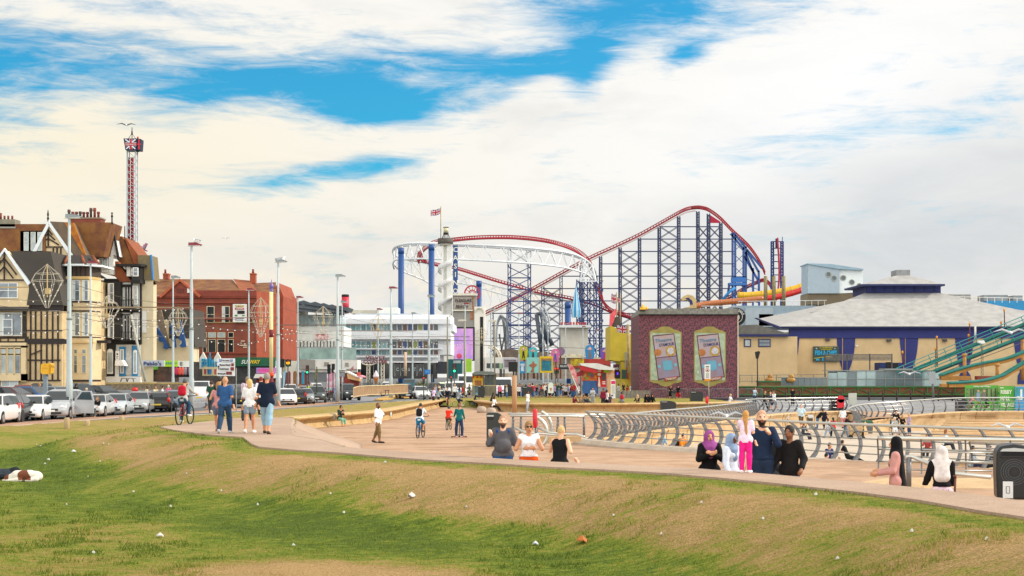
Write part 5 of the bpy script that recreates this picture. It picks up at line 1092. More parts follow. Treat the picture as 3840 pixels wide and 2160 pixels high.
def lying():
 D=37.2;x=XW(8,D);z=gz(8,D)+.0
 rt=thing('person','person in dark hood and grey jacket lying on the grass beside the dog','person',(x,D,z))
 c=lambda a,b,ra,rb,f=1:('c',np.array(a),np.array(b),ra,rb,f)
 put(sdf_mesh('body',[('e',np.array([.33,.02,.14]),(.1,.1,.11)),c((-.1,0,.12),(.2,0,.15),.12,.11),c((-1.2,.1,.07),(-.1,0,.12),.06,.1),c((.2,-.1,.12),(.38,-.22,.05),.045,.035),c((.38,-.22,.05),(.5,-.1,.05),.035,.035)],.02,.03),'body',rt,[mat(SK['b'],.6)],1)
 put(sdf_mesh('jacket',[c((-.5,.02,.13),(.22,0,.17),.15,.13),c((.2,-.08,.14),(.36,-.22,.07),.075,.06),c((.36,-.22,.07),(.46,-.14,.06),.06,.05),c((-.1,-.12,.1),(.2,-.16,.1),.07,.07)],.02,.04),'jacket',rt,[cloth('3b434c','232830',scale=6)],1)
 put(sdf_mesh('hood',[('e',np.array([.34,.02,.19]),(.13,.14,.15)),c((.2,0,.18),(.3,.01,.2),.12,.12)],.02,.03,lambda f,X,Y,Z:np.maximum(f,-(np.sqrt((X-.45)**2+(Y+.06)**2+(Z-.08)**2)-.1))),'hood',rt,[cloth('1e262d',scale=8)],1)
 put(sdf_mesh('trousers',[c((-1.25,.1,.08),(-.5,.02,.13),.09,.13),c((-1.2,-.1,.08),(-.5,-.04,.12),.09,.12)],.03,.03),'trousers',rt,[cloth('2c3a50')],1)
 D=36.7;x=XW(92,D);z=gz(92,D)-.01;dg=thing('dog','white and brown dog curled up asleep on the grass','dog',(x,D,z))
 def pt(q):
  n=np.sin(q[:,0]*9+1.2)+np.sin(q[:,2]*14+q[:,0]*6)*.5;return((n>.55)&(q[:,2]>.05)).astype(int)+((q[:,0]<-.33)&(q[:,2]>.06)).astype(int)*1-(((n>.55)&(q[:,2]>.05))&(q[:,0]<-.33)&(q[:,2]>.06)).astype(int)
 put(sdf_mesh('body',[c((-.18,.0,.13),(.12,.02,.13),.13,.14),('e',np.array([.24,.03,.12]),(.17,.14,.125)),('e',np.array([-.36,-.05,.085]),(.085,.08,.08)),c((-.36,-.06,.07),(-.44,-.13,.045),.05,.032),c((-.2,-.02,.12),(-.33,-.04,.1),.1,.07),c((-.05,-.12,.05),(-.36,-.16,.035),.045,.03),c((.3,-.1,.06),(.1,-.17,.04),.055,.035),c((.36,0,.08),(.2,-.16,.03),.035,.02),c((-.33,-.0,.14),(-.36,.05,.08),.03,.015)],.016,.03,None,pt),'body',dg,[mat('d9d2c6',.9,0,.1,20),mat('6f3b22',.9,0,.2,20),mat('6f3b22',.9),mat('6f3b22',.9)],1.12)
lying()
def mk(c,**k):return mat(c,k.pop('rough',.75),0,k.pop('var',.1),k.pop('scale',1.2),k.pop('col2',None),k.pop('bump',0),**k)
class B:
 "a building; D is the distance of its main face"
 def __init__(s,name,label,D,px,cat='building',group=None,gz=0):
  s.D=D;s.root=thing(name,label,cat,(XW(px,D),D,gz),group)
 def r(s,nm,m,rects,off=0,th=.3,par=None):
  b=MB()
  for q in rects:b.r(*q,s.D+off,th)
  return b.build(nm,m,par or s.root)
 def p(s,nm,m,pix,off=0,th=.3,par=None):
  b=MB();b.pp(pix,s.D+off,th);return b.build(nm,m,par or s.root)
 def win(s,x0,y0,x1,y1,fr,gl=None,nx=1,ny=1,fw=2.2,off=-.06,nm='window',curtain=None,shift=0):
  D=s.D+off;b=MB();m_=fr if not isinstance(fr,str)else mk(fr,rough=.5,var=.03)
  b.r(x0,y0,x1,y0+fw,D,.14).r(x0,y1-fw,x1,y1,D,.14).r(x0,y0+fw,x0+fw,y1-fw,D,.14).r(x1-fw,y0+fw,x1,y1-fw,D,.14)
  for i in range(1,nx):c=x0+(x1-x0)*i/nx;b.r(c-fw*.35,y0+fw,c+fw*.35,y1-fw,D+.01,.1)
  for i in range(1,ny):c=y0+(y1-y0)*i/ny;b.r(x0+fw,c-fw*.35,x1-fw,c+fw*.35,D+.012,.1)
  o=b.build(nm,m_,s.root);b=MB();b.r(x0+fw*.5,y0+fw*.5,x1-fw*.5,y1-fw*.5,D+.025,.02);b.build('pane',gl or GL,o)
  if curtain:b=MB();b.r(x0+fw,y0+fw,x0+(x1-x0)*.42,y1-fw,D+.012,.01);b.build('curtain',mk(curtain),o)
  return o
GL=mat('3d4a52',.08,0,.5,.4,'8c9aa2',spec=.8);GLD=mat('20262a',.1,0,.4,.5,spec=.8);GLB=mat('6fa3ac',.1,0,.4,.12,'9fb9bb',spec=.8);GLP=mat('aab4b4',.2,0,.3,.8)
CRM=mk('cab084',var=.16,scale=.9);CRML=mk('d8c298',var=.12);TIM=mk('2c2320',var=.3,scale=4);TILE=mat('653a28',.85,0,.3,.9,'845a2c',.5);TILED=mat('5a5048',.85,0,.3,1.4,'73604a',.5);TILEO=mat('96522e',.85,0,.3,1.3,'7c4428',.5)
SLATE=mat('4a4642',.8,0,.3,6,'5d564c',.6,kind='wave');WHT=mk('e2e2dc',var=.06);BLK=mk('1c1a1a',var=.2);BRICK=mk('8c4630',var=.28,scale=.8,col2='70382a');STN=mk('b9a888')
h=B('hotel','cream half-timbered hotel with slate roof and white bargeboards at the left edge',136,60)
h.r('wall',CRM,[(-130,1166,100,1460),(100,1166,232,1460),(-130,1050,68,1166)],0,9)
h.p('gable',CRML,[(16,938),(108,1066),(108,1166),(-90,1166),(-76,1066)],-.25,4)
h.p('roof',SLATE,[(36,942),(190,942),(236,1144),(100,1144),(112,1062)],-.3,7);h.p('roof',TILE,[(-60,840),(170,840),(170,960),(-60,960)],5,4)
b=MB();b.pp([(16,930),(16,942),(104,1070),(113,1060)],h.D-.6,.35).pp([(16,930),(-84,1064),(-76,1072),(16,942)],h.D-.6,.35);b.build('bargeboard',mk('dfe6e8',var=.03),h.root)
b=MB();D=h.D-.45
for x0,y0,x1,y1 in[(16,944,16,1048),(16,968,-30,1020),(16,968,62,1030),(16,1000,-22,1040),(16,1000,50,1044),(-80,1050,106,1050),(0,975,-6,990)]:b.tube([P(x0,y0,D),P(x1,y1,D)],.085,4)
b.build('gable_timber',TIM,h.root)
tb=[(-130,1262,106,1270),(-130,1279,106,1285),(90,1143,236,1165),(92,1272,248,1290),(92,1270,240,1275),(85,1166,99,1262),(-130,1104,98,1112)and(66,1060,74,1110),(88,1060,98,1112),(-130,1116,98,1124),(-130,1140,100,1148)]
for x in(112,130,151,173,194,214):tb.append((x,1166,x+5.5,1271))
for x in(110,130,151,172,193,214):tb.append((x,1291,x+5.5,1428))
tb+=[(100,1237,232,1241),(96,1348,226,1353),(-130,1425,96,1430),(98,1424,226,1429),(28,1268,31,1281),(58,1268,61,1281),(0,1268,3,1281)]
b=MB()
for i,q in enumerate(tb):b.r(*q,h.D-.10-.003*(i%9),.2)
b.tube([P(117,1329,h.D-.15),P(156,1312,h.D-.15)],.07,4);b.build('timber',TIM,h.root)
b=MB()
for x in(0,30,62):b.tube([P(x,1124,h.D-.12),P(x+14,1140,h.D-.12)],.05,4);b.tube([P(x+28,1124,h.D-.12),P(x+14,1140,h.D-.12)],.05,4)
b.build('panel_timber',TIM,h.root)
b=MB();b.r(-130,1150,100,1160,h.D-1.1,1.1);b.r(-130,1160,98,1165,h.D-.9,.9);b.build('eaves',mk('4c4844',var=.2),h.root)
h.r('bay',CRML,[(-130,1285,96,1300),(-130,1300,0,1405),(24,1302,28,1405),(51,1302,55,1405),(78,1300,96,1430),(-130,1402,96,1428),(0,1296,96,1304)],-.6,.6)
for x0,x1 in((2,22),(29,50),(56,76)):h.win(x0,1308,x1,1326,'d9c79a',GLP,1,1,1.6,-.5);h.win(x0,1331,x1,1402,'d9c79a',GLP if x0<40 else GL,1,1,1.6,-.5)
h.win(-30,1172,82,1259,'dcdcca',GL,3,1,2.5,-.2,curtain='c9d0cc');h.win(10,1196,46,1258,'f0f0ea',GL,1,2,2.5,-.35);h.win(-40,1060,66,1118,'f0f0ea',GL,3,2,2.5,-.35);h.win(5,1424,68,1450,'e8ecec',GLP,2,1,2,-.4)
d=B('rooftop_dormer','weathered white dormer with tall panes in the orange tiled roof',141,120,'dormer');d.r('frame',mk('d5dccf',var=.2,scale=3),[(76,866,160,942)],0,3)
for x in(89,115,140):d.win(x,870,x+18,940,'cfd6cc',GLP,1,2,2,-.08)
c=B('chimney','grey rendered chimney with four clay pots at the top left',141,10,'chimney');c.r('stack',mk('85806e',var=.3),[(-30,822,56,852)],0,1.6);c.r('flashing',mk('8f8d84'),[(-32,850,58,856)],-.1,1.8)
for x,y,k in((-2,799,12),(13,809,9),(27,809,9),(42,809,9)):b=MB();b.lathe(P(x+4,822,141.7),[(k*.012,0),(k*.012,(822-y)*.0265)],8);b.build('chimney_pot',mk('7a3a2a',var=.3),c.root)
m=B('hotel','tall cream bay-fronted house with orange tiled roof, timbered gable and row of chimney pots',140,290)
b=MB();b.rr(226,1000,352,1460,140,150);b.build('wall',CRML,m.root);b=MB();b.rr(351,1050,378,1460,141.2,150);b.build('wall',CRM,m.root)
m.p('gable',CRML,[(180,842),(258,952),(258,1000),(128,1000),(128,944)],1.2,3)
m.p('roof',TILE,[(262,834),(418,834),(388,962),(318,962)],3.0,4);m.p('roof',TILED,[(186,830),(262,834),(320,958),(272,960)],1.0,5)
m.p('roof',mat('b07018',.85,0,.3,2,'8a4a26'),[(240,833),(275,835),(322,958),(312,955)],.9,.3)
b=MB();b.pp([(182,826),(182,844),(264,965),(273,955)],140.9,.3).pp([(180,828),(122,942),(136,942),(184,845)],140.9,.3);b.build('bargeboard',mk('dfe6e8',var=.03),m.root)
b=MB();D=141.15
for q in[(181,850,181,922),(181,876,158,898),(181,894,148,915),(181,876,206,900),(181,894,220,918),(181,862,168,880),(181,862,196,880),(140,926,236,926)]:b.tube([P(q[0],q[1],D),P(q[2],q[3],D)],.09,4)
for x in(200,214,228):b.tube([P(x,930,D),P(x,962,D)],.09,4)
b.build('gable_timber',TIM,m.root)
for x,y0,y1 in((180,786,850),(420,796,842)):b=MB();b.lathe(P(x,y1,141),[(.07,0),(.07,.7),(.13,.8),(.05,1.0),(.11,1.15),(.02,(y1-y0)*.0265)],8);b.build('finial',BLK,m.root)
ch=m.r('chimney',BRICK,[(256,818,378,836)],4.5,1.5);b=MB();b.r(254,815,380,820,144.4,1.7);b.build('chimney_cap',mk('8a7a66'),ch)
for i,(x,y)in enumerate([(259,786),(273,794),(287,794),(301,793),(314,795),(328,795),(341,780),(355,780),(369,794)]):
 b=MB();w=.14;hh=(817-y)*.0272;b.lathe(P(x,817,145),[(w,0),(w*.85,hh*.6),(w*1.25,hh*.7),(w*1.1,hh)],8);b.build('chimney_pot',mk('7a3426'if i%3 else '4d3a34',var=.3),ch)
D=138.6;rf=MB();rf.add([P(200,990,D+1),P(250,991,D-.6),(P(320,991,D-.6)),P(374,992,D+1),P(226,957,D+2),P(262,957,D+1),P(308,957,D+1),P(346,957,D+2),P(374,992,D+6),P(200,990,D+6),P(346,957,D+5),P(226,957,D+5)],[(0,1,5,4),(1,2,6,5),(2,3,7,6),(3,8,10,7),(9,0,4,11),(4,5,6,7,10,11),(9,8,3,2,1,0)]);rf.build('bay_roof',mat('45403c',.7,0,.3,5,'35302e',.5,kind='wave'),m.root)
for a,c_ in(((204,986),(222,960)),((243,986),(256,959)),((316,986),(306,959)),((368,988),(346,960))):b=MB();b.tube([P(*a,D-.5),P(*c_,D+1.1)],.14,6);b.build('hip_tile',TILEO,m.root)
b=MB();b.pxy([(XW(200,D),D+1),(XW(250,D),D-.65),(XW(320,D),D-.65),(XW(374,D),D+1),(XW(374,D),D+5),(XW(200,D),D+5)],ZW(998,D),ZW(991,D));b.build('fascia',mk('dfe6e8',var=.03),m.root)
def bay(y0,y1,mt,nm='bay',o=0):b=MB();b.pxy([(XW(226,D),D+2.4),(XW(246,D),D+.3+o),(XW(332,D),D+.3+o),(XW(352,D),D+2.4)],ZW(y1,D),ZW(y0,D));return b.build(nm,mt,m.root)
bay(998,1047,mk('4a3c32',var=.3));bay(1047,1165,CRML);bay(1165,1290,CRML);bay(1290,1430,CRML);bay(1430,1460,CRM);bay(1163,1168,TIM,'bay_band',-.15);bay(1262,1266,TIM,'bay_band',-.1);bay(1424,1431,TIM,'bay_band',-.15);bay(1036,1046,mk('cfae70'),'cornice',-.25);bay(1128,1134,TIM,'bay_band',-.05);bay(1280,1286,mk('d2b680'),'cornice',-.2)
m.D=D+.28
for x in(250,268,285,300,318):m.r('timber',TIM,[(x,1000,x+4,1036)],-.05,.2)
for y0,y1,ny in((1050,1128,2),(1172,1260,2)):
 for x0,x1 in((236,256),(270,299),(308,331)):m.win(x0,y0,x1,y1,'e6ece9',GL if x0>260 else GLP,1,ny,2.2,-.06,curtain=None if x0<260 else 'cfd6d2')
for x0,x1 in((237,248),(276,290),(306,323)):m.win(x0,1309,x1,1327,'e0d4ac',GL,1,1,1.8);m.win(x0,1332,x1,1400,'e0d4ac',GL,1,2,1.8)
b=MB();b.r(352,1062,377,1160,141.0,.15)
for x in(355,361,367,373):b.r(x,1062,x+1.6,1160,140.9,.1)
b.build('timber',TIM,m.root)
b=MB();[b.r(x,1170,x+2,1270,141.0,.15)for x in(356,362,368,374)];[b.r(x,1296,x+2,1420,141.02,.15)for x in(362,370)];b.r(352,1276,404,1286,140.2,1.2);b.build('timber',TIM,m.root)
k=B('hotel','black and white timbered hotel with bay windows, balcony rails and a tiled corner turret',146,450)
b=MB();b.rr(378,1050,527,1460,146,154);b.build('wall',mk('dcdcd6',var=.1),k.root)
k.p('gable',WHT,[(421,866),(397,952),(395,1028),(424,1030),(424,955),(440,960)],-.8,4)
k.p('gable',WHT,[(372,955),(426,955),(426,1030),(372,1022)],-.75,4)
b=MB();b.pp([(420,832),(388,970),(394,972),(422,862)],144.9,.4).pp([(420,832),(446,972),(440,974),(421,862)],144.9,.4);b.build('bargeboard',BLK,k.root)
k.p('roof',TILE,[(428,886),(458,886),(506,992),(436,992)],1.2,5);k.p('roof',TILEO,[(466,892),(472,894),(546,994),(504,992)],1.0,5);k.p('roof',TILEO,[(426,980),(440,980),(492,1056),(450,1056),(424,1030)],-.2,2)
k.p('roof',TILED,[(346,1012),(390,1042),(348,1042)],-.3,1)
b=MB();b.lathe(P(468,894,146),[(.05,0),(.05,1.2),(.02,1.3)],6);b.build('finial',BLK,k.root)
tur=MB();D=145.2;tur.pxy([(XW(496,D),D),(XW(527,D),D+.6),(XW(530,D),D+3),(XW(490,D),D+3)],ZW(1052,D),ZW(996,D));tur.pxy([(XW(436,D),D-.2),(XW(530,D),D-.2),(XW(541,D),D+1.5),(XW(436,D),D+2)],ZW(999,D),ZW(990,D));tur.pxy([(XW(492,D),D-.15),(XW(526,D),D-.15),(XW(533,D),D+2),(XW(492,D),D+2)],ZW(1062,D),ZW(1050,D));tur.build('turret',BLK,k.root)
k.p('turret_panel',WHT,[(458,999),(470,999),(470,1012)],-.4,.3);k.r('turret_panel',WHT,[(475,998,490,1036)],-.5,.3)
k.D=145.1;k.win(498,1003,518,1036,'f2f2f0',GL,1,2,2.5,-.1);k.win(384,963,412,1018,'f4f4f2',GLP,3,1,2.2,-.2);k.D=146
bd=[(378,1056,402,1060),(378,1158,530,1172),(378,1272,528,1292),(378,1095,400,1100),(378,1130,400,1135),(390,1045,500,1058),(400,1060,404,1272),(448,1060,452,1150),(490,1060,496,1290),(524,1060,530,1290),(376,1060,381,1272),(470,1075,474,1150),(480,1075,484,1150),(468,1185,472,1272),(478,1185,482,1272),(386,1178,400,1182),(378,1240,400,1243),(450,1178,490,1182),(452,1066,492,1076)]
b=MB()
for i,q in enumerate(bd):b.r(*q,146-.14-.004*(i%11),.3)
b.build('timber',BLK,k.root)
for y in(1124,1244):
 b=MB();b.r(452,y,500,y+2.2,144.6,.1);[b.r(x,y,x+2,y+32,144.62,.08)for x in(454,463,472,481,490,498)];b.r(452,y+30,500,y+34,144.5,1.4);b.build('balcony',BLK,k.root)
for y0,y1 in((1062,1134),(1182,1266)):k.win(404,y0,426,y1,'f4f4f2',GL,1,2,2.5,-1.0,curtain='d5dae2');k.win(430,y0+4,448,y1+3,'f4f4f2',GL,1,2,2.5,-.8);k.win(497,y0+10,516,y1+8,'f4f4f2',GLP,1,2,2.5,-.3,curtain='c9c3b4')
for y0,y1 in((1056,1160),(1174,1274)):k.r('bay',mk('23211f'),[(401,y0,452,y1)],-.85,.8)
k.r('ground_floor',mk('cfccc2',var=.2,scale=4),[(381,1292,392,1404),(470,1292,494,1405),(514,1295,527,1410)],-.18,.2);k.r('ground_floor',BLK,[(392,1292,432,1410)],-.28,.3);k.r('ground_floor',mk('2f7fb0'),[(447,1300,470,1410),(494,1297,516,1412)],-.3,.3);k.r('plinth',WHT,[(390,1412,527,1440)],-.5,.6)
for x0,x1,y0 in((401,423,1308),(499,513,1312)):
 x=(x0+x1)/2;b=MB();r_=(x1-x0)/2;b.pp([(x0,1402),(x1,1402),(x1,y0+r_)]+[(x+r_*math.cos(a),y0+r_-r_*math.sin(a))for a in(.5,1.0,1.57,2.1,2.6)]+[(x0,y0+r_)],146-.4,.12);o=b.build('arched_window',mk('f0eee6'),k.root);b=MB();b.r(x0+3,y0+r_+3,x1-3,1396,146-.43,.04);b.build('pane',GLP,o)
k.win(450,1310,464,1400,'f0f0f0',GLP,1,2,2.5,-.4)
b=MB();b.pp([(432,1351),(456,1350),(468,1372),(430,1372)],144.3,1.3);b.build('door_canopy',mk('f2f0ea'),k.root);k.r('door',WHT,[(431,1374,446,1432)],-.4,.2);sg=k.r('hanging_sign',WHT,[(433,1316,447,1349)],-1.2,.08);k.r('sign_mark',BLK,[(437,1325,443,1331),(436,1336,444,1338),(436,1342,444,1344)],-1.22,.02,sg)
e=B('house','tall plain cream gable wall with slate roof and blue verge board',146.6,550)
b=MB();b.rr(520,1050,575,1440,146.6,154);b.build('wall',mk('d2c4a4',var=.06),e.root);e.p('roof',mat('6e6658',.85,0,.3,3,'857345',.4),[(516,957),(564,957),(572,1050),(522,1050)],-.2,3);e.p('verge_board',mk('2f7fc0'),[(563,955),(568,955),(575,1048),(570,1048)],-.4,.3);e.r('panel',WHT,[(527,1165,548,1248)],-.1,.1)
ew=e.r('downpipe',BLK,[(524,1060,526.5,1400)],-.2,.1)
b=MB();b.tube([P(492,1180,140),P(545,1430,139)],.12,6);tag(b.build('raking_pole',mk('a8a89c')),'slanting pale pole leaning in front of the black and white hotel','pole')
s=B('shop','cream shop building with steep slate roofs and scalloped blue bargeboards',156,660)
s.r('wall',mk('d6c7a6',var=.06),[(575,1200,632,1356),(632,1270,716,1356)],0,4);s.p('roof',SLATE,[(577,1160,),(720,1160),(732,1300),(640,1300)],.3,6);s.p('roof',mk('8c7a66',var=.3,scale=3),[(577,1162),(604,1162),(638,1300),(622,1300)],-.1,.5)
def wavy(pts,w,D,mt,root):
 up=[Vector(P(x,y,D))for x,y in pts];b=MB();n=12;a,c=up;lo=[];hi=[]
 for i in range(n+1):t=i/n;q=a.lerp(c,t);d=(c-a).normalized();nn=Vector((d.z,0,-d.x));nn=nn if nn.z<0 else-nn;lo.append(q+nn*(w*(1+.45*math.sin(t*math.pi*7))));hi.append(q)
 b.prism([(v.x,v.z)for v in hi]+[(v.x,v.z)for v in lo[::-1]],D-.3,D+.1);return b.build('bargeboard',mt,root)
BLU=mk('21508f',var=.15)
wavy([(577,1204),(637,1302)],.45,155.6,BLU,s.root);wavy([(650,1215),(662,1302)],.3,155.6,BLU,s.root);wavy([(682,1205),(700,1300)],.5,155.5,BLU,s.root)
s.p('gable',mk('ece6d4'),[(685,1235),(672,1298),(700,1298)],-.2,.3);s.r('gutter',BLK,[(576,1199,579,1204),(618,1301,642,1304)],-.25,.2)
sh=s.r('shopfront',mk('33302e',var=.5,scale=1.5,col2='6a4a40'),[(545,1374,668,1432)],-5.9,.4);s.r('awning',mk('5aa03c',var=.3),[(552,1374,590,1386)],-6.3,.5);s.r('sign_board',mk('c3cad2'),[(532,1351,616,1374)],-9.8,.2);txt("Pablo's",572,1363,15,146.15,mk('23407f'),s.root,66);s.r('sign_board',mk('a8d828'),[(617,1352,667,1375)],-6.1,.2)
b=MB();[b.r(622+i*8,1358,627+i*8,1366,149.85,.05)for i in range(3)];[b.r(650+i*5,1360,653+i*5,1363,149.85,.05)for i in range(3)];b.build('sign_mark',mk('3a9a88'),s.root);s.r('sign_board',mk('e4e8e0'),[(667,1353,712,1374)],-6.1,.2);txt('E',680,1364,14,149.85,mk('5a6a60'),s.root)
cw=s.r('clothes_display',mk('2a2226'),[(654,1376,716,1415)],-6.0,.4)
for x,c_ in((660,'c0305a'),(672,'e0584c'),(684,'dd6a5a'),(694,'8a8a92'),(704,'5a2a4a'),(710,'c8ccd2')):b=MB();b.ball(P(x+2,1392,149.7),.3,8,6,.8,.4,1.4);b.build('garment',mk(c_,var=.2),cw)
lw=B('stone_wall','low rubble stone garden wall behind the parked cars',133,520,'wall');lw.r('wall',mat('8c7c64',.9,0,.45,3.5,'5f5748',.8),[(400,1441,700,1462)],0,.5);lw.r('coping',mk('a89058',var=.3),[(398,1434,702,1441)],-.05,.6)
pb=B('post_box','red pillar post box by the stone wall',131,505,'post box');b=MB();b.lathe((XW(506,131),131,0),[(.24,0),(.24,1.2),(.3,1.25),(.3,1.36),(.2,1.5),(.02,1.56)],14);b.build('body',mk('c0201c',rough=.4),pb.root);b=MB();b.r(501,1449,511,1451,130.74,.05);b.build('slot',BLK,pb.root)
for x in(462,487):
 b=MB();t=B('pub_table','brown slatted picnic table in the hotel forecourt, %s'%('left'if x<470 else 'right'),141,x,'table','picnic tables outside the hotel',.9);b.r(x-8,1418,x+14,1420,141,.9);b.build('tabletop',mk('5a3a2a'),t.root);b=MB();b.tube([P(x-6,1420,141.3),P(x-10,1432,141.3)],.05,4);b.tube([P(x+11,1420,141.3),P(x+15,1432,141.3)],.05,4);b.build('leg',mk('3a2a22'),t.root)
q=B('building','red brick corner building with tiled roof, pediment gable and green shop fascia',176,800)
q.r('wall',BRICK,[(577,1110,962,1345)],0,16);D=176
b=MB();b.pxy([(XW(962,D),D),(XW(1022,D),D+3),(XW(1040,D),D+16),(XW(962,D),D+16)],ZW(1348,D),ZW(1092,D));b.build('corner_wall',mk('98452a',var=.2),q.root)  # same brick in brighter orange, sunlight on the corner put into the colour
q2=MB();q2 .prism([(XW(1022,181),ZW(1100,181)),(XW(1042,181),ZW(1060,181)),(XW(1062,181),ZW(1110,181)),(XW(1060,181),ZW(1350,181)),(XW(1022,181),ZW(1350,181))],181,192);q2 .build('corner_wall',mk('98452a',var=.2),q.root)  # sunlit brick tone painted here too
q.r('parapet',mk('863c2c',var=.2),[(730,1089,962,1112)],-.3,.5);q.r('string_course',mk('8a3e2a'),[(577,1110,962,1117),(577,1133,962,1137),(577,1195,962,1198)],-.25,.4);q.r('string_course',mk('9c8a5c'),[(775,1208,962,1211)],-.15,.2);q.r('string_course',mk('8a3e2a'),[(577,1320,962,1326)],-.2,.3)
def slope(nm,mt,pix_lo,pix_hi,D0,D1,root):b=MB();b.add([P(x,y,D0)for x,y in pix_lo]+[P(x,y,D1)for x,y in pix_hi],[tuple(range(len(pix_lo)))+tuple(range(len(pix_lo)+len(pix_hi)-1,len(pix_lo)-1,-1))]);return b.build(nm,mt,root)
slope('roof',TILE,[(575,1110),(905,1092)],[(575,1046),(872,1048)],176.2,184,q.root);slope('roof',TILEO,[(902,1092),(970,1096)],[(874,1046),(936,1052)],176.4,183,q.root);slope('roof',TILE,[(962,1098),(1035,1102)],[(945,1062),(1035,1058)],178,186,q.root)
q.p('gable',mk('8e4230',var=.25),[(675,1052),(602,1112),(750,1112)],-.35,4)
b=MB();b.tube([P(600,1114,D-.5),P(675,1050,D-.5),P(750,1112,D-.5)],.22,4);b.build('gable_coping',mk('b05a38'),q.root);q.r('gable_panel',mk('6a2e22'),[(662,1082,690,1098)],-.4,.1);q.r('alarm_box',WHT,[(702,1080,711,1098)],-.6,.3)
for x0,y0,y1,px_ in((611,1027,1046,620),(937,1026,1064,949)):
 ch=q.r('chimney',mk('9a4a2e',var=.3),[(x0,y0,x0+20,y1)],6,1.0);b=MB();b.r(x0-1.5,y0-2,x0+21.5,y0+2,181.9,1.2);b.build('chimney_cap',mk('b0603c'),ch);b=MB();b.lathe(P(px_,y0-2,182.4),[(.16,0),(.12,.3),(.14,.5)],8);b.build('chimney_pot',mk('7a2a20'),ch)
for x in(775,832):q.win(x,1148,x+29,1210,'d9d2b4',GLD,1,2,2,-.05,curtain='c9ccc9'if x>800 else None)
for i,(x0,x1)in enumerate(((760,775),(780,810),(815,845),(855,876))):q.win(x0,1246,x1,1266,'cbbf9c',GLP if i in(1,2)else GLD,1,1,1.8,-.05);q.win(x0,1272,x1,1322,'cbbf9c',GLD,1,1,1.8,-.05)
for x in(990,1000,1008):
 b=MB();DD=176+(x-962)*.05-.12
 b.r(x,1150,x+6,1200,DD,.2).r(x,1250,x+6,1318,DD,.2);b.build('window',WHT,q.root)
q.r('fascia',mk('0b5a3c',rough=.4),[(880,1340,1030,1373)],-.8,.8);txt('SUB',922,1357,15,175.0,WHT,q.root,34,shear=.25);txt('WAY',956,1357,15,175.0,mk('e8c82a'),q.root,40,shear=.25)
q.r('shopfront',mk('3a3a3c',var=.4),[(880,1373,1030,1440)],-.3,.3);q.r('shopfront',mk('4a4440',var=.4),[(715,1345,880,1440)],-.3,.3)
sb=q.r('sign_board',WHT,[(873,1140,925,1208)],-.5,.1);txt('SUBWAY',899,1148,8,175.45,mk('b8a022'),sb,34,shear=.25);q.r('sign_strip',mk('c03040'),[(881,1155,915,1161)],-.55,.05,sb);txt('SPAR',899,1158,4.5,175.4,WHT,sb,24);q.r('sign_strip',BLK,[(890,1165,917,1177)],-.55,.05,sb);q.r('sign_strip',mk('3a8a4a'),[(880,1180,890,1186),(908,1181,917,1185)],-.55,.05,sb);q.r('sign_strip',mk('5a6a88'),[(882,1192,915,1195),(882,1199,912,1201)],-.55,.05,sb)
b=MB();[b.r(x,y,x+w_,y+4,175.9,.06)for x,y,w_ in((903,1277,15),(901,1285,6),(898,1293,28),(912,1300,14))];b.build('wall_lettering',mk('c9b9a0'),q.root)
fi=B('shop_sign','white twin-peaked sign frame with chunky blue letters above the small shop',168,785,'sign')
for x0 in(748,802):fi.p('panel',mk('e6e6d8'),[(x0,1383),(x0+26,1383),(x0+26,1345),(x0+13,1320),(x0,1345)],0,.4)
b=MB();[b.r(x,y,x+w_,y+h_,167.7,.3)for x,y,w_,h_ in((755,1345,14,9),(755,1356,6,22),(764,1356,6,12),(775,1346,6,28),(783,1340,7,36),(792,1348,6,28),(805,1356,14,6),(806,1366,5,10),(814,1366,5,12))];b.lathe(P(787,1340,167.8),[(.12,0),(.05,.5),(.01,.6)],8);b.build('letters',mk('2a9ac8',rough=.4),fi.root)
cp=B('poster_board','cream board with drawings of ice-cream tubs beside the white parking sign',165,787,'sign');cp.r('board',mk('d6ca9c'),[(759,1376,816,1409)],0,.3)
for x,c_ in((765,'b03a4a'),(777,'2a6aa0'),(785,'3a80b8'),(803,'c05a5a')):b=MB();b.pp([(x,1384),(x+9,1384),(x+7,1404),(x+1,1404)],164.95,.04);b.build('drawing',mk(c_),cp.root)
wt=B('awning_stall','white-roofed souvenir stall with a rainbow panel near the yellow and red post',163,1000,'stall');wt.r('panel',mat('d85aa0',.6,0,.2,.5,'4a9ad0'),[(961,1379,1036,1400)],0,.2)
b=MB();[b.r(966+i*7,1384,970+i*7,1393,162.93,.04)for i in range(9)];b.build('panel_mark',mk('e8409a'),wt.root);wt.p('canopy',mk('e8e6e0'),[(958,1402),(1040,1402),(1056,1418),(950,1418)],-.8,1.6);wt.r('counter',mk('8a2a2c',var=.3),[(962,1424,1030,1462)],0,1.5);wt.r('back',mk('2c2a38',var=.4),[(962,1418,1034,1426)],.3,1)
pst=B('painted_post','tall cream and rust-red post with purple ball finial',118,1016,'post')
b=MB();D=118;b.tube([P(1017,1092,D),P(1017,1405,D)],.16,12);b.build('shaft',mk('d9d09a',var=.15),pst.root);b=MB();b.tube([P(1017,1236,D),P(1017,1265,D)],.165,12);b.tube([P(1017,1405,D),P(1017,1540,D)],.19,12);b.build('lower_shaft',mk('6a2028',var=.2),pst.root)
b=MB();b.tube([P(1016,1398,D-.1),P(1016,1412,D-.1)],.24,8);b.build('collar',mk('d8401c'),pst.root);b=MB();b.lathe(P(1018,1093,D),[(.19,0),(.15,.1),(.09,.2),(.2,.36),(.2,.46),(.09,.66),(.04,.8),(.015,1.0)],12);b.build('finial',mk('6a5a98',rough=.4),pst.root)
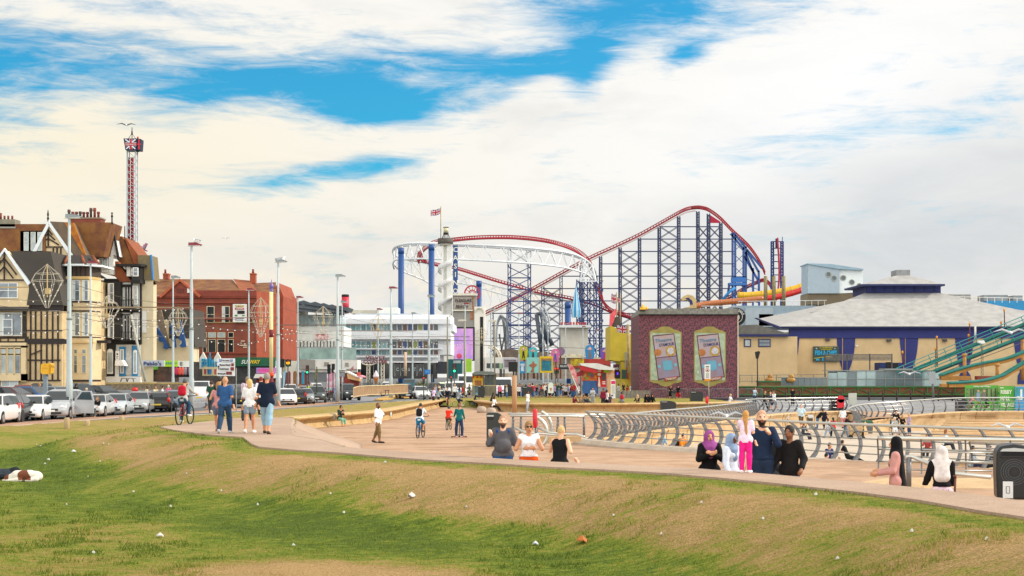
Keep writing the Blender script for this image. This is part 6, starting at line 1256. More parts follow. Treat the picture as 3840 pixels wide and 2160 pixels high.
w1=B('pub','white gabled pub with narrow windows and grey sawtooth roof',215,1090);w1 .p('wall',mk('e2e0d0',var=.06),[(1066,1395),(1066,1160),(1094,1134),(1114,1162),(1114,1395)],0,12);w1 .r('side_wall',mk('b3ab88'),[(1060,1150,1068,1395)],-.2,3)
for y0,y1 in((1206,1245),(1290,1338)):
 for x in(1080,1092,1104):w1 .win(x-2.5,y0,x+3.5,y1,'cfcfc4',GL,1,2,1,-.1)
w1 .r('terrace_wall',mk('dfe0dc'),[(1116,1225,1290,1300)],2,10);w1 .r('terrace_glass',mat('b9cdd0',.15,0,.3,.5),[(1116,1180,1275,1226)],3,8)
for i in range(12):w1 .win(1124+i*12.5,1278,1130+i*12.5,1345,'d8dad6',GLD,1,1,1,1.8)
b=MB();b.add([P(1060,1145,214),P(1300,1178,214),P(1300,1158,226),P(1070,1130,226)],[(0,1,2,3)]);b.pp([(1100,1135),(1290,1165),(1290,1182),(1100,1165)],214.5,.6);b.build('roof_beam',mk('6a7278'),w1 .root)
for i,x in enumerate((1097,1140,1172,1203,1236,1262)):b=MB();b.prism([(XW(x,214),ZW(1136+i*5,214)),(XW(x+42,214),ZW(1126+i*5,214)),(XW(x+34,214),ZW(1140+i*5,214))],214,222);b.build('roof_blade',mk('4f585f'),w1 .root)
for x in(1150,1183,1214,1248):w1 .r('roof_post',mk('6a7278'),[(x,1150,x+4,1222)],0,.3)
w1 .r('sign_board',mk('a01828',var=.5,scale=2.2,col2='e6dcd8'),[(1181,1252,1232,1272)],1.4,.15)
bal=w1 .r('balcony',mk('e6e2da'),[(1120,1350,1340,1384)],-3,5);w1 .r('balcony_grey_panel',mk('9a968e'),[(1120,1349,1182,1383)],-3.05,.1)  # flat grey panel over the left end of the balcony front
for x in(1118,1212,1294):w1 .r('vent',mk('9a9488'),[(1215,1358,1233,1373),(1294,1360,1307,1374)][0:1]if x==1212 else[(1294,1360,1307,1374)],-3.1,.12)if x!=1118 else None
w1 .r('shutter',mat('8c9093',.6,.2,.2,6,'7a7e82',.3,kind='wave'),[(1158,1393,1226,1432)],-2.4,.3);w1 .r('shop_wall',mk('dcd8d0',var=.2),[(1114,1384,1340,1396)],-2.6,.5);w1 .r('shopfront',mk('4a4a50',var=.6,scale=.8,col2='8a3a34'),[(1062,1396,1160,1445),(1226,1396,1345,1445)],-2.2,.4)
w1 .r('balustrade',mat('9db8b0',.1,0,.3,.6),[(1125,1306,1336,1348)],-3.1,.06);w1 .r('balustrade_rail',mk('aab0ae'),[(1125,1303,1336,1306)],-3.12,.1)
md('person in red top standing on the pub balcony',1162,None,None,STAND,'c0262a',.9,'6a5a70',1.95,'c8a060','bob',10,1,D=212.6,z=ZW(1349,212.6),H=1.75,group=None)
fn=B('funnel','red ship funnel with black top on the pub roof',222,1295,'funnel',None,9);b=MB();D=222;b.lathe(P(1295,1175,D),[(.58,0),(.58,2.55)],18);b.build('stack',mk('c02840',rough=.5),fn.root);b=MB();b.lathe(P(1295,1175,D),[(.585,2.55),(.585,2.9),(.5,2.95)],18);b.build('band',BLK,fn.root)
v=B('building','long white seafront building with three bands of tinted windows and grey roof units',236,1480)
v.r('wall',mk('e4e7ea',var=.05),[(1285,1180,1690,1213),(1285,1241,1690,1278),(1285,1330,1650,1362),(1290,1213,1700,1241),(1290,1278,1690,1330)],0,14)
v.r('wall',mk('e4e7ea',var=.05),[(1285,1196,1690,1214),(1285,1240,1690,1272)],-1.6,1.6);v.r('ledge',mk('e6e8ea'),[(1290,1306,1655,1310),(1335,1334,1640,1340),(1340,1355,1640,1360)],-1.9,1.9);v.r('sill',mk('8c8f92'),[(1285,1271,1690,1274)],-1.75,.3)
v.r('roof_unit',mk('a9b5c0',var=.2),[(1332,1176,1582,1186)],2,6);v.r('roof_unit',mk('93a0ac',var=.2),[(1332,1186,1600,1198)],1.0,6);v.r('roof_unit',WHT,[(1415,1153,1492,1178)],4,5);v.r('roof_unit',mk('b9b4a4'),[(1315,1163,1415,1176)],9,4)
wcol=[mk(c_,var=.3,scale=.5,rough=.15)for c_ in('5a3a30','6fa3ac','82b0b4','8ab4b8','5f9098','7a5a44','6a4030','94a048','5a6468','2a4a88','1f3f80','4a5a6a','4a4a40')]
for y0,y1,kk in((1215,1240,0),(1279,1307,3),(1312,1331,6)):
 for i in range(18):
  x=1296+i*19.4
  if x>1640:break
  j=1+((i*5+kk)%4)if x<1460 and i%7!=5 else 5+((i*3+kk)%8);v.win(x,y0,x+18,y1,'dfe3e4',wcol[j],1,1,1.3,-.15)
v.r('shopfront',GLD,[(1342,1362,1640,1420)],.2,.3);v.r('mullion',mk('c9cdd0'),[(x,1362,x+1.5,1410)for x in(1350,1375,1400,1425,1480,1502,1522,1545,1563,1588,1612)],-.05,.2);v.r('fascia',mk('23252a'),[(1480,1358,1590,1364)],-.2,.3)
for i,c_ in enumerate('COSTA'):txt(c_,1491+i*21.5,1385,12,235.8,mk('d3ecec',rough=.4),v.root)
v.r('tiled_wall',mk('3a3e44',var=.3,scale=3),[(1635,1356,1690,1402)],-.3,.4)
ps=B('pub_sign','dark red lettered pub sign on two white lattice posts',205,1410,'sign');RD=mk('7a2434');txt('VELVET',1408,1342,13,204.8,RD,ps.root,74,.03);txt('COASTER',1408,1356,12,204.8,RD,ps.root,92,.03);txt('THE',1380,1333,5,204.8,RD,ps.root)
for x in(1381,1435):
 b=MB();b.r(x-7,1362,x-4,1440,205,.2).r(x+4,1362,x+7,1440,205,.2);[b.tube([P(x-5,1366+i*14,205.1),P(x+5,1380+i*14,205.1)],.06,4)for i in range(5)];[b.tube([P(x+5,1366+i*14,205.1),P(x-5,1380+i*14,205.1)],.06,4)for i in range(5)];b.build('post',mk('ddd6c2'),ps.root)
b=MB();b.tube([P(1358+i*5,1363+6*math.sin(i*.314*1),204.9)for i in range(21)],.09,5);b.build('swash',mk('ddd6c2'),ps.root)
b=MB();b.tube([P(1520,1320,200),P(1520,1410,200)],.2,10);tag(b.build('post',mk('c9ad94')),'plain beige post in front of the lit shop letters','post')
for i,px in enumerate(range(1345,1660,22)):
 D=198+(i%3);rt=thing('palm_bush',['leftmost','second','third','fourth','fifth','sixth','seventh','eighth','ninth','tenth','eleventh','twelfth','thirteenth','fourteenth','rightmost'][i]+' green spiky bush in the bed before the white building','bush',(XW(px,D),D,0),'spiky bushes before the white building');b=MB()
 for j in range(60):
  a=random.random()*6.28;e_=.2+random.random()*1.2;L_=.7+random.random()*.8;o=Vector((XW(px,D)+random.uniform(-.3,.3),D+random.uniform(-.2,.2),.3+random.random()*.5+(i%3)*.12));d_=Vector((math.cos(a)*math.cos(e_),math.sin(a)*math.cos(e_),math.sin(e_)));s_=Vector((-math.sin(a),math.cos(a),0))*.06
  b.add([o-s_,o+s_,o+d_*L_*.6+s_,o+d_*L_-Vector((0,0,.15))],[(0,1,2,3)])
 b.build('foliage',mk(['4a5a24','6a6a2a','55602a'][i%3],var=.4,scale=4),rt);b=MB();b.lathe((XW(px,D),D,0),[(.12,0),(.08,.6)],6);b.build('trunk',mk('5a4a34'),rt)
NAVY=mk('1c4884',rough=.5,var=.15);NVD=mk('1b2a54',rough=.5,var=.1);RED=mk('a81f30',rough=.45,var=.1);WST=mk('dfe4e6',rough=.45,var=.08)
t=B('casino_tower','white tower wound by a spiral stair with dark lantern gallery on top',300,1668,'tower');D=300;cx=XW(1668,D);sc=D/F
b=MB();b.r(1656,912,1663,1400,D+.3,.5).r(1675,912,1694,1400,D+.6,.9).r(1663,912,1676,1400,D+1.2,.4);b.build('shaft',mk('e2e2dc',var=.08),t.root)
b=MB();n=150;w=13*sc*1.25;r_=27*sc
vs=[]
for i in range(n+1):
 a=-i/n*math.pi*2*5.6+2.2;py=950+i/n*385;x=cx+r_*math.cos(a);y=D+.9+r_*math.sin(a)*.9;z=ZW(py,D);vs+=[(x,y,z+w*.55),(x,y,z-w*.55),(cx+(r_-.35)*math.cos(a),D+.9+(r_-.35)*math.sin(a),z-w*.55)]
b.add(vs,[(i*3,i*3+1,i*3+4,i*3+3)for i in range(n)]+[(i*3+1,i*3+2,i*3+5,i*3+4)for i in range(n)],True);b.build('spiral_parapet',mk('e6e7e6',var=.06),t.root)
b=MB();b.lathe((cx+.1,D+.9,ZW(915,D)),[(26*sc,0),(29*sc,2*sc),(29*sc,22*sc),(27*sc,22*sc),(26*sc,4*sc)],24);b.build('gallery',mk('55504a',var=.5,scale=6),t.root);b=MB();b.lathe((cx+.1,D+.9,ZW(919,D)),[(20*sc,0),(27*sc,4*sc),(27*sc,6*sc)],24);b.build('gallery_base',mk('d2cdc0'),t.root)
b=MB()
for j in range(12):a=j*math.pi/6;b.tube([(cx+.2+15*sc*math.cos(a),D+.9+15*sc*math.sin(a),ZW(893,D)),(cx+.2+9*sc*math.cos(a),D+.9+9*sc*math.sin(a),ZW(876,D))],.05,4)
b.build('lantern_legs',BLK,t.root);b=MB();b.lathe((cx+.2,D+.9,ZW(878,D)),[(10*sc,0),(10*sc,7*sc)],16);b.lathe((cx+.2,D+.9,ZW(851.5,D)),[(11*sc,0),(11*sc,1.6*sc)],16);b.build('lantern_cap',BLK,t.root);b=MB();b.lathe((cx+.2,D+.9,ZW(871,D)),[(9*sc,0),(9*sc,19*sc)],12);b.build('lantern_glass',mat('d9d2ac',.15,0,.3,1),t.root)
def union(b_,w,h,wave=0):
 "union flag as stepped coloured cells; returns three meshes worth of quads"
def flag(label,px,py,wpx,hpx,D,cat='flag',slant=0,pole=None,name='flag',left=True):
 root=thing(name,label,cat,P(px,py,D));W=wpx*D/F;H=hpx*D/F;nx,ny=26,16;s_=-1 if left else 1;vs=[];fs=[];mi=[]
 for j in range(ny+1):
  for i in range(nx+1):
   u=i/nx;v=j/ny;vs.append((s_*u*W,.12*math.sin(u*9+1)*u*W*.4,-v*H+slant*u*H+.06*H*math.sin(u*7+2)*u*2))
 for j in range(ny):
  for i in range(nx):
   u=(i+.5)/nx*2-1;v=(j+.5)/ny*2-1;a=abs(abs(u)-abs(v))
   c=0
   if a<.26:c=1
   if a<.1:c=2
   if abs(u)<.2 or abs(v)<.33:c=1
   if abs(u)<.12 or abs(v)<.2:c=2
   q=(j*(nx+1)+i,j*(nx+1)+i+1,(j+1)*(nx+1)+i+1,(j+1)*(nx+1)+i);fs.append(q);mi.append(c)
 b=MB();b.add(vs,fs,True);b.m=mi;b.build('cloth',[mk('2a3566'),mk('dcdce0'),mk('b02838')],root,False)
 if pole:b=MB();b.tube([P(px,pole[0],D),P(px+pole[2]if len(pole)>2 else px,pole[1],D)],pole[3]if len(pole)>3 else .09,6);b.build('pole',mk('a89468',var=.3),root)
 return root
flag('union flag flying left from the pole on the white spiral tower',1653,780,38,22,299,slant=-.5,pole=(774,893))
cs=B('casino_sign','tall navy blade sign with white capital letters beside the spiral tower',302,1706,'sign');cs.r('blade',NAVY,[(1699,920,1716,1102)],0,1.2)
for i,c_ in enumerate('CASINO'):txt(c_,1708,936+i*31,19,301.9,WHT,cs.root)
sg=B('entrance_building','ribbed grey and rust screen wall with lettered sign, left of the arched white pylon',296,1745);sg.r('wall',mat('8f8c86',.7,.1,.3,4,'b3afa8',.3,kind='vwave'),[(1698,1108,1786,1352)],0,8);sg.r('band',mk('ded8c8'),[(1697,1100,1790,1108),(1698,1161,1772,1166)],-.6,1);sg.r('rust_strip',mk('a8704a',var=.4,scale=2),[(1764,1108,1775,1200)],-.1,.2)
sg.r('sign_panel',mk('a59c92',var=.3,scale=3),[(1700,1112,1770,1158)],-.2,.2);txt('PLEASURE',1738,1127,11,295.6,mk('3c3a3c'),sg.root,62,.02);txt('BEACH',1732,1149,11,295.6,mk('3c3a3c'),sg.root,44,.02)
sg.r('pylon',mk('e4e0d4',var=.06),[(1779,1150,1818,1395)],-.3,6);b=MB();b.disc((XW(1797,295.6),ZW(1170,295.6)),17*.0554,295.3,295.7,18,13*.0554,0,math.pi);b.build('arch_moulding',mk('cfc9b8'),sg.root);sg.r('slot',BLK,[(1800,1188,1812,1392)],-.35,.1)
scn=B('video_screen','large purple and pink video billboard with dark frame',292,1740,'screen');scn.r('frame',mk('1e1a26'),[(1700,1226,1780,1352)],0,1);scn.r('display',mat('8a6fc0',.5,0,.2,.28,'e0a0b8',emit=.35),[(1703,1232,1774,1350)],-.05,.04);b=MB();b.ball(P(1722,1335,291.9),.55,10,6,1,.1,1);b.build('display_flower',mk('d8506a'),scn.root)
wl=B('wheel_emblem','red spoked wheel emblem behind the lettered screen wall',300,1772,'sign',None,14);b=MB();c_=(XW(1771,300),ZW(1100,300));b.disc(c_,1.75,300,300.3,24,1.45);b.disc(c_,.8,300,300.3,16,.6);[b.tube([(c_[0]+.3*math.cos(a),300.15,c_[1]+.3*math.sin(a)),(c_[0]+1.5*math.cos(a),300.15,c_[1]+1.5*math.sin(a))],.09,4)for a in[i*math.pi/6 for i in range(12)]];b.build('rim',RED,wl.root)
lb=B('low_building','low white casino wing with curved terrace behind the palms',290,1850);lb.r('wall',mk('dcd9d0',var=.1),[(1640,1335,1700,1400),(1818,1340,1930,1400)],0,8);lb.r('window_band',GLD,[(1825,1362,1925,1380)],-.1,.12)
for l,x0,y0,x1,y1,D in(('leftmost tall blue steel column carrying the white truss ring',1493,930,1515,1178,420),('second tall blue steel column, left of the spiral tower',1607,917,1629,1192,400),('short blue column behind the red wheel emblem',1786,1053,1806,1152,430),('dark blue column rising right of the black tilted beams',2118,1133,2141,1330,430)):
 w_=(x1-x0)/2*D/F;rt=thing('column',l,'column',(XW((x0+x1)/2,D),D,0),'blue columns of the coaster');b=MB();b.lathe((XW((x0+x1)/2,D),D,0),[(w_,0),(w_,ZW(y0+22,D))],16);b.build('shaft',NAVY,rt);b=MB();b.lathe((XW((x0+x1)/2,D),D,0),[(w_*1.06,ZW(y0+22,D)),(w_*1.06,ZW(y0,D))],16);b.build('head',NAVY,rt)
DC=540;SC=DC/F
co=thing('roller_coaster','giant roller coaster with red track, navy lattice towers and white truss ring','roller coaster',(XW(2300,DC),DC,0))
def track(pix,root,nm='track',wd=1.7,rad=.33,D0=DC,spine=.95,colr=RED,ties=True,rl=.2):
 pts=smoothpts([P(*q[:2],q[2]if len(q)>2 else D0)for q in pix],8);b=MB();k=len(pts)
 f=frames(pts,1)
 for s_ in(-1,1):b.tube([p+n_*s_*wd/2+Vector((0,0,spine))for p,d_,n_ in f],rl,5)
 b.tube([p for p,d_,n_ in f],rad,6)
 acc=0
 if ties:
  for i in range(1,k):
   seg=(pts[i]-pts[i-1]).length;m_=max(1,int(round(seg/2.6)))
   for j in range(m_):
    t_=j/m_;p=pts[i-1].lerp(pts[i],t_);n_=f[i][2];b.tube([p-n_*wd/2+Vector((0,0,spine)),p,p+n_*wd/2+Vector((0,0,spine))],.13,4)
 return b.build(nm,colr,root)
LIFT=[(1800,1187),(1830,1172),(1900,1138),(2000,1085),(2100,1030),(2204,974),(2300,930),(2395,885),(2480,838),(2542,803),(2575,788),(2609,782),(2635,784),(2660,793),(2700,822),(2747,870),(2799,918),(2829,955),(2854,995),(2869,1030)]
track(LIFT,co,'lift_hill',1.6,.3,rl=.16)
b=MB();b.tube([P(x,y+8,DC-1)for x,y in LIFT[:12]],.3,4);b.build('walkway',mk('b9a8a0'),co);b=MB();b.tube([P(x,y-9,DC-1.6)for x,y in LIFT[:15]],.08,4);b.build('handrail',mk('8a5a50'),co)
b=MB();b.add([P(2663,806,DC-1.5),P(2700,830,DC-1.5),P(2703,836,DC-1.5),P(2663,836,DC-1.5)],[(0,1,2,3)]);b.pp([(2663,806),(2702,832),(2703,836),(2663,836)],DC-1.8,.3);b.build('hoarding',mk('a81838'),co)
top={x:y for x,y in LIFT}
def ytop(x):
 for(a,c),(d_,e_)in zip(LIFT,LIFT[1:]):
  if a<=x<=d_:return c+(e_-c)*(x-a)/(d_-a)+9
 return 1100
cols=[(1845,0),(1905,0),(2180,0),(1968,0),(2036,0),(2104,0),(2252,1),(2325,1),(2398,1),(2472,1),(2545,1),(2617,1),(2657,1),(2703,1)]
def lattice(root,x,y0,y1,D,wpx=9,nm='tower',mt=NVD,step=14,r_=.19):
 b=MB();z0,z1=max(0,ZW(y1,D)),ZW(y0,D);X=XW(x,D);w_=wpx/2*D/F
 for sx in(-1,1):
  for sy in(0,1):b.tube([(X+sx*w_,D+sy*w_*2,z0),(X+sx*w_,D+sy*w_*2,z1)],r_*1.15,4)
 n=max(2,int((z1-z0)/(step*D/F)))
 for i in range(n):
  a,c=z0+(z1-z0)*i/n,z0+(z1-z0)*(i+1)/n;s_=1 if i%2 else-1;b.tube([(X-s_*w_,D,a),(X+s_*w_,D,c)],r_*.6,4)
 return b.build(nm,mt,root)
for x,k_ in cols:lattice(co,x,ytop(x),1420,DC-2,9)
for x in(2252,2325,2398,2472,2545,2617,2657,2703):lattice(co,x+2,ytop(x)+4,1420,DC+5,7)
lv=[1407-46.4*i for i in range(1,13)]
xs_=[1845,1905,1968,2036,2104,2180,2252,2325,2398,2472,2545,2617,2657,2703,2748]
for y in lv:
 b=MB()
 for x0,x1 in zip(xs_,xs_[1:]):
  if y>max(ytop(x0),ytop(x1))-3:b.bar(P(x0,y,DC-2),P(x1,y,DC-2),.38)
 if b.v:b.build('cross_beam',NVD,co)
b=MB()
for x0,x1 in((1968,2036),(2325,2398),(2472,2545),(2617,2657),(2657,2703),(2036,2104)):
 yy=[min(y,1400)for y in[1407]+lv]
 for a,c in zip(yy,yy[1:]):
  if c>max(ytop(x0),ytop(x1))-6:b.tube([P(x0,a,DC-2),P(x1,c,DC-2)],.16,4);b.tube([P(x1,a,DC-2),P(x0,c,DC-2)],.16,4);b.tube([P(x0,a-4,DC+5),P(x1,c-4,DC+5)],.14,4);b.tube([P(x1,a-4,DC+5),P(x0,c-4,DC+5)],.14,4)
b.build('cross_braces',NVD,co)
b=MB()
for q in[(2747,872,2747,1420),(2757,880,2757,1420),(2788,925,2788,1420),(2797,925,2797,1420),(2740,876,2790,936),(2750,872,2798,930),(2795,945,2822,1016),(2800,940,2845,1020),(2800,935,2858,1006),(2824,1005,2824,1230),(2790,960,2842,1050),(2845,1015,2848,1235),(2748,1040,2798,1040),(2735,1068,2800,1068),(2735,1068,2728,1110)]:
 b.bar(P(q[0],q[1],DC-1),P(q[2],q[3],DC-1),.75)
for i in range(8):y=905+i*46;b.tube([P(2750,y,DC-1),P(2792,y+40,DC-1)],.16,4);b.tube([P(2792,y,DC-1),P(2750,y+40,DC-1)],.16,4)
for i in range(6):b.tube([P(2795,1045+i*25,DC-1),P(2848,1062+i*25,DC-1)],.16,4)
b.build('steel_supports',mk('224a8c',rough=.5,var=.15),co)
b=MB();b.r(2735,1060,2800,1070,DC-3,4).r(2742,1040,2798,1058,DC-2,1);b.build('blue_platform',mk('2a6ab0',rough=.5),co)
b=MB();b.tube([P(2708,1125,DC-4),P(2735,1095,DC-4),P(2757,1078,DC-4)],.5,6);b.build('blue_strut',mk('2f86c8'),co)
track([(2708,1130),(2750,1110),(2800,1080),(2840,1062),(2862,1055),(2885,1068),(2900,1100)],co,'red_run',1.8,.36)
top_=[(1478,958,548),(1474,938,541),(1487,924,530),(1520,915,520),(1570,912,512),(1650,913,508),(1750,916,506),(1850,921,506),(1950,927,508),(2040,935,512),(2110,944,518),(2165,958,524),(2205,982,530),(2228,1012,536),(2238,1046,540)]
lowc=[(x,y+(58 if 1500<x<2180 else 50),d_)for x,y,d_ in top_]
def chord(b,pts,r_):b.tube(smoothpts([P(*q)for q in pts],6),r_,6)
b=MB();chord(b,top_,.48);chord(b,[(x,y+7,d_+3.5)for x,y,d_ in top_],.36);chord(b,lowc,.34)
T_,L_=smoothpts([P(*q)for q in top_],3),smoothpts([P(*q)for q in lowc],3)
for i in range(0,len(T_)-2,2):b.tube([T_[i],L_[i+1]],.22,4);b.tube([L_[i+1],T_[i+2]],.22,4);b.tube([T_[i]+Vector((0,3.5,-.7)),L_[i+1]],.13,4)
b.build('truss_ring',WST,co)
b=MB();bl=[(1474,985,545),(1492,1008,556),(1530,1026,564),(1580,1046,570),(1640,1072,572),(1720,1062,560),(1800,1080,556),(1900,1108,552),(2000,1130,550),(2100,1152,548),(2200,1180,546)];bu=[(1478,950,547),(1500,968,556),(1540,975,564),(1590,985,570),(1650,1000,572),(1730,1030,560),(1800,1055,556),(1900,1082,552),(2000,1100,550),(2100,1122,548),(2200,1148,546)]
chord(b,bl,.34);chord(b,bu,.4);T_,L_=smoothpts([P(*q)for q in bu],3),smoothpts([P(*q)for q in bl],3)
for i in range(0,len(T_)-2,2):b.tube([T_[i],L_[i+1]],.2,4);b.tube([L_[i+1],T_[i+2]],.2,4)
for q in[(1480,950,1530,1026),(1500,925,1560,1000),(1600,915,1530,980),(1560,915,1620,985),(1640,915,1600,990),(1690,1020,1740,960),(1540,975,1592,1046)]:b.tube([P(q[0],q[1],530),P(q[2],q[3],560)],.12,4)
for i in range(14):x=1740+i*36;b.tube([P(x,1035+i*8,556),P(x-30+(i%3)*20,1330,552)],.13,4);b.tube([P(x,1040+i*8,556),P(x+34,1120+i*8,560)],.12,4)
b.build('rear_truss',WST,co)
track([(1570,985,566),(1574,960,560),(1585,945,545),(1602,930,530),(1640,910,515),(1700,903,508),(1770,896,506),(1850,893,506),(1930,894,508),(2010,901,512),(2080,914,516),(2140,934,522),(2180,957,528),(2205,985,533),(2222,1020,538),(2232,1060,541)],co,'ring_track',1.5,.42,rl=.14)
track([(1574,950,560),(1580,975,566),(1598,985,570),(1650,998,566),(1720,1012,560),(1790,1033,556),(1870,1058,552),(1960,1083,550),(2050,1105,548),(2140,1122,546),(2230,1145,545),(2300,1175,543),(2400,1205,540)],co,'return_track',1.5,.4,rl=.14)
track([(2228,1062,538),(2248,1100,536),(2262,1135,535),(2290,1165,535),(2340,1182,535),(2400,1200,535),(2460,1215,535)],co,'dip_track',1.5,.35,rl=.14)
for x in(1910,1985,2168,2185,2208,2232):lattice(co,x,990 if x<2000 else 1048,1420,512 if x<2000 else 535,10,'tower',mk('1e3a70',rough=.5),22,.22)
b=MB()
for i in range(9):y=1000+i*44;b.tube([P(1905,y,512),P(1990,y+42,512)],.2,4);b.tube([P(1990,y,512),P(1905,y+42,512)],.2,4);b.bar(P(1905,y+42,512),P(1990,y+42,512),.4)
b.build('tower_braces',mk('1e3a70',rough=.5),co);b=MB()
for i in range(9):
 y=1052+i*38
 for x0,x1 in((2164,2190),(2185,2212),(2208,2238),(2232,2262)):b.tube([P(x0,y,535),P(x1,y+36,535)],.22,4);b.tube([P(x1,y,535),P(x0,y+36,535)],.2,4);b.bar(P(x0,y+36,535),P(x1,y+36,535),.35)
b.build('tower_braces',mk('1e3a70',rough=.5),co)
b=MB()
for x0,y0,x1,y1 in((1905,930,1905,1000),(1915,930,1915,1000),(1975,935,1975,1000),(1990,940,1990,1000),(1910,935,1990,990),(1990,940,1910,990),(2175,1055,2195,975),(2175,1055,2235,1055),(2235,1055,2220,990),(2185,975,2235,1050),(2225,990,2180,1050)):b.tube([P(x0,y0,514),P(x1,y1,514)],.3,5)
b.build('truss_tower',WST,co)
b=MB();b.pp([(2596,775),(2622,774),(2622,780),(2596,781)],DC-1,2);cr_=thing('coaster_train','small coaster train cresting the lift hill','train',P(2609,778,DC));b.build('car',mk('8a2a2a'),cr_)
sp=thing('spike_coaster','tall red vertical coaster tower with blue lattice sides','roller coaster',(XW(2915,470),470,0));lattice(sp,2897,905,1200,470,8,'tower',mk('1e3a70'),12,.22);lattice(sp,2933,905,1200,470,8,'tower',mk('2c2f78'),12,.22)
track([(2910,1130,468),(2918,1085,468),(2922,1030,468),(2920,960,468),(2915,893,468)],sp,'track',1.3,.3,spine=.1);b=MB();[b.bar(P(2893,y,470),P(2937,y,470),.3)for y in range(906,1060,25)];b.pp([(2908,895),(2920,895),(2920,930),(2908,930)],469,.3);b.tube([P(2934,888,470),P(2934,906,470)],.12,5);b.build('crossbars',mk('1e3a70'),sp)
def slide(label,pix,D,r_,col,grp='water slides'):
 pts=smoothpts([P(x,y,D+i*.5)for i,(x,y)in enumerate(pix)],8);b=MB();b.tube(pts,r_,14);o=b.build('slide_tube',mat(col,.3,0,.06,1));tag(o,label,'water slide',grp);j=MB()
 for i in range(4,len(pts)-1,5):j.tube([pts[i]-(pts[i+1]-pts[i]).normalized()*.08,pts[i]+(pts[i+1]-pts[i]).normalized()*.08],r_*1.06,14)
 jo=j.build('joint',mat(col,.4,0,.3,1));jo.parent=o
slide('yellow tube slide curving behind the three dark poles',[(2768,1108),(2810,1108),(2870,1102),(2930,1094),(2985,1082),(3030,1065)],305,.75,'d0a512');slide('red tube slide below the yellow one',[(2850,1122),(2900,1116),(2950,1105),(3000,1090),(3032,1076)],300,.62,'c02218');slide('long terracotta tube slide running left to the roof sculpture',[(2600,1150),(2650,1140),(2720,1133),(2790,1127),(2860,1120)],296,.6,'b0683a')
for i,x in enumerate((2871,2902,2939)):b=MB();D=290;b.lathe((XW(x,D),D,ZW(1148,D)),[(7*D/F,0),(7*D/F,110*D/F)],14);b.lathe((XW(x,D),D,ZW(1038,D)),[(6.2*D/F,0),(5*D/F,3*D/F)],14);tag(b.build('flue',mk('8c7f5a',var=.4,scale=3)),['left','middle','right'][i]+' of three mottled brown flues on the grey roof','flue','brown flues on the grey roof')
bx=B('slide_tower','pale blue box tower with sloping roof and five round portholes',262,3120);bx.p('wall',mk('a3b3be',var=.06),[(3030,988),(3148,1007),(3148,1100),(3030,1100)],0,6);bx.p('wall',mk('e6eeee',var=.05),[(3148,1007),(3236,1012),(3236,1096),(3148,1100)],.5,6);bx.p('roof',mk('93aebd'),[(3028,987),(3120,990),(3238,1008),(3238,1013),(3146,1009),(3028,990)],-.3,7);bx.r('base',mat('8a7a60',.8,0,.3,5,'6e6450',.3,kind='vwave'),[(3030,1100,3240,1142)],.4,7)
for x,y in((3106,1029),(3127,1043),(3162,1042),(3194,1058),(3222,1072)):b=MB();o_=0 if x<3148 else .5;b.disc((XW(x,262+o_),ZW(y,262+o_)),.52,261.85+o_,262.05+o_,18,.4);pf=b.build('porthole',mk('a8a494'),bx.root);b=MB();b.disc((XW(x,262+o_),ZW(y,262+o_)),.42,261.93+o_,262.03+o_,18);b.build('pane',mat('51656c',.1),pf)
gb=B('building','flat grey-blue panelled building behind the pink poster wall',255,2880);gb.r('wall',mk('93a6b2',var=.08),[(2755,1146,3060,1225)],0,20);gb.r('wall',mk('a8b6be'),[(2795,1155,2900,1222),(2846,1178,2990,1225)],-.4,1);b=MB();b.tube([P(2630,1148,254),P(2765,1148,254),P(2770,1130,254),P(2980,1128,254),P(3100,1126,254)],.06,5);[b.tube([P(x,1129,254),P(x,1148,254)],.05,4)for x in range(2780,3100,24)];b.build('roof_rail',mk('d8dcdc'),gb.root)
rs=B('round_sign','round black sign with white letters half hidden by the pink poster building',240,2775,'sign',None,8);b=MB();c_=(XW(2762,240),ZW(1188,240));b.disc(c_,34*.045,239.8,240.1,32);b.build('disc',BLK,rs.root);b=MB();b.disc(c_,22*.045,239.72,239.8,28,20.5*.045);b.build('ring',WHT,rs.root)
for c2,a in(('N',62),('O',42),('R',20)):txt(c2,2762+27*math.cos(R(a)),1188-27*math.sin(R(a)),8,239.8,WHT,rs.root,rot=R(a-90))
txt(')',2770,1190,20,239.8,WHT,rs.root)
sc_=B('roof_sculpture','cream scroll-shaped roof sculpture with a navy curl',230,2585,'sculpture',None,11);sc_.p('scroll',mk('c9b07a',var=.2,scale=2),[(2563,1155),(2612,1155),(2612,1125),(2600,1110),(2580,1104),(2565,1110),(2556,1120),(2560,1128),(2575,1124),(2590,1132),(2592,1148)],0,1.6);sc_.p('curl',mk('2c3368'),[(2570,1118),(2582,1116),(2596,1128),(2598,1142),(2588,1142),(2586,1130)],-.05,.1)
t=B('poster_building','square building wrapped in dark pink damask wallpaper print with two ticket posters',152,2582);D=152
dm=bpy.data.materials.new('damask');dm.use_nodes=True;nt_=dm.node_tree;N_=nt_.nodes;L2=nt_.links;b_=N_['Principled BSDF'];b_.inputs['Roughness'].default_value=.8
tc_=N_.new('ShaderNodeTexCoord');sp_=N_.new('ShaderNodeSeparateXYZ');L2 .new(tc_.outputs['Object'],sp_.inputs[0])
def M_(op,a,b=None,c=None):
 n=N_.new('ShaderNodeMath');n.operation=op
 for i,x in enumerate((a,b,c)):
  if x is None:continue
  if isinstance(x,(int,float)):n.inputs[i].default_value=x
  else:L2 .new(x,n.inputs[i])
 return n.outputs[0]
PX=2*math.pi/1.22
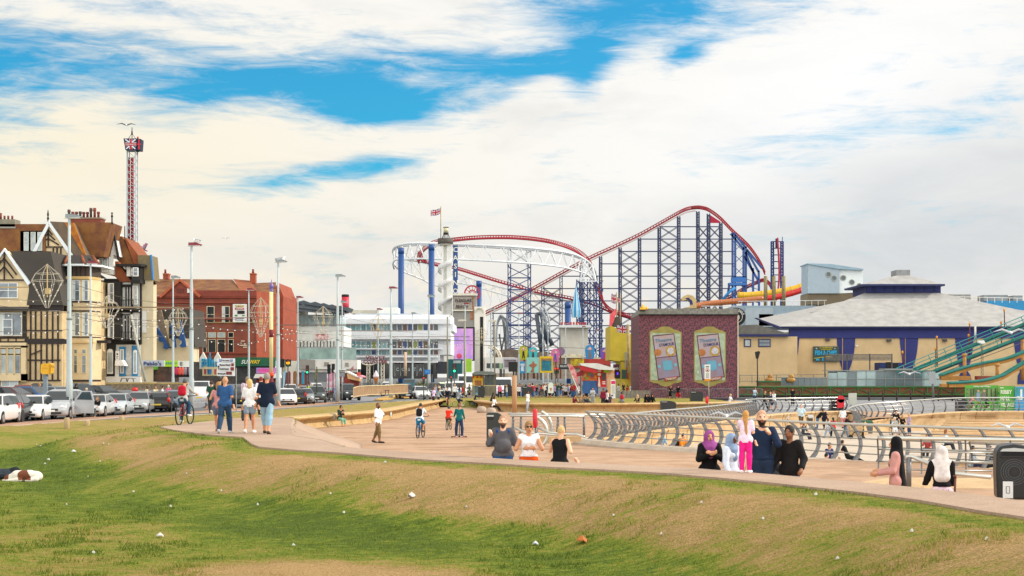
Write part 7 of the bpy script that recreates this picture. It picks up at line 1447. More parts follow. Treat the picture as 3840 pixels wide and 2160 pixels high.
HX_=M_('ADD',sp_.outputs[0],sp_.outputs[1]);sx=M_('SINE',M_('MULTIPLY',HX_,PX));sz=M_('SINE',M_('MULTIPLY',sp_.outputs[2],PX*.62));s2x=M_('SINE',M_('MULTIPLY',sp_.outputs[0],PX*2));c2z=M_('COSINE',M_('MULTIPLY',sp_.outputs[2],PX*1.9));ab=M_('ABSOLUTE',M_('COSINE',M_('MULTIPLY',HX_,PX*.5)))
v1=M_('ADD',M_('MULTIPLY',sx,sz),M_('MULTIPLY',M_('MULTIPLY',ab,c2z),.8));v2=M_('SINE',M_('MULTIPLY',M_('ADD',v1,M_('MULTIPLY',s2x,.0)),5.5));v3=M_('SINE',M_('ADD',M_('MULTIPLY',ab,16),M_('MULTIPLY',sp_.outputs[2],9)))
vv=M_('ADD',M_('MULTIPLY',v2,.5),M_('MULTIPLY',v3,.35));rr_=N_.new('ShaderNodeValToRGB');e_=rr_.color_ramp.elements;e_[0].position=.30;e_[0].color=(*lin('40303a'),1);e_[1].position=.62;e_[1].color=(*lin('7c4650'),1);x_=e_.new(.45);x_.color=(*lin('60343f'),1);L2 .new(M_('ADD',M_('MULTIPLY',vv,.5),.5),rr_.inputs[0]);L2 .new(rr_.outputs[0],b_.inputs['Base Color'])
t.r('wall',dm,[(2397,1180,2765,1494)],0,10.5);t.p('roof',mat('6a6862',.9,0,.4,3,'8c8b84',.5),[(2400,1162),(2420,1157),(2770,1157),(2768,1178),(2397,1180)],-.25,10.8);t.r('side_trim',mk('d9c9b4'),[(2766,1180,2769,1490)],-.1,10.4);t.r('gutter',BLK,[(2395,1178,2768,1182)],-.35,.25)
def poster(cx):
 def T(pts):return[(cx+x,y)for x,y in pts]
 pr=t.p('poster',mk('948848',var=.2),T([(-60,1244),(-48,1238),(-34,1236),(-22,1228),(-14,1225),(0,1224),(14,1225),(22,1230),(34,1236),(48,1240),(60,1246),(60,1430),(46,1436),(30,1438),(18,1446),(0,1451),(-18,1446),(-30,1438),(-46,1436),(-60,1430)]),-.06,.05)
 b=MB();b.pp(T([(-56,1248),(56,1250),(56,1426),(-56,1426)]),D-.08,.02);b.build('poster_ground',mk('9fae94',var=.25,scale=2),pr)
 b=MB();b.pp(T([(-50,1258),(32,1250),(56,1414),(-28,1426)]),D-.11,.03);b.build('ticket_frame',mk('5f3145'),pr)
 b=MB();b.pp(T([(-46,1262),(30,1254),(39,1333),(-36,1341)]),D-.14,.03);b.build('ticket_upper',mk('a098a8',var=.2,scale=1.5,col2='a89088'),pr)
 b=MB();b.pp(T([(-35,1344),(40,1336),(52,1411),(-26,1420)]),D-.14,.03);b.build('ticket_lower',mk('84809a',var=.3,scale=2,col2='8c7478'),pr)
 b=MB();b.pp(T([(-12,1354),(22,1351),(28,1384),(10,1390),(-8,1386)]),D-.17,.03);b.build('ticket_shield',mk('5f9cb4'),pr)
 for x,y,r_ in((-24,1374,.17),(36,1368,.17)):b=MB();b.disc((XW(cx+x,D),ZW(y,D)),r_,D-.17,D-.14,16);b.build('ticket_dot',mk('6aa8bc'),pr)
 for x,y,r_,c_ in((18,1316,.55,'b08c3c'),(18,1316,.36,'bdbcc4'),(-30,1322,.38,'b0703c')):b=MB();b.disc((XW(cx+x,D),ZW(y,D)),r_,D-(.19 if c_=='bdbcc4'else .17),D-.14,18);b.build('ticket_rosette',mk(c_,var=.3,scale=4),pr)
 txt('Theatre',cx-8,1275,13,D-.13,mk('5a7f9c'),pr,62,.01,.2,R(6));txt("D'AMOUR",cx+4,1291,12,D-.13,mk('4a4f7c'),pr,56,.01,.1,R(6));b=MB();b.pp(T([(-5,1418),(45,1410),(45,1422),(-4,1430)]),D-.19,.04);tb_=b.build('ticket_banner',mk('9c4238'),pr);txt('TONIGHT',cx+20,1420,8,D-.2,mk('dccfb8'),tb_,42,.02,0,R(7));txt('0',cx-45,1396,11,D-.1,mk('d9e0d2'),pr)
poster(2496);poster(2662)
b=MB()
fl=thing('roof_flames','yellow and orange fake flames on the left roof corner of the pink building','flame decoration',P(2410,1164,152))
for x,y0,y1,w_ in((2404,1163,1150,5),(2411,1163,1138,7),(2417,1163,1148,5),(2425,1160,1148,5)):b=MB();b.lathe(P(x,y0,151),[(w_*.028,0),(w_*.034,.12),(w_*.015,(y0-y1)*.02),(.01,(y0-y1)*.0285)],8);b.build('flame',mat('e89018',.5,0,.3,6,'e8c830'),fl)
b=MB();b.r(2400,1162,2421,1167,150.6,.8);b.build('tray',BLK,fl)
y=B('building','yellow painted building with sloping top between the towers and the pink building',176,2340);YL=mk('c2ab34',var=.14,scale=.6);y.p('wall',YL,[(2288,1222),(2300,1225),(2330,1243),(2370,1253),(2396,1266),(2396,1470),(2328,1470),(2328,1356),(2288,1350)],0,9);y.r('cornice',mk('7a6a20'),[(2326,1352,2396,1355)],-.1,.2);b=MB();[b.tube([P(2358+i*7,1382,175.6),P(2361+i*7,1398,175.6),P(2358+i*7,1416,175.6)],.07,4)for i in range(6)];[b.tube([P(2358+i*4.2,1416,175.6),P(2358+i*4.2,1448,175.6)],.05,4)for i in range(9)];b.tube([P(2356,1380,175.6),P(2396,1380,175.6)],.06,4);b.build('screen',mk('a8842c'),y.root)
y.r('poster',mk('3a5a4c',var=.4,scale=2),[(2332,1386,2350,1420)],-.1,.05);y.r('drainpipe',mk('8f8f86'),[(2344,1320,2351,1378)],-.5,.3);y.r('red_post',mk('7a2626'),[(2350,1350,2357,1420)],-.6,.3)
y.r('doorway',mk('4a1c2c',var=.3),[(2300,1366,2323,1392)],-.4,.3);txt('HO',2311,1382,8,175.4,WHT,y.root);y.r('doorway',mk('1e1520'),[(2303,1392,2326,1420)],-.3,.3);y.r('doorway_light',mat('5a2ad0',.5,emit=.8),[(2313,1396,2319,1406)],-.35,.03)
ar=B('red_entrance','tall red and white swept entrance fin behind the yellow building',186,2305,'sign');ar.p('fin',mat('c8304a',.5,0,.2,1,'e06a70'),[(2286,1225),(2288,1178),(2300,1168),(2312,1154),(2309,1180),(2300,1210),(2292,1226)],0,.8);ar.p('roof',mk('4a4540'),[(2296,1222),(2306,1190),(2322,1185),(2330,1225)],.3,3)
flag('union flag on the yellow pole in front of the yellow building',2355,1222,42,26,170,pole=(1216,1400,3,.16));flag('torn union flag on the tall white pole left of the lift hill',2312,1104,20,34,225,pole=(1096,1240));flag('small union flag on the right white pole near the lift hill',2326,1116,12,20,228,pole=(1104,1240))
tn=B('tent_spire','blue and pale striped pointed tent roof behind the white station',400,2162,'tent',None,18);D=400
b=MB()
pr_=[(1190,16),(1165,18),(1140,14),(1110,8),(1085,3.5),(1064,.6)]
for j in range(12):
 b.mi(j%2);a0,a1=j*math.pi/6,(j+1)*math.pi/6;vs=[]
 for yy,r_ in pr_:vs+=[(XW(2160,D)+r_*.075*math.cos(a0),D+r_*.075*math.sin(a0),ZW(yy,D)),(XW(2160,D)+r_*.075*math.cos(a1),D+r_*.075*math.sin(a1),ZW(yy,D))]
 b.add(vs,[(2*i,2*i+1,2*i+3,2*i+2)for i in range(len(pr_)-1)])
b.build('canvas',[mk('2a86b8'),mk('a9cad8')],tn.root)
st_=B('station','white fairground station with red arched lettering',380,2140);st_.r('roof',mk('d2d6d6'),[(2098,1219,2215,1228)],-1,12);st_.r('wall',mat('c9c4b4',.8,0,.3,2,'e0dcd0',kind='vwave'),[(2105,1228,2205,1330)],2,8);b=MB();[b.r(2104+i*11,1208,2111+i*11,1218,379,.2)for i in range(9)];b.build('letters',mk('b83a34'),st_.root)
lp=thing('steel_coaster','grey steel coaster loop beside the white pylon','roller coaster',(XW(1885,420),420,0));track([(1862,1330,420),(1862,1270,420),(1864,1225,420),(1872,1200,420),(1880,1194,420),(1890,1206,420),(1896,1240,422),(1900,1290,424),(1902,1330,424)],lp,'track',1.2,.28,colr=mk('8e959a',rough=.4))
b=MB();[b.tube([P(x,y_,421),P(x2,1335,421)],.25,5)for x,y_,x2 in((1872,1252,1885),(1893,1255,1876),(1895,1225,1895))];b.build('support',mk('4c5358'),lp)
bb=thing('beam_ride','pair of dark tilted beams of a ride with curved grey tail','ride',(XW(2040,400),400,0))
for q in((2012,1178,2032,1330,.75),(2028,1176,2052,1290,.6),(2012,1178,2030,1174,.6),(2050,1245,2072,1296,.8),(2020,1300,2040,1290,1.0)):b=MB();b.tube([P(q[0],q[1],400),P(q[2],q[3],400)],q[4]*.8,8);b.build('beam',mk('3a4450',rough=.4),bb)
b=MB();b.tube(smoothpts([P(*q,402)for q in((2025,1150),(2042,1185),(2050,1230),(2052,1290),(2060,1325))],5),.3,6);b.tube(smoothpts([P(*q,402)for q in((2040,1150),(2056,1190),(2062,1240),(2064,1300))],5),.25,6);b.build('track',mk('a9b0b4'),bb)
wa=thing('wooden_coaster','curved cream lattice of an old wooden coaster with lettering','roller coaster',(XW(1850,340),340,0));b=MB()
for r_ in(50,42):b.tube([P(1830+r_*math.cos(a)*1.0,1345-r_*math.sin(a),340)for a in[i*math.pi/2/10 for i in range(11)]],.22,5)
[b.tube([P(1830+42*math.cos(a),1345-42*math.sin(a),340),P(1830+50*math.cos(a+.12),1345-50*math.sin(a+.12),340)],.12,4)for a in[i*.157 for i in range(10)]];[b.r(1872,1348+i*9,1884,1350+i*9,340,.2)for i in range(6)];[b.tube([P(1820+i*7,1350,341),P(1815+i*6,1318+abs(i-3)*6,341)],.12,4)for i in range(8)];b.build('lattice',mk('dcd6c6'),wa)
for i,cch in enumerate('NATIONAL'[:6]):a=R(62-i*12);txt(cch,1830+46*math.cos(a),1345-46*math.sin(a),6,339.6,mk('8a7a5a'),wa,rot=a-R(90))
sr=B('scenery_mound','brown rocky scenery mound and wooden fence line under the coaster',360,1960,'scenery');sr.p('mound',mk('6f6154',var=.4,scale=.8),[(1840,1345),(1860,1325),(1880,1312),(1915,1306),(1950,1315),(1990,1326),(2040,1318),(2090,1330),(2110,1345)],0,6)
bh=B('amusement_block','row of low arcade buildings behind the billboards',330,2060);bh.r('wall',mk('7a6a5c',var=.5,scale=.3,col2='b8a894'),[(1830,1340,2290,1420)],0,10);bh.r('red_frontage',mk('98402e',var=.4,scale=.6),[(2150,1350,2290,1380)],-.5,.5);bh.r('stall_roof',mk('d9cfae',var=.3),[(2060,1328,2190,1342),(2200,1345,2290,1352)],-1,2)
dt=thing('drop_tower','tall slim white lattice ride tower with red guide rails behind the hotels','tower',(XW(495,500),500,0));D=500
b=MB()
for x,o in((477,0),(508,0),(516,3),(485,3)):b.tube([P(x,562,D+o),P(x,1300,D+o)],.26 if x in(477,508)else .18,6)
for i in range(20):y_=566+i*26;b.tube([P(477,y_,D),P(508,y_+26,D)],.14,4);b.bar(P(477,y_,D),P(508,y_,D),.22);b.tube([P(508,y_+26,D),P(516,y_,D+3)],.12,4)
b.build('lattice',mk('9ea7ac',rough=.5),dt);b=MB();b.tube([P(484,590,D+1),P(484,960,D+1)],.38,6);b.tube([P(496,590,D+1),P(496,960,D+1)],.55,6);b.build('guide_rails',mk('8a1c2c'),dt)
b=MB();b.pp([(463,519),(513,519),(509,562),(470,562)],D-1,5);hd_=b.build('crown',mk('23283f'),dt);b=MB();b.pp([(513,519),(528,521),(525,563),(510,562)],D-.5,4);b.build('crown_side',mk('23283f'),hd_)
b=MB();b.r(470,536,511,546,D-1.3,.2).r(487,521,494,560,D-1.32,.2);b.build('crown_cross',mk('b02030'),hd_);b=MB();[b.tube([P(*q[:2],D-1.2),P(*q[2:],D-1.2)],.3,4)for q in((470,523,486,534),(508,523,495,534),(474,558,486,548),(507,558,495,548))];b.r(470,534,511,548,D-1.15,.1).r(485,521,496,560,D-1.16,.1);b.build('crown_white',mk('d8dce6'),hd_);txt('PLEASURE BEACH',490,541,4.5,D-1.3,WHT,hd_,38,.01)
b=MB();b.r(518,523,523,560,D-.8,.2).r(513,538,527,543,D-.82,.2);b.build('crown_cross',mk('c03040'),hd_)
b=MB();b.tube([P(495,478,D),P(495,519,D)],.15,5);b.lathe(P(495,505,D),[(.35,0),(.25,1.2),(.08,1.8)],6);b.tube([P(482,519,D),P(495,500,D),P(508,519,D)],.12,4);b.build('mast',mk('3a4048'),dt);b=MB();b.lathe(P(517,519,D),[(.3,0),(.3,.6)],8);b.build('beacon',mk('c03020'),dt)
b=MB();b.lathe((XW(500,D),D+1.5,ZW(935,D)),[(3.6,0),(3.9,1.0),(3.2,1.2)],16);[b.tube([(XW(500,D)+3.6*math.cos(a),D+1.5+3.6*math.sin(a),ZW(935,D)),(XW(500,D)+4.6*math.cos(a),D+1.5+4.6*math.sin(a),ZW(935,D)+2.2-2.5*(j%2))],.25,5)for j,a in enumerate([i*.5 for i in range(13)])];b.build('gondola',mk('7d869a',var=.5,scale=1,col2='a04a60'),dt)
s=B('pier_hall','long pier hall with pale hipped roof, louvred lantern and navy curtain-shaped paintwork',192,3340);D=192;PNV=mk('2b3272',var=.12,scale=.5);TAN=mk('d0b487',var=.1,scale=.5);RFG=mat('a8a7a4',.85,0,.14,.9,'969492')
s.r('wall',TAN,[(2985,1240,4100,1470)],0,22);s.r('frieze',PNV,[(2960,1230,4100,1268)],-.25,.6);s.r('gutter',mk('26305c'),[(2922,1222,4100,1231)],-1.0,1.2)
b=MB();b.add([P(2918,1224,190.8),P(4110,1224,190.8),P(3520,1098,203),P(3240,1100,203),P(2840,1196,215),P(4300,1170,230),P(3380,1085,235)],[(0,1,2,3),(0,3,6,4),(1,5,6,2),(3,2,6)]);b.build('roof',RFG,s.root)
for x in(2962,3172,3408,3616,3836):
 b=MB();w0=34;q_=[(x-w0,1262),(x+w0+2,1262),(x+w0,1290),(x+w0-3,1320),(x+w0-8,1345),(x+w0-14,1368),(x+w0-21,1385),(x+13,1392),(x+24,1408),(x+30,1440),(x-20,1440),(x-18,1408),(x-10,1392),(x-16,1378),(x-24,1350),(x-28,1320),(x-32,1290)]
 b.pp(q_,D-.12,.12);b.build('painted_curtain',PNV,s.root)
s.r('wall_light',mk('4a4a4c'),[(3097,1270,3113,1278),(3327,1272,3343,1281),(3537,1272,3552,1281)],-.5,.4);s.r('pipe',mk('b08a5e'),[(3158,1268,3161,1405),(3394,1268,3396,1370)],-.2,.1);s.r('camera',WHT,[(3209,1294,3218,1299)],-.6,.3);s.r('rear_wing',mk('2a86b8'),[(3700,1128,4100,1210)],18,6);s.r('plant_room',mk('8f8f8c',var=.2),[(3560,1104,3640,1136),(3690,1106,3780,1140),(3800,1108,3835,1138)],22,3)
b=MB();b.tube([P(3580,1112,208),P(3900,1120,208)],.05,4);[b.tube([P(x,1112+(x-3580)*.025,208),P(x,1135,208)],.04,4)for x in range(3590,3880,28)];b.build('roof_rail',WHT,s.root)
b=MB();b.add([P(3235,1065,201.5),P(3543,1067,201.5),P(3412,1033,204.5),P(3363,1033,204.5),P(3543,1067,212),P(3235,1065,212),P(3412,1036,208),P(3363,1036,208)],[(0,1,2,3),(1,4,6,2),(5,0,3,7),(5,7,6,4),(3,2,6,7)]);b.build('lantern_roof',RFG,s.root);b=MB();b.r(3362,1012,3413,1035,204.6,3);b.build('lantern_cowl',mk('8a8d8e',var=.2),s.root)
b=MB();b.r(3248,1072,3528,1102,203,8);lt=b.build('lantern',mk('252c5c'),s.root);b=MB();b.r(3234,1065,3544,1072,201.3,11);b.build('lantern_eaves',mk('26305c'),lt)
for x0 in(3252,3284,3319,3358,3394,3433,3467,3508):b=MB();[b.r(x0,1075+i*7,x0+30 if x0 not in(3252,3508)else x0+16,1079+i*7,202.9,.3)for i in range(3)];b.build('louvre',mk('363f7c'),lt)
sn=B('wall_sign','dark green wall sign with bright blue and yellow lettering on the pier hall',191.6,3098,'sign',None,5);sn.r('board',mk('3a4c48'),[(3049,1299,3147,1356)],0,.15);txt('AT THE ENTRANCE',3098,1304,5,191.6,mk('d2c22c'),sn.root,50);txt('TO SOUTH PIER',3098,1310.5,4.6,191.6,mk('d2c22c'),sn.root,42);txt('FISH & CHIPS',3097,1323,18,191.6,mk('2ba4d2'),sn.root,82,.04);b=MB();b.tube([P(3052,1344,191.5),P(3098,1338,191.5),P(3145,1334,191.5)],.04,4);b.build('swash',mk('d2c22c'),sn.root);sn.r('mark',mk('2ba4d2'),[(3060,1345,3073,1352),(3083,1340,3088,1353)],-.04,.03);txt('←',3062,1307,6,191.6,WHT,sn.root);txt('←',3131,1307,6,191.6,WHT,sn.root)
an=B('annexe','lower tan annexe with grey felt roof and two navy-framed windows',186,2860);an.r('wall',TAN,[(2772,1262,2990,1460)],0,10);an.p('roof',mk('6c6a64',var=.25),[(2772,1220),(2838,1217),(2955,1250),(2955,1256),(2772,1256)],-.2,8);an.r('gutter',mk('2a2f60'),[(2770,1253,2960,1262)],-.6,.5);an.win(2790,1271,2816,1301,mk('2a2f60'),GLP,1,1,3.5,-.1);an.win(2844,1271,2890,1301,mk('2a2f60'),GL,1,2,3.5,-.1);an.p('verge',mk('2a2f60'),[(2832,1192),(2838,1192),(2930,1226),(2930,1232),(2922,1232)],-4,1)
GRN=mk('14756a',rough=.5,var=.2);GRD=mk('0f4c48',rough=.5,var=.2);OCH=mk('b07c3a',var=.2)
def beam(b,a,c,D0,D1,h,th=1.0):
 A=[P(a[0],a[1],D0),P(c[0],c[1],D1),P(c[0],c[1]+h,D1),P(a[0],a[1]+h,D0)];b.add(A+[v+Vector((0,th,0))for v in A],[(0,1,2,3),(7,6,5,4),(0,4,5,1),(1,5,6,2),(2,6,7,3),(3,7,4,0)])
pc=thing('pier_coaster','green and ochre steel coaster climbing to the right in front of the pier hall','roller coaster',(XW(3600,172),172,0))
for i,(a,c,D)in enumerate((((3420,1383),(3900,1185),172),((3498,1388),(3900,1232),168))):
 b=MB();beam(b,a,c,D,D,9,.5);b.build('lift_rail',GRN,pc);b=MB();beam(b,(a[0],a[1]+9),(c[0],c[1]+9),D+.4,D+.4,7,.3);b.build('lift_truss',GRD,pc)
 b=MB();k_=(c[1]-a[1])/(c[0]-a[0])
 for o in(26,12):b.tube([P(a[0]-60,a[1]-o-k_*60,D-.2),P(c[0],c[1]-o,D-.2)],.05,5)
 for x in range(a[0]-55,3900,58):yy=a[1]+k_*(x-a[0]);b.tube([P(x,yy-26,D-.2),P(x+14,yy+4,D-.2)],.05,5)
 b.build('handrail',mk('2a8f8a',rough=.5),pc);b=MB();b.tube([P(a[0]+30,a[1]+12,D-.3),P(c[0],c[1]+28,D-.3)],.05,4);b.build('cable',mk('5a5a52'),pc)
for i,pts in enumerate(([(3530,1407),(3600,1384),(3680,1363),(3740,1352),(3790,1340),(3850,1316),(3900,1290)],[(3560,1436),(3640,1432),(3700,1425),(3760,1408),(3800,1385),(3850,1355),(3900,1320)])):
 sp_=smoothpts([P(x,y_,160-i*6)for x,y_ in pts],6);b=MB();b.tube(sp_,.14,6);b.tube([p+Vector((0,.9,0))for p in sp_],.14,6);b.build('track_rail',GRN,pc);b=MB();vs=[]
 for p in sp_:vs+=[p+Vector((0,.1,-.1)),p+Vector((0,.1,-.48)),p+Vector((0,.8,-.48)),p+Vector((0,.8,-.1))]
 b.add(vs,[(j*4+k_,j*4+(k_+1)%4,j*4+4+(k_+1)%4,j*4+4+k_)for j in range(len(sp_)-1)for k_ in range(4)]);b.build('track_bed',OCH,pc)
for x,y0,y1,D in((3617,1325,1410,165),(3740,1362,1415,158),(3834,1260,1420,170)):b=MB();b.tube([P(x,y0,D),P(x,y1+6,D)],.2,8);b.lathe(P(x,y0+4,D),[(.3,-.2),(.3,.05)],8);b.build('support',OCH,pc)
b=MB();b.r(3535,1410,3640,1426,164,1).r(3532,1440,3640,1452,160,1);b.build('station_beam',OCH,pc);b=MB();b.r(3665,1410,3740,1424,166,1);b.build('red_panel',mk('8c3a2a'),pc)
for i,(x,y0,y1)in enumerate(((3513,1262,1375),(3636,1212,1340),(3766,1160,1235),(3384,1318,1366),(3632,1255,1330),(3754,1207,1290),(3508,1305,1375))):tp=thing('torch_post',['red lamp post behind the green coaster, left of the thick white post','red lamp post just left of the thick white post','highest red lamp post near the right edge','short red lamp post at the foot of the green coaster','dark stub post left of the thick white post','short red lamp post under the highest one','thin dark post beside the leftmost red lamp post'][i],'lamp post',(XW(x,176),176,ZW(y1,176)),'red lamp posts around the pier coaster');b=MB();b.tube([P(x+2,y1,176),P(x,y0+8,176)],.07,6);b.build('post',mk('5a2028'),tp);b=MB();b.lathe(P(x,y0+9,176),[(.06,0),(.13,.12),(.11,.32),(.03,.4)],8);b.build('lamp',mat('d08a18',.5,0,.3,8),tp)
b=MB();b.tube([P(3657,1223,174),P(3657,1280,174)],.12,8);tag(b.build('post',mk('c9c9c0')),'thick white pole standing before the navy frieze','post')
fl=thing('floodlight_mast','white floodlight on a thin lattice mast in front of the green coaster','floodlight',(XW(3683,158),158,0));b=MB();[b.tube([P(3683+o,1290,158),P(3683+o*1.3,1430,158)],.03,4)for o in(-3,3)];[b.tube([P(3680,1295+i*14,158),P(3686,1309+i*14,158)],.02,3)for i in range(9)];b.build('mast',mk('55584e'),fl);b=MB();b.pp([(3669,1277),(3690,1276),(3696,1287),(3684,1289),(3669,1285)],157.8,.4);b.build('lamp_head',WHT,fl)
ls=thing('slatted_screen','weathered slatted screen on four posts before the fish sign','screen',(XW(3220,182),182,0));b=MB()
for x0,x1 in((3094,3175),(3178,3260),(3264,3345)):[b.r(x0,1328+i*5,x1,1331.5+i*5,182,.1)for i in range(5)]
b.build('slats',mk('6f6a62',var=.4,scale=3),ls);[(lambda b_:b_.build('post',mk('55565a'),ls))(MB().r(x,1326,x+4,1415,182.1,.12))for x in(3092,3175,3260,3343)]
bc=B('blue_cabin','small dark blue cabin with black openings beside the glass train tunnel',186,3345,'cabin');bc.r('body',mk('1f3468'),[(3301,1360,3388,1388)],0,3);bc.r('opening',BLK,[(3322,1358,3342,1381),(3348,1362,3368,1381)],-.06,.06)
gt=thing('glass_tunnel','long glass-sided train shelter on the pier deck','shelter',(XW(3200,172),172,0));D=172;TG=mat('7f9698',.12,0,.5,.22,'a9c2c2',spec=.8);TG2=mat('66797d',.15,0,.4,.3,'55666c',spec=.8)
for x0,x1,y0,y1,mt_ in[(2930,3018,1417,1447,TG2),(3018,3102,1418,1447,TG2)]+[(3105+i*36,3141+i*36,max(1389,1398-i*3),1452,TG if i%3!=2 and i<5 else TG2)for i in range(5)]+[(3285+i*35,3320+i*35,1390,1452,TG2 if i<5 else TG)for i in range(7)]:b=MB();b.r(x0,y0,x1,y1,D,.05);b.build('glass_panel',mt_,gt)
b=MB();[b.r(x,1392,x+1.8,1452,D-.08,.1)for x in range(3104,3530,36)];[b.r(x,1417,x+1.5,1447,D-.08,.1)for x in range(2930,3104,22)];b.r(3104,1388,3530,1391,D-.12,3);b.r(2928,1414,3104,1417,D-.12,2.5);b.r(3104,1420,3530,1422,D-.1,.1);b.r(3318,1382,3424,1388,D-.3,2.8);b.build('frame',mk('8d9490',rough=.5),gt)
b=MB();b.r(3104,1392,3530,1452,D+3,.1);b.build('back_glass',TG2,gt)
fn=thing('deck_fence','long red-brown boarded deck front with green timber braces','fence',(XW(3230,170),170,0));b=MB();D=170;b.r(2770,1452,3625,1485,D,.3);b.build('boards',mat('8c5a3c',.85,0,.3,3,'7a4a30',.3,kind='wave'),fn)
b=MB();GN=mk('3c6e38',var=.2);b.r(2770,1448,3625,1453,D-.2,.3);b.r(2770,1477,3625,1482,D-.2,.2)
for i in range(16):x=2800+i*52;b.r(x,1453,x+3.5,1477,D-.16,.15);a_,c_=(x+3,1455),(x+50,1477);a_,c_=(a_,c_)if i%2==0 else((x+3,1477),(x+50,1455));b.tube([P(*a_,D-.1),P(*c_,D-.1)],.06,4)
b.build('brace',GN,fn);b=MB();b.r(2770,1482,3625,1494,D+.05,.4);b.build('base_board',mk('2a2420',var=.3),fn)  # dark brown board along the foot of the deck front
b=MB();[b.tube([P(x,1458,163),P(x,1494,163)],.09,6)for x in()]
for i,x in enumerate(range(2895,3640,52)):b=MB();b.lathe((XW(x,160),160,-.26),[(.09,0),(.09,1.15),(.05,1.22)],8);tag(b.build('bollard',mk('3a2c2a')),'slim dark bollard along the deck front','bollard','slim dark bollards along the deck front')
b=MB();D=171
rl=thing('promenade_rail','wavy metal railing at the foot of the pier hall','railing',(XW(2900,183),183,0));b.tube([P(2772,1408,183),P(3100,1404,183)],.04,5);b.tube([P(2772,1430,183),P(3100,1428,183)],.04,5);[b.tube([P(x,1414,183),P(x+3,1421,183),P(x,1430,183)],.025,4)for x in range(2774,3100,9)];[b.tube([P(x,1405,183),P(x,1438,183)],.05,5)for x in range(2774,3100,46)];b.build('balusters',mk('7f7f78'),rl)
tr=thing('train_ride','open green ride car with brown seats left of the glass tunnel','ride car',(XW(2900,171),171,1.2));b=MB();b.r(2848,1432,2930,1447,170.5,2);b.build('body',mk('6e5a34',var=.3),tr);b=MB();b.r(2846,1428,2930,1433,170.4,2.2);b.build('rim',mk('3c6e48'),tr)
for x,c_ in((2885,'a8783c'),(2966,'b88a44')):b=MB();b.ball(P(x,1425,171.5),.5,10,6,1.1,.8,.7);b.ball(P(x+3,1412,171.5),.3,8,6);b.build('carved_figure',mk(c_,var=.3,scale=4),tr)
hb=thing('hoarding','green resort hoarding with woodland picture and two figures','hoarding',(XW(3690,119),119,-.2));D=119;b=MB();b.r(3620,1445,3745,1544,D,.12);b.build('board',mk('58a63c',var=.06),hb);b=MB();b.r(3624,1456,3741,1504,D-.02,.02);b.build('picture',mat('3c5a30',.8,0,.3,1.6,'7c9a5c'),hb);txt('Ribby Hall Village',3682,1450,6,D,WHT,hb,62)
for x in(3640,3648,3700,3716,3731):b=MB();b.r(x,1457,x+3,1503,D-.035,.02);b.build('printed_tree',mk('33302a'),hb)
for x,c_ in((3668,'8a9ab4'),(3690,'7a6a6a')):b=MB();b.pp([(x-5,1503),(x-7,1478),(x-3,1471),(x+3,1471),(x+7,1478),(x+5,1503)],D-.06,.02);b.build('printed_figure',mk(c_),hb);b=MB();b.disc((XW(x,D),ZW(1466,D)),.1,D-.06,D-.04,10);b.build('printed_head',mk('c9a084'),hb)
h2=thing('hoarding','lime green hoarding with large white resort name','hoarding',(XW(3780,118.6),118.6,-.2));D=118.6;b=MB();b.r(3748,1447,3807,1546,D,.12);b.build('board',mk('58a63c',var=.05),h2)
for w_,y_,ww in(('RIBBY',1470,42),('HALL',1494,34),('VILLAGE',1518,52)):txt(w_,3752+ww/2,y_,15,D,mk('eaeed2'),h2,ww,.02)
b=MB();b.r(3750,1453,3764,1456,D-.03,.02);b.build('small_print',mk('eaeed2'),h2)
h3=thing('hoarding','blue hoarding cut off by the right edge of the photo','hoarding',(XW(3840,118.2),118.2,-.2));D=118.2;b=MB();b.r(3808,1450,3900,1546,D,.12);b.build('board',mk('4a9ac8'),h3);b=MB();b.r(3812,1455,3900,1500,D-.02,.02);b.build('picture',mat('4aa0d8',.8,0,.3,1.2,'3c8a5c'),h3);b=MB();b.r(3826,1460,3834,1500,D-.04,.02).r(3813,1486,3824,1500,D-.04,.02);b.build('printed_house',mk('dfe2e0'),h3)
sgp=thing('sign_back','grey back of a road sign on a tall pole before the fence','sign',(XW(3497,130),130,-.26));b=MB();b.tube([P(3495,1390,130),P(3501,1505,130)],.09,8);b.build('pole',m_steelp,sgp);b=MB();b.pp([(3484,1394),(3508,1394),(3510,1440),(3484,1440)],129.8,.06);b.build('plate',mk('9aa0a2'),sgp)
sg2=thing('sign_back','pale square sign back on a curved post behind the middle railing','sign',(XW(3198,118),118,-.2));b=MB();b.tube(smoothpts([P(3190,1545,118),P(3190,1520,118),P(3200,1500,118)],5),.08,8);b.build('post',m_steel,sg2);b=MB();b.r(3182,1474,3213,1517,117.9,.06);b.build('plate',mk('b9bdb4'),sg2)
for i,(x0,x1)in enumerate(((2440,2500),(2506,2578),(2584,2660),(2666,2748),(2772,2860))):
 cbn=thing('crowd_barrier',['leftmost','second','third','fourth','rightmost'][i]+' galvanised crowd barrier in the row before the pink building','barrier',(XW(x0,147),147,-.05),'crowd barriers before the pink building');b=MB();b.tube([P(x0,1497,147),P(x0,1461,147),P(x0+3,1458,147),P(x1-3,1458,147),P(x1,1461,147),P(x1,1497,147)],.03,6);b.tube([P(x0,1492,147),P(x1,1492,147)],.025,5);b.build('frame',m_steelp,cbn);b=MB();[b.tube([P(x,1459,147),P(x,1492,147)],.012,4)for x in range(x0+4,x1-2,5)];b.build('bars',m_steelp,cbn)
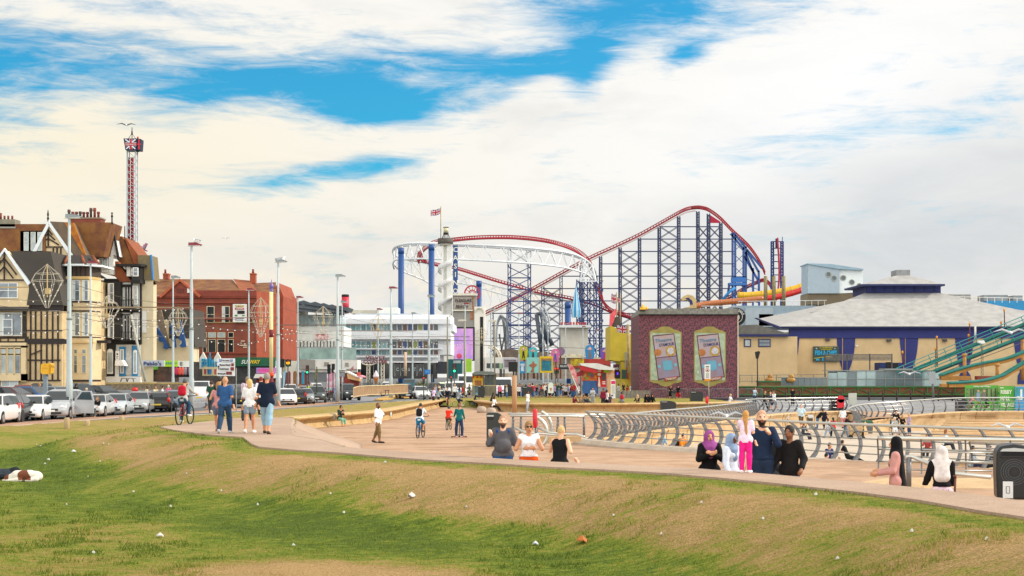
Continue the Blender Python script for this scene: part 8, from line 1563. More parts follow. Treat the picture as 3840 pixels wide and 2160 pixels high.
pk=thing('picket_fence','grey wooden picket fence left of the pink building','fence',(XW(2370,148),148,0));b=MB();[b.pp([(x,1498),(x,1466),(x+1.7,1462),(x+3.4,1466),(x+3.4,1498)],148,.04)for x in range(2310,2440,5)];b.build('pickets',mk('8a8578',var=.3,scale=6),pk);b=MB();b.r(2308,1472,2440,1475,148.06,.05).r(2308,1488,2440,1491,148.06,.05);b.build('rails',mk('77726a'),pk)
np_=thing('zone_sign','white information sign with red circle and orange foot on a thin post','sign',(XW(2653,134),134,0));D=134;b=MB();b.tube([P(2655,1368,D+.06),P(2659,1500,D+.06)],.05,6);b.build('post',mk('a8a29a'),np_);b=MB();b.r(2642,1367,2664,1421,D,.04);b.build('plate',WHT,np_);b=MB();b.r(2642,1421,2664,1429,D,.04);b.build('orange_plate',mk('dc8a1c'),np_);b=MB();b.disc((XW(2653,D),ZW(1388,D)),.18,D-.03,D,18,.14);b.build('red_ring',mk('b8242c'),np_);b=MB();b.lathe(P(2653,1391,D-.02),[(.05,0),(.07,.06),(.03,.12)],8,True,1,.2);b.build('mark',BLK,np_);txt('ZONE',2653,1375,4,D,BLK,np_,12);b=MB();[b.r(2647,1400+i*4,2659,1401.5+i*4,D-.02,.02)for i in range(5)];b.build('small_print',mk('777777'),np_)
lpz=thing('floodlight_post','thin dark post with a black floodlight head before the annexe','lamp post',(XW(2842,158),158,0));b=MB();b.tube([P(2840,1345,158),P(2841,1450,158)],.07,6);b.build('post',mk('3a2c28'),lpz);b=MB();b.pp([(2832,1320),(2846,1316),(2851,1320),(2844,1345),(2836,1345)],157.8,.3);b.build('lamp_head',BLK,lpz)
def binbox(label,px,py,wpx,hpx,D,rz=0,grp='black litter bins',z=None,green=False):
 z=ZW(py,D)if z is None else z;W=wpx*D/F;H=hpx*D/F;rt=thing('litter_bin',label,'litter bin',(XW(px,D),D,z),grp,R(rz));b=MB();c=mat('22262a'if not green else '28302e',.45,0,.1,4)
 n=10;pf=[(-W/2,0),(W/2*.92,0),(W/2,H*.75)]+[(W/2*(math.cos(a)),H*.72+H*.28*math.sin(a))for a in[i*math.pi/2/n for i in range(n+1)]]+[(-W/2*.85,H),(-W/2,H*.95)]
 b.prism(pf,-W*.42,W*.42);b.build('body',c,rt,False);b=MB();b.box(-W*.47,-W*.1,-W*.424,-W*.415,H*.78,H*.88);b.build('slot',BLK,rt,False);b=MB();b.box(-W*.47,-W*.1,-W*.43,-W*.418,H*.885,H*.93);b.build('slot_rim',mk('b9bcbc'),rt,False)
 return rt
b_=binbox('green-black litter bin with rounded lid behind the man in the grey shirt',1858,1672,66,125,59,0,green=True);b=MB();b.box(-.28,-.2,-.32,-.31,.25,.7);b.build('sticker',mk('c9d6dc'),b_,False)
binbox('rounded black bin near the brown column, left one',1905,1486,30,46,158);binbox('rounded black bin near the brown column, right one',1980,1480,38,30,150);binbox('rounded black bin in front of the crowd barriers',2612,1505,46,38,132);binbox('dark rounded bin low behind the dense railing',2505,1545,56,42,104);binbox('black bin beside the red lifebuoy case on the forecourt',3135,1542,44,52,117);binbox('black bin between the right railing and the green hoarding',3605,1544,38,50,116);binbox('tall black bin by the bus shelter',1805,1491,24,46,152)
def bigbin():
 D=22.3;z=ZW(1868,D);rt=thing('litter_bin','large black moulded recycling bin with white sticker at the right edge','litter bin',(XW(3796,D),D,z),None,R(-14));W,H,Dp=.50,.86,.62;c=mat('101214',.42,0,.12,5,spec=.5)
 b=MB();pr_=[(-W/2,0),(W/2,0),(W/2*1.06,H*.5),(W/2*1.04,H*.86),(W/2*.8,H*.96),(0,H),(-W/2*.8,H*.96),(-W/2*1.04,H*.86),(-W/2*1.06,H*.5)];b.prism(pr_,-Dp/2,Dp/2);o=b.build('body',c,rt,False);md_=o.modifiers.new('bevel','BEVEL');md_.width=.035;md_.segments=3;md_.limit_method='ANGLE'
 b=MB();b.prism([(-.19,H*.79),(.19,H*.79),(.18,H*.86),(-.18,H*.86)],-Dp/2-.006,-Dp/2+.05);b.build('slot',mk('070708'),rt,False);b=MB();b.prism([(-.21,H*.87),(.21,H*.87),(.17,H*.915),(0,H*.935),(-.17,H*.915)],-Dp/2-.02,-Dp/2+.02);b.build('slot_label',mk('b4b8b8'),rt,False);txt_=None
 b=MB();b.prism([(-.21,H*.77),(.21,H*.77),(.2,H*.79),(-.2,H*.79)],-Dp/2-.05,-Dp/2+.02);b.build('slot_lip',c,rt,False)
 for r_ in(.1,.135,.17,.205):b=MB();b.disc((0,H*.5),r_,-Dp/2-.014,-Dp/2+.01,28,r_-.014);b.build('ring_moulding',mat('3a3e42',.35,0,.1,5),rt,False)
 b=MB();b.disc((0,H*.5),.05,-Dp/2-.02,-Dp/2+.01,18);b.build('boss',c,rt,False);b=MB();b.box(-.17,-.02,-Dp/2-.03,-Dp/2-.02,H*.03,H*.33);s_=b.build('sticker',mk('d5d9da'),rt,False);b=MB();b.tube([(-.12,-Dp/2-.032,H*.12),(-.12,-Dp/2-.032,H*.24),(-.07,-Dp/2-.032,H*.24),(-.07,-Dp/2-.032,H*.12),(-.12,-Dp/2-.032,H*.12)],.005,4);b.build('sticker_drawing',BLK,s_,False)
bigbin()
gb_=thing('wheelie_bin','grey plastic bin with green lid at the end of the right-hand railing','bin',(XW(3259,97),97,-1.3));b=MB();b.pp([(3237,1584),(3275,1584),(3272,1626),(3242,1624)],96.5,.7);b.build('body',mk('6a6e74'),gb_);b=MB();b.pp([(3231,1580),(3236,1577),(3270,1577),(3276,1585),(3234,1585)],96.3,.9);b.build('lid',mk('3c6a50'),gb_)
def lifebuoy(label,px,y0,y1,D,w):rt=thing('lifebuoy_case',label,'lifebuoy case',(XW(px,D),D,ZW(y1+30,D)),'red lifebuoy cases');b=MB();h=(y1-y0)*D/F;W=w*D/F/2;b.lathe((XW(px,D),D,ZW(y1,D)),[(W*.7,0),(W,W*.5),(W,h-W*.6),(W*.6,h-W*.1),(.02,h)],16,True,1,.8);b.build('case',mat('c8182c',.35,0,.05,3),rt);b=MB();b.tube([P(px+4,y1-2,D+.1),P(px+4,y1+35,D+.1)],.045,6);b.build('post',m_steelp,rt)
lifebuoy('bright red lifebuoy case on a post between the man and woman by the arches',2006,1533,1605,52,17);lifebuoy('red lifebuoy case behind the pink building railing',2651,1487,1512,106,12)
lb2=thing('lifebuoy_case','rounded red lifebuoy case behind the middle railing beside the black bin','lifebuoy case',(XW(3153,116),116,-.26),'red lifebuoy cases');b=MB();b.disc((XW(3153,116),ZW(1497,116)),.3,115.9,116.1,18);b.r(3140,1497,3166,1530,115.9,.2);b.build('case',mat('c8182c',.35),lb2)
bcn=thing('timber_column','tall tan round column topped by a dark box behind the woman in sunglasses','column',(XW(1929,96),96,-.3));b=MB();b.tube([P(1929,1408,96),P(1929,1552,96)],.165,16);b.build('shaft',mk('b08660',var=.15),bcn)
bs_=thing('signal_screen','black rectangular display board on a short post above the tan column','display board',(XW(1924,150),150,0));b=MB();b.r(1907,1357,1940,1394,150,.25);b.build('board',mk('16181a'),bs_);b=MB();b.tube([P(1926,1394,150.1),P(1926,1480,150.1)],.09,6);b.build('post',mk('222426'),bs_)
tc2=thing('information_column','tan concrete column with rounded top and white timetable panel','column',(XW(2293,122),122,-.1));b=MB();D=122;b.pp([(2278,1535),(2278,1424),(2281,1418),(2286,1415),(2302,1415),(2307,1419),(2308,1424),(2308,1535)],D,.7);b.build('body',mk('c09a70',var=.12),tc2);b=MB();b.r(2290,1424,2308,1494,D-.05,.04);pn=b.build('panel',WHT,tc2);b=MB();b.r(2292,1428,2307,1440,D-.07,.02);b.build('panel_header',mk('d0206a'),pn);b=MB();[b.r(2293,1446+i*4,2306,1447.3+i*4,D-.07,.02)for i in range(8)];b.build('panel_print',mk('8a8a8a'),pn);b=MB();b.r(2292,1480,2300,1486,D-.07,.02);b.build('panel_picture',mk('4a6a90'),pn)
for i,(px,D,s_)in enumerate(((1842,107,1),(1806,112,1))):b=MB();b.lathe((XW(px,D),D,-.32),[(.34,0),(.39,.2),(.36,.4),(.22,.52),(.02,.55)],22,True,1,1);tag(b.build('stone_seat',paving('seat_stone%d'%i,'a8988a','b5a698',18,.8)),['nearer dome-shaped pale concrete seat, under the woman in white','farther dome-shaped pale concrete seat, left one'][i],'seat','domed concrete seats')
bsh=thing('bus_shelter','grey-roofed glass bus shelter with a yellow poster on its end','bus shelter',(XW(1815,158),158,0));D=158;b=MB();b.pp([(1770,1402),(1776,1396),(1790,1392),(1845,1393),(1860,1398),(1865,1404),(1770,1405)],D-1,3.2);b.build('roof',mk('6e7470',rough=.5),bsh);b=MB();[b.r(x,1405,x+3,1486,D,.12)for x in(1771,1812,1828,1843,1858)];b.r(1771,1405,1862,1408,D,.12);b.build('frame',mk('5a6264'),bsh);b=MB();b.r(1774,1408,1813,1486,D+.05,.05);b.r(1816,1408,1858,1484,D+1.6,.05);b.build('glass',mat('5f7478',.1,0,.3,1),bsh);b=MB();b.r(1773,1409,1811,1446,D-.12,.1);ps_=b.build('poster',mk('d8ac24',var=.1),bsh);txt('KIDS',1793,1431,8,D-.12,mk('8a2a5c'),ps_,24,.03);txt('RIDE',1794,1440,6,D-.12,mk('8a2a5c'),ps_,24,.03)
for x in(1774,1790,1804):b=MB();b.ball(P(x,1414,D-.13),.14,8,6,1,.2,1);b.build('poster_spot',mk('c85a2a'),ps_)
wf=thing('panel_fence','tan barred pedestrian fence beside the bus shelter','fence',(XW(1810,156),156,0));b=MB();[b.tube([P(x,1445,155),P(x,1488,155)],.02,4)for x in list(range(1766,1782,4))+list(range(1816,1860,4))];b.tube([P(1764,1445,155),P(1782,1445,155)],.04,5);b.tube([P(1814,1446,155),P(1862,1446,155)],.04,5);b.tube([P(1764,1487,155),P(1862,1487,155)],.04,5);b.build('bars',mk('b8a880'),wf)
gbn=thing('grey_bin','slim grey pedestrian bin beside the child in stripes','bin',(XW(1718,140),140,0));b=MB();b.lathe((XW(1718,140),140,0),[(.22,0),(.22,.85),(.2,.95),(.02,1.0)],12);b.build('body',mk('6b7880'),gbn);b=MB();b.r(1714,1458,1722,1461,139.77,.05);b.build('slot',BLK,gbn)
pf_=thing('panel_fence','long brown panelled pedestrian fence curving along the kerb','fence',(XW(1430,140),140,0));fp_=[(1325,1455,1492,131),(1345,1449,1487,134),(1380,1447,1483,137),(1440,1446,1480,141),(1500,1442,1477,145),(1530,1444,1476,147)]
b=MB();pts_=[]
for i in range(len(fp_)-1):
 a,c=fp_[i],fp_[i+1];A,A2,C,C2=P(a[0],a[1],a[3]),P(a[0],a[2]-3,a[3]),P(c[0],c[1],c[3]),P(c[0],c[2]-3,c[3]);b.add([A,C,C2,A2]+[v+Vector((0,.04,0))for v in(A,C,C2,A2)],[(0,1,2,3),(7,6,5,4),(0,4,5,1),(2,6,7,3)])
b.build('panels',mk('9a7a5c',var=.15),pf_);b=MB()
b.tube([P(a[0],a[1],a[3]-.05)for a in fp_],.05,5);b.tube([P(a[0],a[2]-2,a[3]-.05)for a in fp_],.05,5)
for i in range(len(fp_)-1):
 a,c=fp_[i],fp_[i+1];n=max(1,int((c[0]-a[0])/8))
 for k_ in range(n):t_=k_/n;x,y0,y1,D=[a[j]+(c[j]-a[j])*t_ for j in range(4)];b.tube([P(x,y0,D-.06),P(x,y1,D-.06)],.03,4)
b.build('bars',mk('c9b48c'),pf_)
kbz=MB();kbz.pxy([G(1405,1498,.12),G(1440,1488,.12),G(1480,1483,.12),G(1600,1478,.12),G(1608,1484,.12),G(1560,1487,.12),G(1480,1492,.12),G(1430,1500,.12)],0,.14);struct(kbz.build('kerb',mk('c49a4a',var=.2)))
kk=B('kiosk','red ice-cream kiosk plastered with pictures under a sloping white roof',152,2240,'kiosk');kk.p('roof',mk('d2d2d0'),[(2175,1362),(2240,1362),(2305,1381),(2305,1388),(2245,1386),(2178,1370)],-1.5,4.5);kk.p('fascia',mk('b02430'),[(2175,1366),(2240,1388),(2240,1400),(2176,1388)],-1.4,.3);kk.r('wall',mat('c0302c',.6,0,.2,1.6,'d88a3a'),[(2185,1388,2240,1432)],0,3);kk.r('wall',mk('c4262a'),[(2240,1386,2274,1452)],-.2,3);kk.r('wall',mk('d8c8a8',var=.3,scale=3,col2='e0702c'),[(2274,1384,2304,1420)],-.2,3);kk.r('lower_panel',mk('3a68a8',var=.3),[(2186,1428,2240,1475)],-.05,.1);kk.r('cash_machine',mk('4a4c50'),[(2258,1400,2271,1425)],-.3,.1);kk.r('stripe',mk('e8e0da'),[(2241,1389,2254,1394),(2241,1399,2253,1408),(2259,1430,2270,1434),(2259,1437,2270,1441)],-.25,.05);kk.p('cone_picture',mk('ead9c0'),[(2243,1450),(2244,1415),(2248,1412),(2252,1450)],-.26,.05);kk.r('green_panel',mk('9cc828'),[(2264,1386,2284,1397)],-.3,.1)
for x,y_,c_ in((2192,1408,'d9c07a'),(2200,1418,'9ab04a'),(2212,1404,'6a9a9a'),(2220,1408,'8a6a9a'),(2230,1396,'c9b04a'),(2233,1412,'e09030')):b=MB();b.pp([(x-5,y_-4),(x+5,y_-6),(x+6,y_+4),(x-4,y_+6)],151.9,.05);b.build('picture',mk(c_,var=.3,scale=6),kk.root)
kk.p('awning',mk('7a1a26'),[(2163,1398),(2186,1388),(2190,1408),(2165,1412)],-1.2,.5);b=MB();b.r(2176,1388,2179,1478,151,.1).r(2240,1450,2243,1478,150.8,.1);b.build('post',mk('5a1c22'),kk.root)
ff=thing('feather_flag','red and white feather flag leaning left of the kiosk','flag',(XW(2160,148),148,0));b=MB();b.pp([(2129,1366),(2135,1365),(2148,1372),(2160,1392),(2168,1420),(2171,1446),(2160,1430),(2147,1408),(2138,1390)],148,.04);b.build('cloth',mat('b82236',.8,0,.3,2.5,'d8b0b0'),ff);b=MB();b.tube([P(2129,1366,148.1),P(2150,1420,148.1),P(2172,1475,148.1)],.04,5);b.build('pole',WHT,ff)
ic=thing('menu_board','pale A-board with a picture of an ice-cream cone','menu board',(XW(2065,150),150,0));b=MB();b.pp([(2054,1474),(2056,1441),(2062,1434),(2070,1434),(2075,1441),(2076,1474)],150,.2);b.build('board',mk('d5ded6'),ic);b=MB();b.pp([(2061,1455),(2070,1455),(2065.5,1468)],149.95,.04);b.build('cone_picture',mk('b5703a'),ic)
for l,c_,x,y_,w_,h_,acc in(('yellow-green coffin-shaped sign with a dark figure','b4b41c',1963,1296,34,52,'2a2022'),('turquoise coffin-shaped sign with a dancing figure','3ab0b8',1999,1302,34,50,'3a3430'),('pink coffin-shaped sign with a blue round clock','d068a0',2082,1308,33,48,'4a5a9a'),('blue coffin-shaped sign on a rust post','2f86c0',2212,1294,37,54,'8a6a50'),('purple coffin-shaped sign with a figure in pink trousers','6a50b0',2268,1303,36,52,'b83060')):
 D=215;st2=thing('shaped_sign',l,'sign',(XW(x,D),D,0),'coffin-shaped ride signs');b=MB();q_=[(x-w_*.36,y_+h_),(x-w_*.5,y_+h_*.35),(x-w_*.4,y_+h_*.1),(x-w_*.15,y_),(x+w_*.15,y_),(x+w_*.4,y_+h_*.1),(x+w_*.5,y_+h_*.35),(x+w_*.36,y_+h_)];b.pp(q_,D,.3);b.build('board',mk(c_,var=.08),st2)
 b=MB();b.pp([(x-w_*.3,y_+h_*.3),(x,y_+h_*.1),(x+w_*.3,y_+h_*.3),(x,y_+h_*.36)],D-.05,.04);b.build('fan_crest',mat('b04848',.7,0,.3,4,'dcd0c8'),st2);b=MB();b.pp([(x-3,y_+h_*.4),(x+3,y_+h_*.4),(x+4,y_+h_*.65),(x+6,y_+h_*.92),(x+2,y_+h_*.92),(x,y_+h_*.7),(x-3,y_+h_*.92),(x-6,y_+h_*.92),(x-4,y_+h_*.65)],D-.06,.04);b.build('figure',mk(acc),st2);b=MB();b.tube([P(x+w_*.1,y_+h_,D+.2),P(x+w_*.1,1420,D+.2)],.15,6);b.build('post',mk('7a3a2c'),st2)
for l,c_,c2,x0,y0,x1,y1,tx,tc3 in(('pale turquoise billboard with a palm picture','86c6bc','a86a4a',1975,1340,2020,1398,None,None),('yellow framed billboard with blue centre and bold title','d8b81c','2a7a8c',2025,1336,2073,1398,'HYPNOTIST','e0981c'),('bright blue billboard at the left of the row','2a8ac0','d8e4e8',1949,1356,1969,1400,'HAVE','e0e6e8'),('greyish poster billboard with faint title','c0bcc0','8a8088',1886,1342,1940,1385,'EVOLUTION','6a6a74'),('pale green billboard beyond the shelter','8ab088','e0d8c0',1872,1362,1884,1384,None,None)):
 D=208;bl_=thing('billboard',l,'billboard',(XW((x0+x1)/2,D),D,0),'billboards along the road');b=MB();b.r(x0,y0,x1,y1,D,.4);b.build('board',mk(c_,var=.1),bl_);b=MB();(b.pp([(x0+14,y1-2),(x0+21,y0+40),(x0+8,y0+30),(x0+20,y0+22),(x0+24,y0+12),(x0+30,y0+22),(x0+40,y0+28),(x0+27,y0+40),(x0+28,y1-2)],D-.05,.05)if 'palm'in l else b.r(x0+5,y0+8,x1-5,y1-8,D-.05,.05));b.build('picture',mk(c2,var=.4,scale=1.2),bl_)
 if tx:txt(tx,(x0+x1)/2,y0+(12 if tx!='EVOLUTION'else 8),9 if tx!='EVOLUTION'else 4,D-.05,mk(tc3),bl_,(x1-x0)*.86,.02)
 b=MB();[b.tube([P(x,y1,D+.2),P(x,1425,D+.2)],.12,5)for x in(x0+4,x1-4)];b.build('legs',mk('4a4a4a'),bl_)
hs_=thing('hanging_sign','round carved sign with blue centre behind the pink coffin sign','sign',(XW(2100,222),222,0));b=MB();b.disc((XW(2102,222),ZW(1318,222)),.7,222,222.3,18);b.build('disc',mk('a8643c',var=.3,scale=3,col2='5a6aa8'),hs_);b=MB();b.tube([P(2102,1330,222.3),P(2102,1420,222.3)],.15,5);b.build('post',mk('6a3a2c'),hs_)
sl=B('slot_sign','dark select-lettered shop strip below the billboards',214,2115,'sign');sl.r('board',mk('30383c'),[(2096,1365,2140,1385)],0,.3);txt('SELECT',2118,1373,7,213.9,WHT,sl.root,36);sl.r('yellow_board',mk('d0c020',var=.5,scale=1,col2='7a3020'),[(2140,1345,2190,1372)],-.2,.4);sl.r('red_board',mk('a83830',var=.3),[(2190,1346,2290,1366)],.5,.3)
far=B('green_roof_truck','dark teal and lime hoarding stall behind the traffic lights',205,1710,'stall');far.r('teal_side',mk('16555c'),[(1680,1347,1733,1420)],0,2);far.r('lime_top',mk('9cc83c'),[(1742,1345,1768,1395)],.5,2);far.r('window',GLP,[(1700,1352,1728,1362)],-.05,.05);far.r('white_side',WHT,[(1733,1360,1745,1420)],.3,2)
LPC=mk('acb8ba',rough=.5,var=.04);CAPR=mk('7a1f30',rough=.4)
def lamp(label,px,ytop,D,big=True,red=False,grp='seafront lamp posts',gz=0):
 H=ZW(ytop,D)-gz;X=XW(px,D);rt=thing('lamp_post',label,'lamp post',(X,D,gz),grp);k_=1 if big else .72;b=MB()
 b.lathe((X,D,gz),[(.20*k_,0),(.20*k_,2.3),(.165*k_,2.5),(.16*k_,H*.48),(.125*k_,H*.5),(.12*k_,H*.75),(.09*k_,H*.78),(.085*k_,H-.1)],14);b.build('column',LPC,rt)
 b=MB();s_=.56 if big else .5;z=H+gz
 b.add([(X-.35*s_,D-.2,z-.05),(X+1.35*s_,D-.16,z-.05),(X+1.35*s_,D+.16,z-.05),(X-.35*s_,D+.2,z-.05),(X-.35*s_,D-.16,z+.16),(X+.6*s_,D-.14,z+.17),(X+.6*s_,D+.14,z+.17),(X-.35*s_,D+.16,z+.16),(X+1.4*s_,D-.1,z+.02),(X+1.4*s_,D+.1,z+.02)],[(0,1,2,3),(0,4,5,8,1),(3,2,9,6,7),(4,7,6,5),(0,3,7,4),(5,6,9,8),(1,8,9,2)])
 b.build('lamp_head',mat('7d8688',.4,.2,.1,3)if not red else CAPR,rt);b=MB();b.box(X-.3,X+1.2*s_,D-.14,D+.14,z-.1,z-.055);b.build('lens',mk('dfe4de',rough=.2),rt)
 b=MB();b.lathe((X,D,gz+H*.49),[(.185*k_,0),(.185*k_,.12)],12);b.build('collar',mk('7a8484'),rt)
for i,(x,y_,D)in enumerate(((260,813,87),(718,918,105.6),(1043,980,122),(1266,1035,139),(1466,1080,158),(1609,1110,174))):
 lamp(['nearest pale grey lamp post rising beside the silver car with open door','tall lamp post with a red-edged head right of the cyclist','lamp post with a gull on top beside the navy-shirted man','lamp post in front of the white pub balcony','lamp post with red head left of the blue ring columns','lamp post directly left of the spiral tower'][i],x,y_,D,True,i in(4,1))
for i,(x,y_,D)in enumerate(((340,986,122),(649,1040,138),(933,1086,160),(1117,1115,176),(1283,1132,188),(1418,1160,209),(1547,1175,222),(1744,1140,193),(1842,1160,210),(1946,1176,223),(2036,1192,240),(2121,1212,268),(2055,1225,290),(1812,1280,300),(2186,1225,290),(2238,1238,310))):
 lamp(['thinner lamp post before the cream bay window','thinner lamp post in front of the blue bargeboards','thinner red-capped lamp post before the brick corner','red-capped lamp post in front of the white gabled pub','lamp post rising past the red funnel','small red-capped lamp post over the white building roof','thin lamp post before the right part of the white building','red-capped lamp post in front of the lettered screen wall','lamp post right of the white pylon','lamp post above the yellow-green coffin sign','lamp post among the black tilted beams','lamp post over the dark blue column','short far lamp post right of the turquoise billboard','small far lamp post behind the shelter','far lamp post left of the blue coffin sign','far lamp post left of the purple coffin sign'][i],x,y_,D,False,i in(0,2,3,5,7,9,11,14,15),'far lamp posts of the road')
for i,(px,y0,y1,D,x1)in enumerate(((1742,1203,1495,150,1718),(1855,1205,1480,158,1832),(1678,1188,1470,170,1690))):rt=thing('street_light',['slim grey street light with flat head left of the bus shelter','slim brown street light with flat head above the bus shelter','thin street light with arm before the spiral tower'][i],'street light',(XW(px,D),D,0),'slim street lights');b=MB();b.tube([P(px,y0,D),P(px,y1,D)],.09,8);b.build('column',mk('85806f'),rt);b=MB();b.r(x1,y0-5,px+6,y0+1,D-.1,.25);b.build('lamp_head',mk('c9c6ba'),rt)
DIA=['big wire diamond lantern beside the nearest lamp post','faint wire diamond lantern before the black and white hotel','tangled wire lantern left of the second lamp post','wire lantern with tassel before the brick corner','dark wire lantern under the sawtooth roof','wire lantern before the long white building','domed wire lantern before the white pylon']
for i,(x,y_,w_,h_,D)in enumerate(((177,990,120,165,88),(400,1110,100,120,106),(668,1150,72,110,108),(978,1115,84,150,122),(1212,1148,78,105,140),(1418,1178,70,95,158),(1806,1228,50,60,185))):
 rt=thing('wire_lantern',DIA[i],'light decoration',P(x,y_,D),'wire lanterns of the illuminations');b=MB();apx=P(x,y_,D);tr_=P(x,y_+h_*.22,D).z;md2=P(x,y_+h_*.38,D).z;bt_=P(x,y_+h_,D).z;W=w_/2*D/F;rr2=.016 if i==0 else .02
 ring=lambda r_,z:[(apx.x+r_*math.cos(a),apx.y+r_*math.sin(a),z)for a in[j*math.pi/4 for j in range(9)]]
 b.tube(ring(W*.75,tr_),rr2,4);b.tube(ring(W,md2),rr2,4)
 for j in range(8):a=j*math.pi/4;c,s_=math.cos(a),math.sin(a);b.tube([apx,(apx.x+W*.75*c,apx.y+W*.75*s_,tr_)],rr2*.7,3);b.tube([(apx.x+W*.75*c,apx.y+W*.75*s_,tr_),(apx.x+W*c,apx.y+W*s_,md2),(apx.x+W*.1*c,apx.y+W*.1*s_,bt_)],rr2,4)
 b.build('frame',mk('b9b2a0'),rt);b=MB()
 for j in range(8):
  a=j*math.pi/4;c,s_=math.cos(a),math.sin(a)
  for t_ in(.15,.35,.55,.75):r_=W*(1-t_)+W*.1*t_;b.ball((apx.x+r_*c,apx.y+r_*s_,md2+(bt_-md2)*t_),.035,5,4)
 b.build('bulbs',mk('e6e2d6'),rt);b=MB();b.tube([P(x,y_,D),P(x,y_+h_*.75,D)],.04,5);b.r(x-w_*.07,y_+h_*.55,x+w_*.07,y_+h_*.68,D-.1,.2);b.build('core',mk('bfa878'),rt)
def wire(label,p0,p1,D0,D1,sag,r_=.022,bulbs=False,rod=False,col='4c463c',name='cable'):
 pts=[];n=14
 for i in range(n+1):t_=i/n;D=D0+(D1-D0)*t_;v=P(p0[0]+(p1[0]-p0[0])*t_,p0[1]+(p1[1]-p0[1])*t_+sag*4*t_*(1-t_),D);pts.append(v)
 b=MB();b.tube(pts,r_,4)
 if not bulbs:return tag(b.build(name,mk(col)),label,'cable','wires and bulb strings over the road')
 rt=thing('bulb_string',label,'light string',pts[0],'wires and bulb strings over the road');b.build('cable',mk(col),rt);b=MB();L_=sum((pts[i+1]-pts[i]).length for i in range(n));m_=int(L_/1.3)
 for i in range(m_+1):t_=i/m_*n;j=min(n-1,int(t_));v=pts[j].lerp(pts[j+1],t_-j);b.ball(v-Vector((0,0,.07)),.045*(1+(v.y-90)/160),5,4)
 b.build('bulbs',mk('e9e9e4'),rt)
wire('thick horizontal span rod from the nearest lamp post to the second',(262,1152),(716,1153),87,105.6,0,.07,name='span_rod',col='6b5c45');wire('thick span rod left of the nearest lamp post',(-60,1078),(105,1077),80,86,0,.06,name='span_rod',col='8a7a58');wire('span rod across the brick building',(640,1194),(1040,1190),105,122,0,.05,name='span_rod',col='6b5040');wire('span rod from third to fourth lamp post',(1045,1219),(1345,1219),122,139,0,.06,name='span_rod',col='4a3c34');wire('span rod from fourth to fifth lamp post',(1268,1241),(1560,1241),139,158,0,.055,name='span_rod',col='5a463c');wire('span rod from fifth lamp post towards the spiral tower',(1468,1263),(1760,1263),158,175,0,.055,name='span_rod',col='5a463c');wire('span rod before the white pylon',(1640,1276),(1900,1280),174,200,0,.05,name='span_rod');wire('long upper wire towards the yellow building',(1760,1293),(2400,1312),180,240,0,.045)
wl_=[((-60,1170),(262,1170),78,87,12),((-60,1240),(262,1235),78,87,8),((-60,1118),(262,1126),78,87,4),((262,1120),(718,1150),87,105.6,26),((262,1180),(718,1215),87,105.6,22),((262,1236),(718,1240),87,105.6,30),((718,1205),(1043,1215),105.6,122,26),((718,1255),(1043,1255),105.6,122,34),((1043,1225),(1266,1240),122,139,12),((1043,1262),(1266,1265),122,139,16),((1266,1252),(1466,1258),139,158,12),((1266,1278),(1466,1282),139,158,14),((1466,1262),(1609,1268),158,174,12),((1466,1290),(1609,1292),158,174,10),((1609,1280),(1744,1285),174,193,10),((340,1175),(649,1195),122,138,14),((933,1240),(1117,1246),160,176,10)]
for i,(a,c,D0,D1,sg_)in enumerate(wl_):wire(['upper string of pale bulbs at the left edge','lower string of pale bulbs at the left edge','top string of small bulbs left of the nearest lamp post','upper bulb string between first and second lamp posts','middle bulb string between first and second lamp posts','lower bulb string between first and second lamp posts','upper bulb string across the brick building','lower bulb string across the brick building','upper bulb string before the white gabled pub','lower bulb string before the white gabled pub','upper bulb string across the long white building','lower bulb string across the long white building','upper bulb string left of the spiral tower','lower bulb string left of the spiral tower','bulb string crossing the spiral tower','far bulb string before the hotels','far bulb string beside the brick corner'][i],a,c,D0,D1,sg_,.018,True)
for i,(a,c,D0,D1,s_)in enumerate([((-60,1140),(718,1216),80,105,4),((-60,1160),(262,1168),80,87,2),((262,1062),(718,1143),87,105,18),((340,1204),(1043,1222),122,122,6),((718,1160),(1043,1212),105,122,12),((1043,1150),(1266,1200),122,139,6),((1266,1180),(1466,1225),139,158,5),((718,1228),(1466,1262),105,158,4),((1466,1240),(1842,1270),158,210,2),((1609,1268),(1946,1285),174,223,2),((1117,1180),(1418,1240),176,209,3)]):wire(['long thin wire across the hotels','short thin wire at the left edge','sloping stay wire to the second lamp post','far thin wire over the shops','sloping stay wire over the brick building','stay wire before the sawtooth roof','stay wire over the white building','long low wire over the road','thin wire past the spiral tower','thin wire towards the coffin signs','far thin wire before the long white building'][i],a,c,D0,D1,s_,.016)
yb=thing('speed_camera','yellow box camera on a grey post among the parked cars','speed camera',(XW(170,98),98,.0));D=98;b=MB();b.pp([(153,1370),(156,1364),(188,1362),(192,1366),(190,1398),(184,1404),(156,1402),(152,1396)],D-.3,.7);b.build('box',mat('e0a80c',.4,0,.05,3),yb);b=MB();b.pp([(183,1366),(192,1368),(190,1398),(183,1402)],D-.33,.03);b.build('box_side',mk('c98f10'),yb);b=MB();b.r(161,1404,175,1500,D-.1,.3);b.build('post',mk('7c8890'),yb);b=MB();b.r(165,1370,172,1371,D-.32,.02).r(158,1380,180,1381,D-.32,.02);b.build('seam',mk('a87c10'),yb)
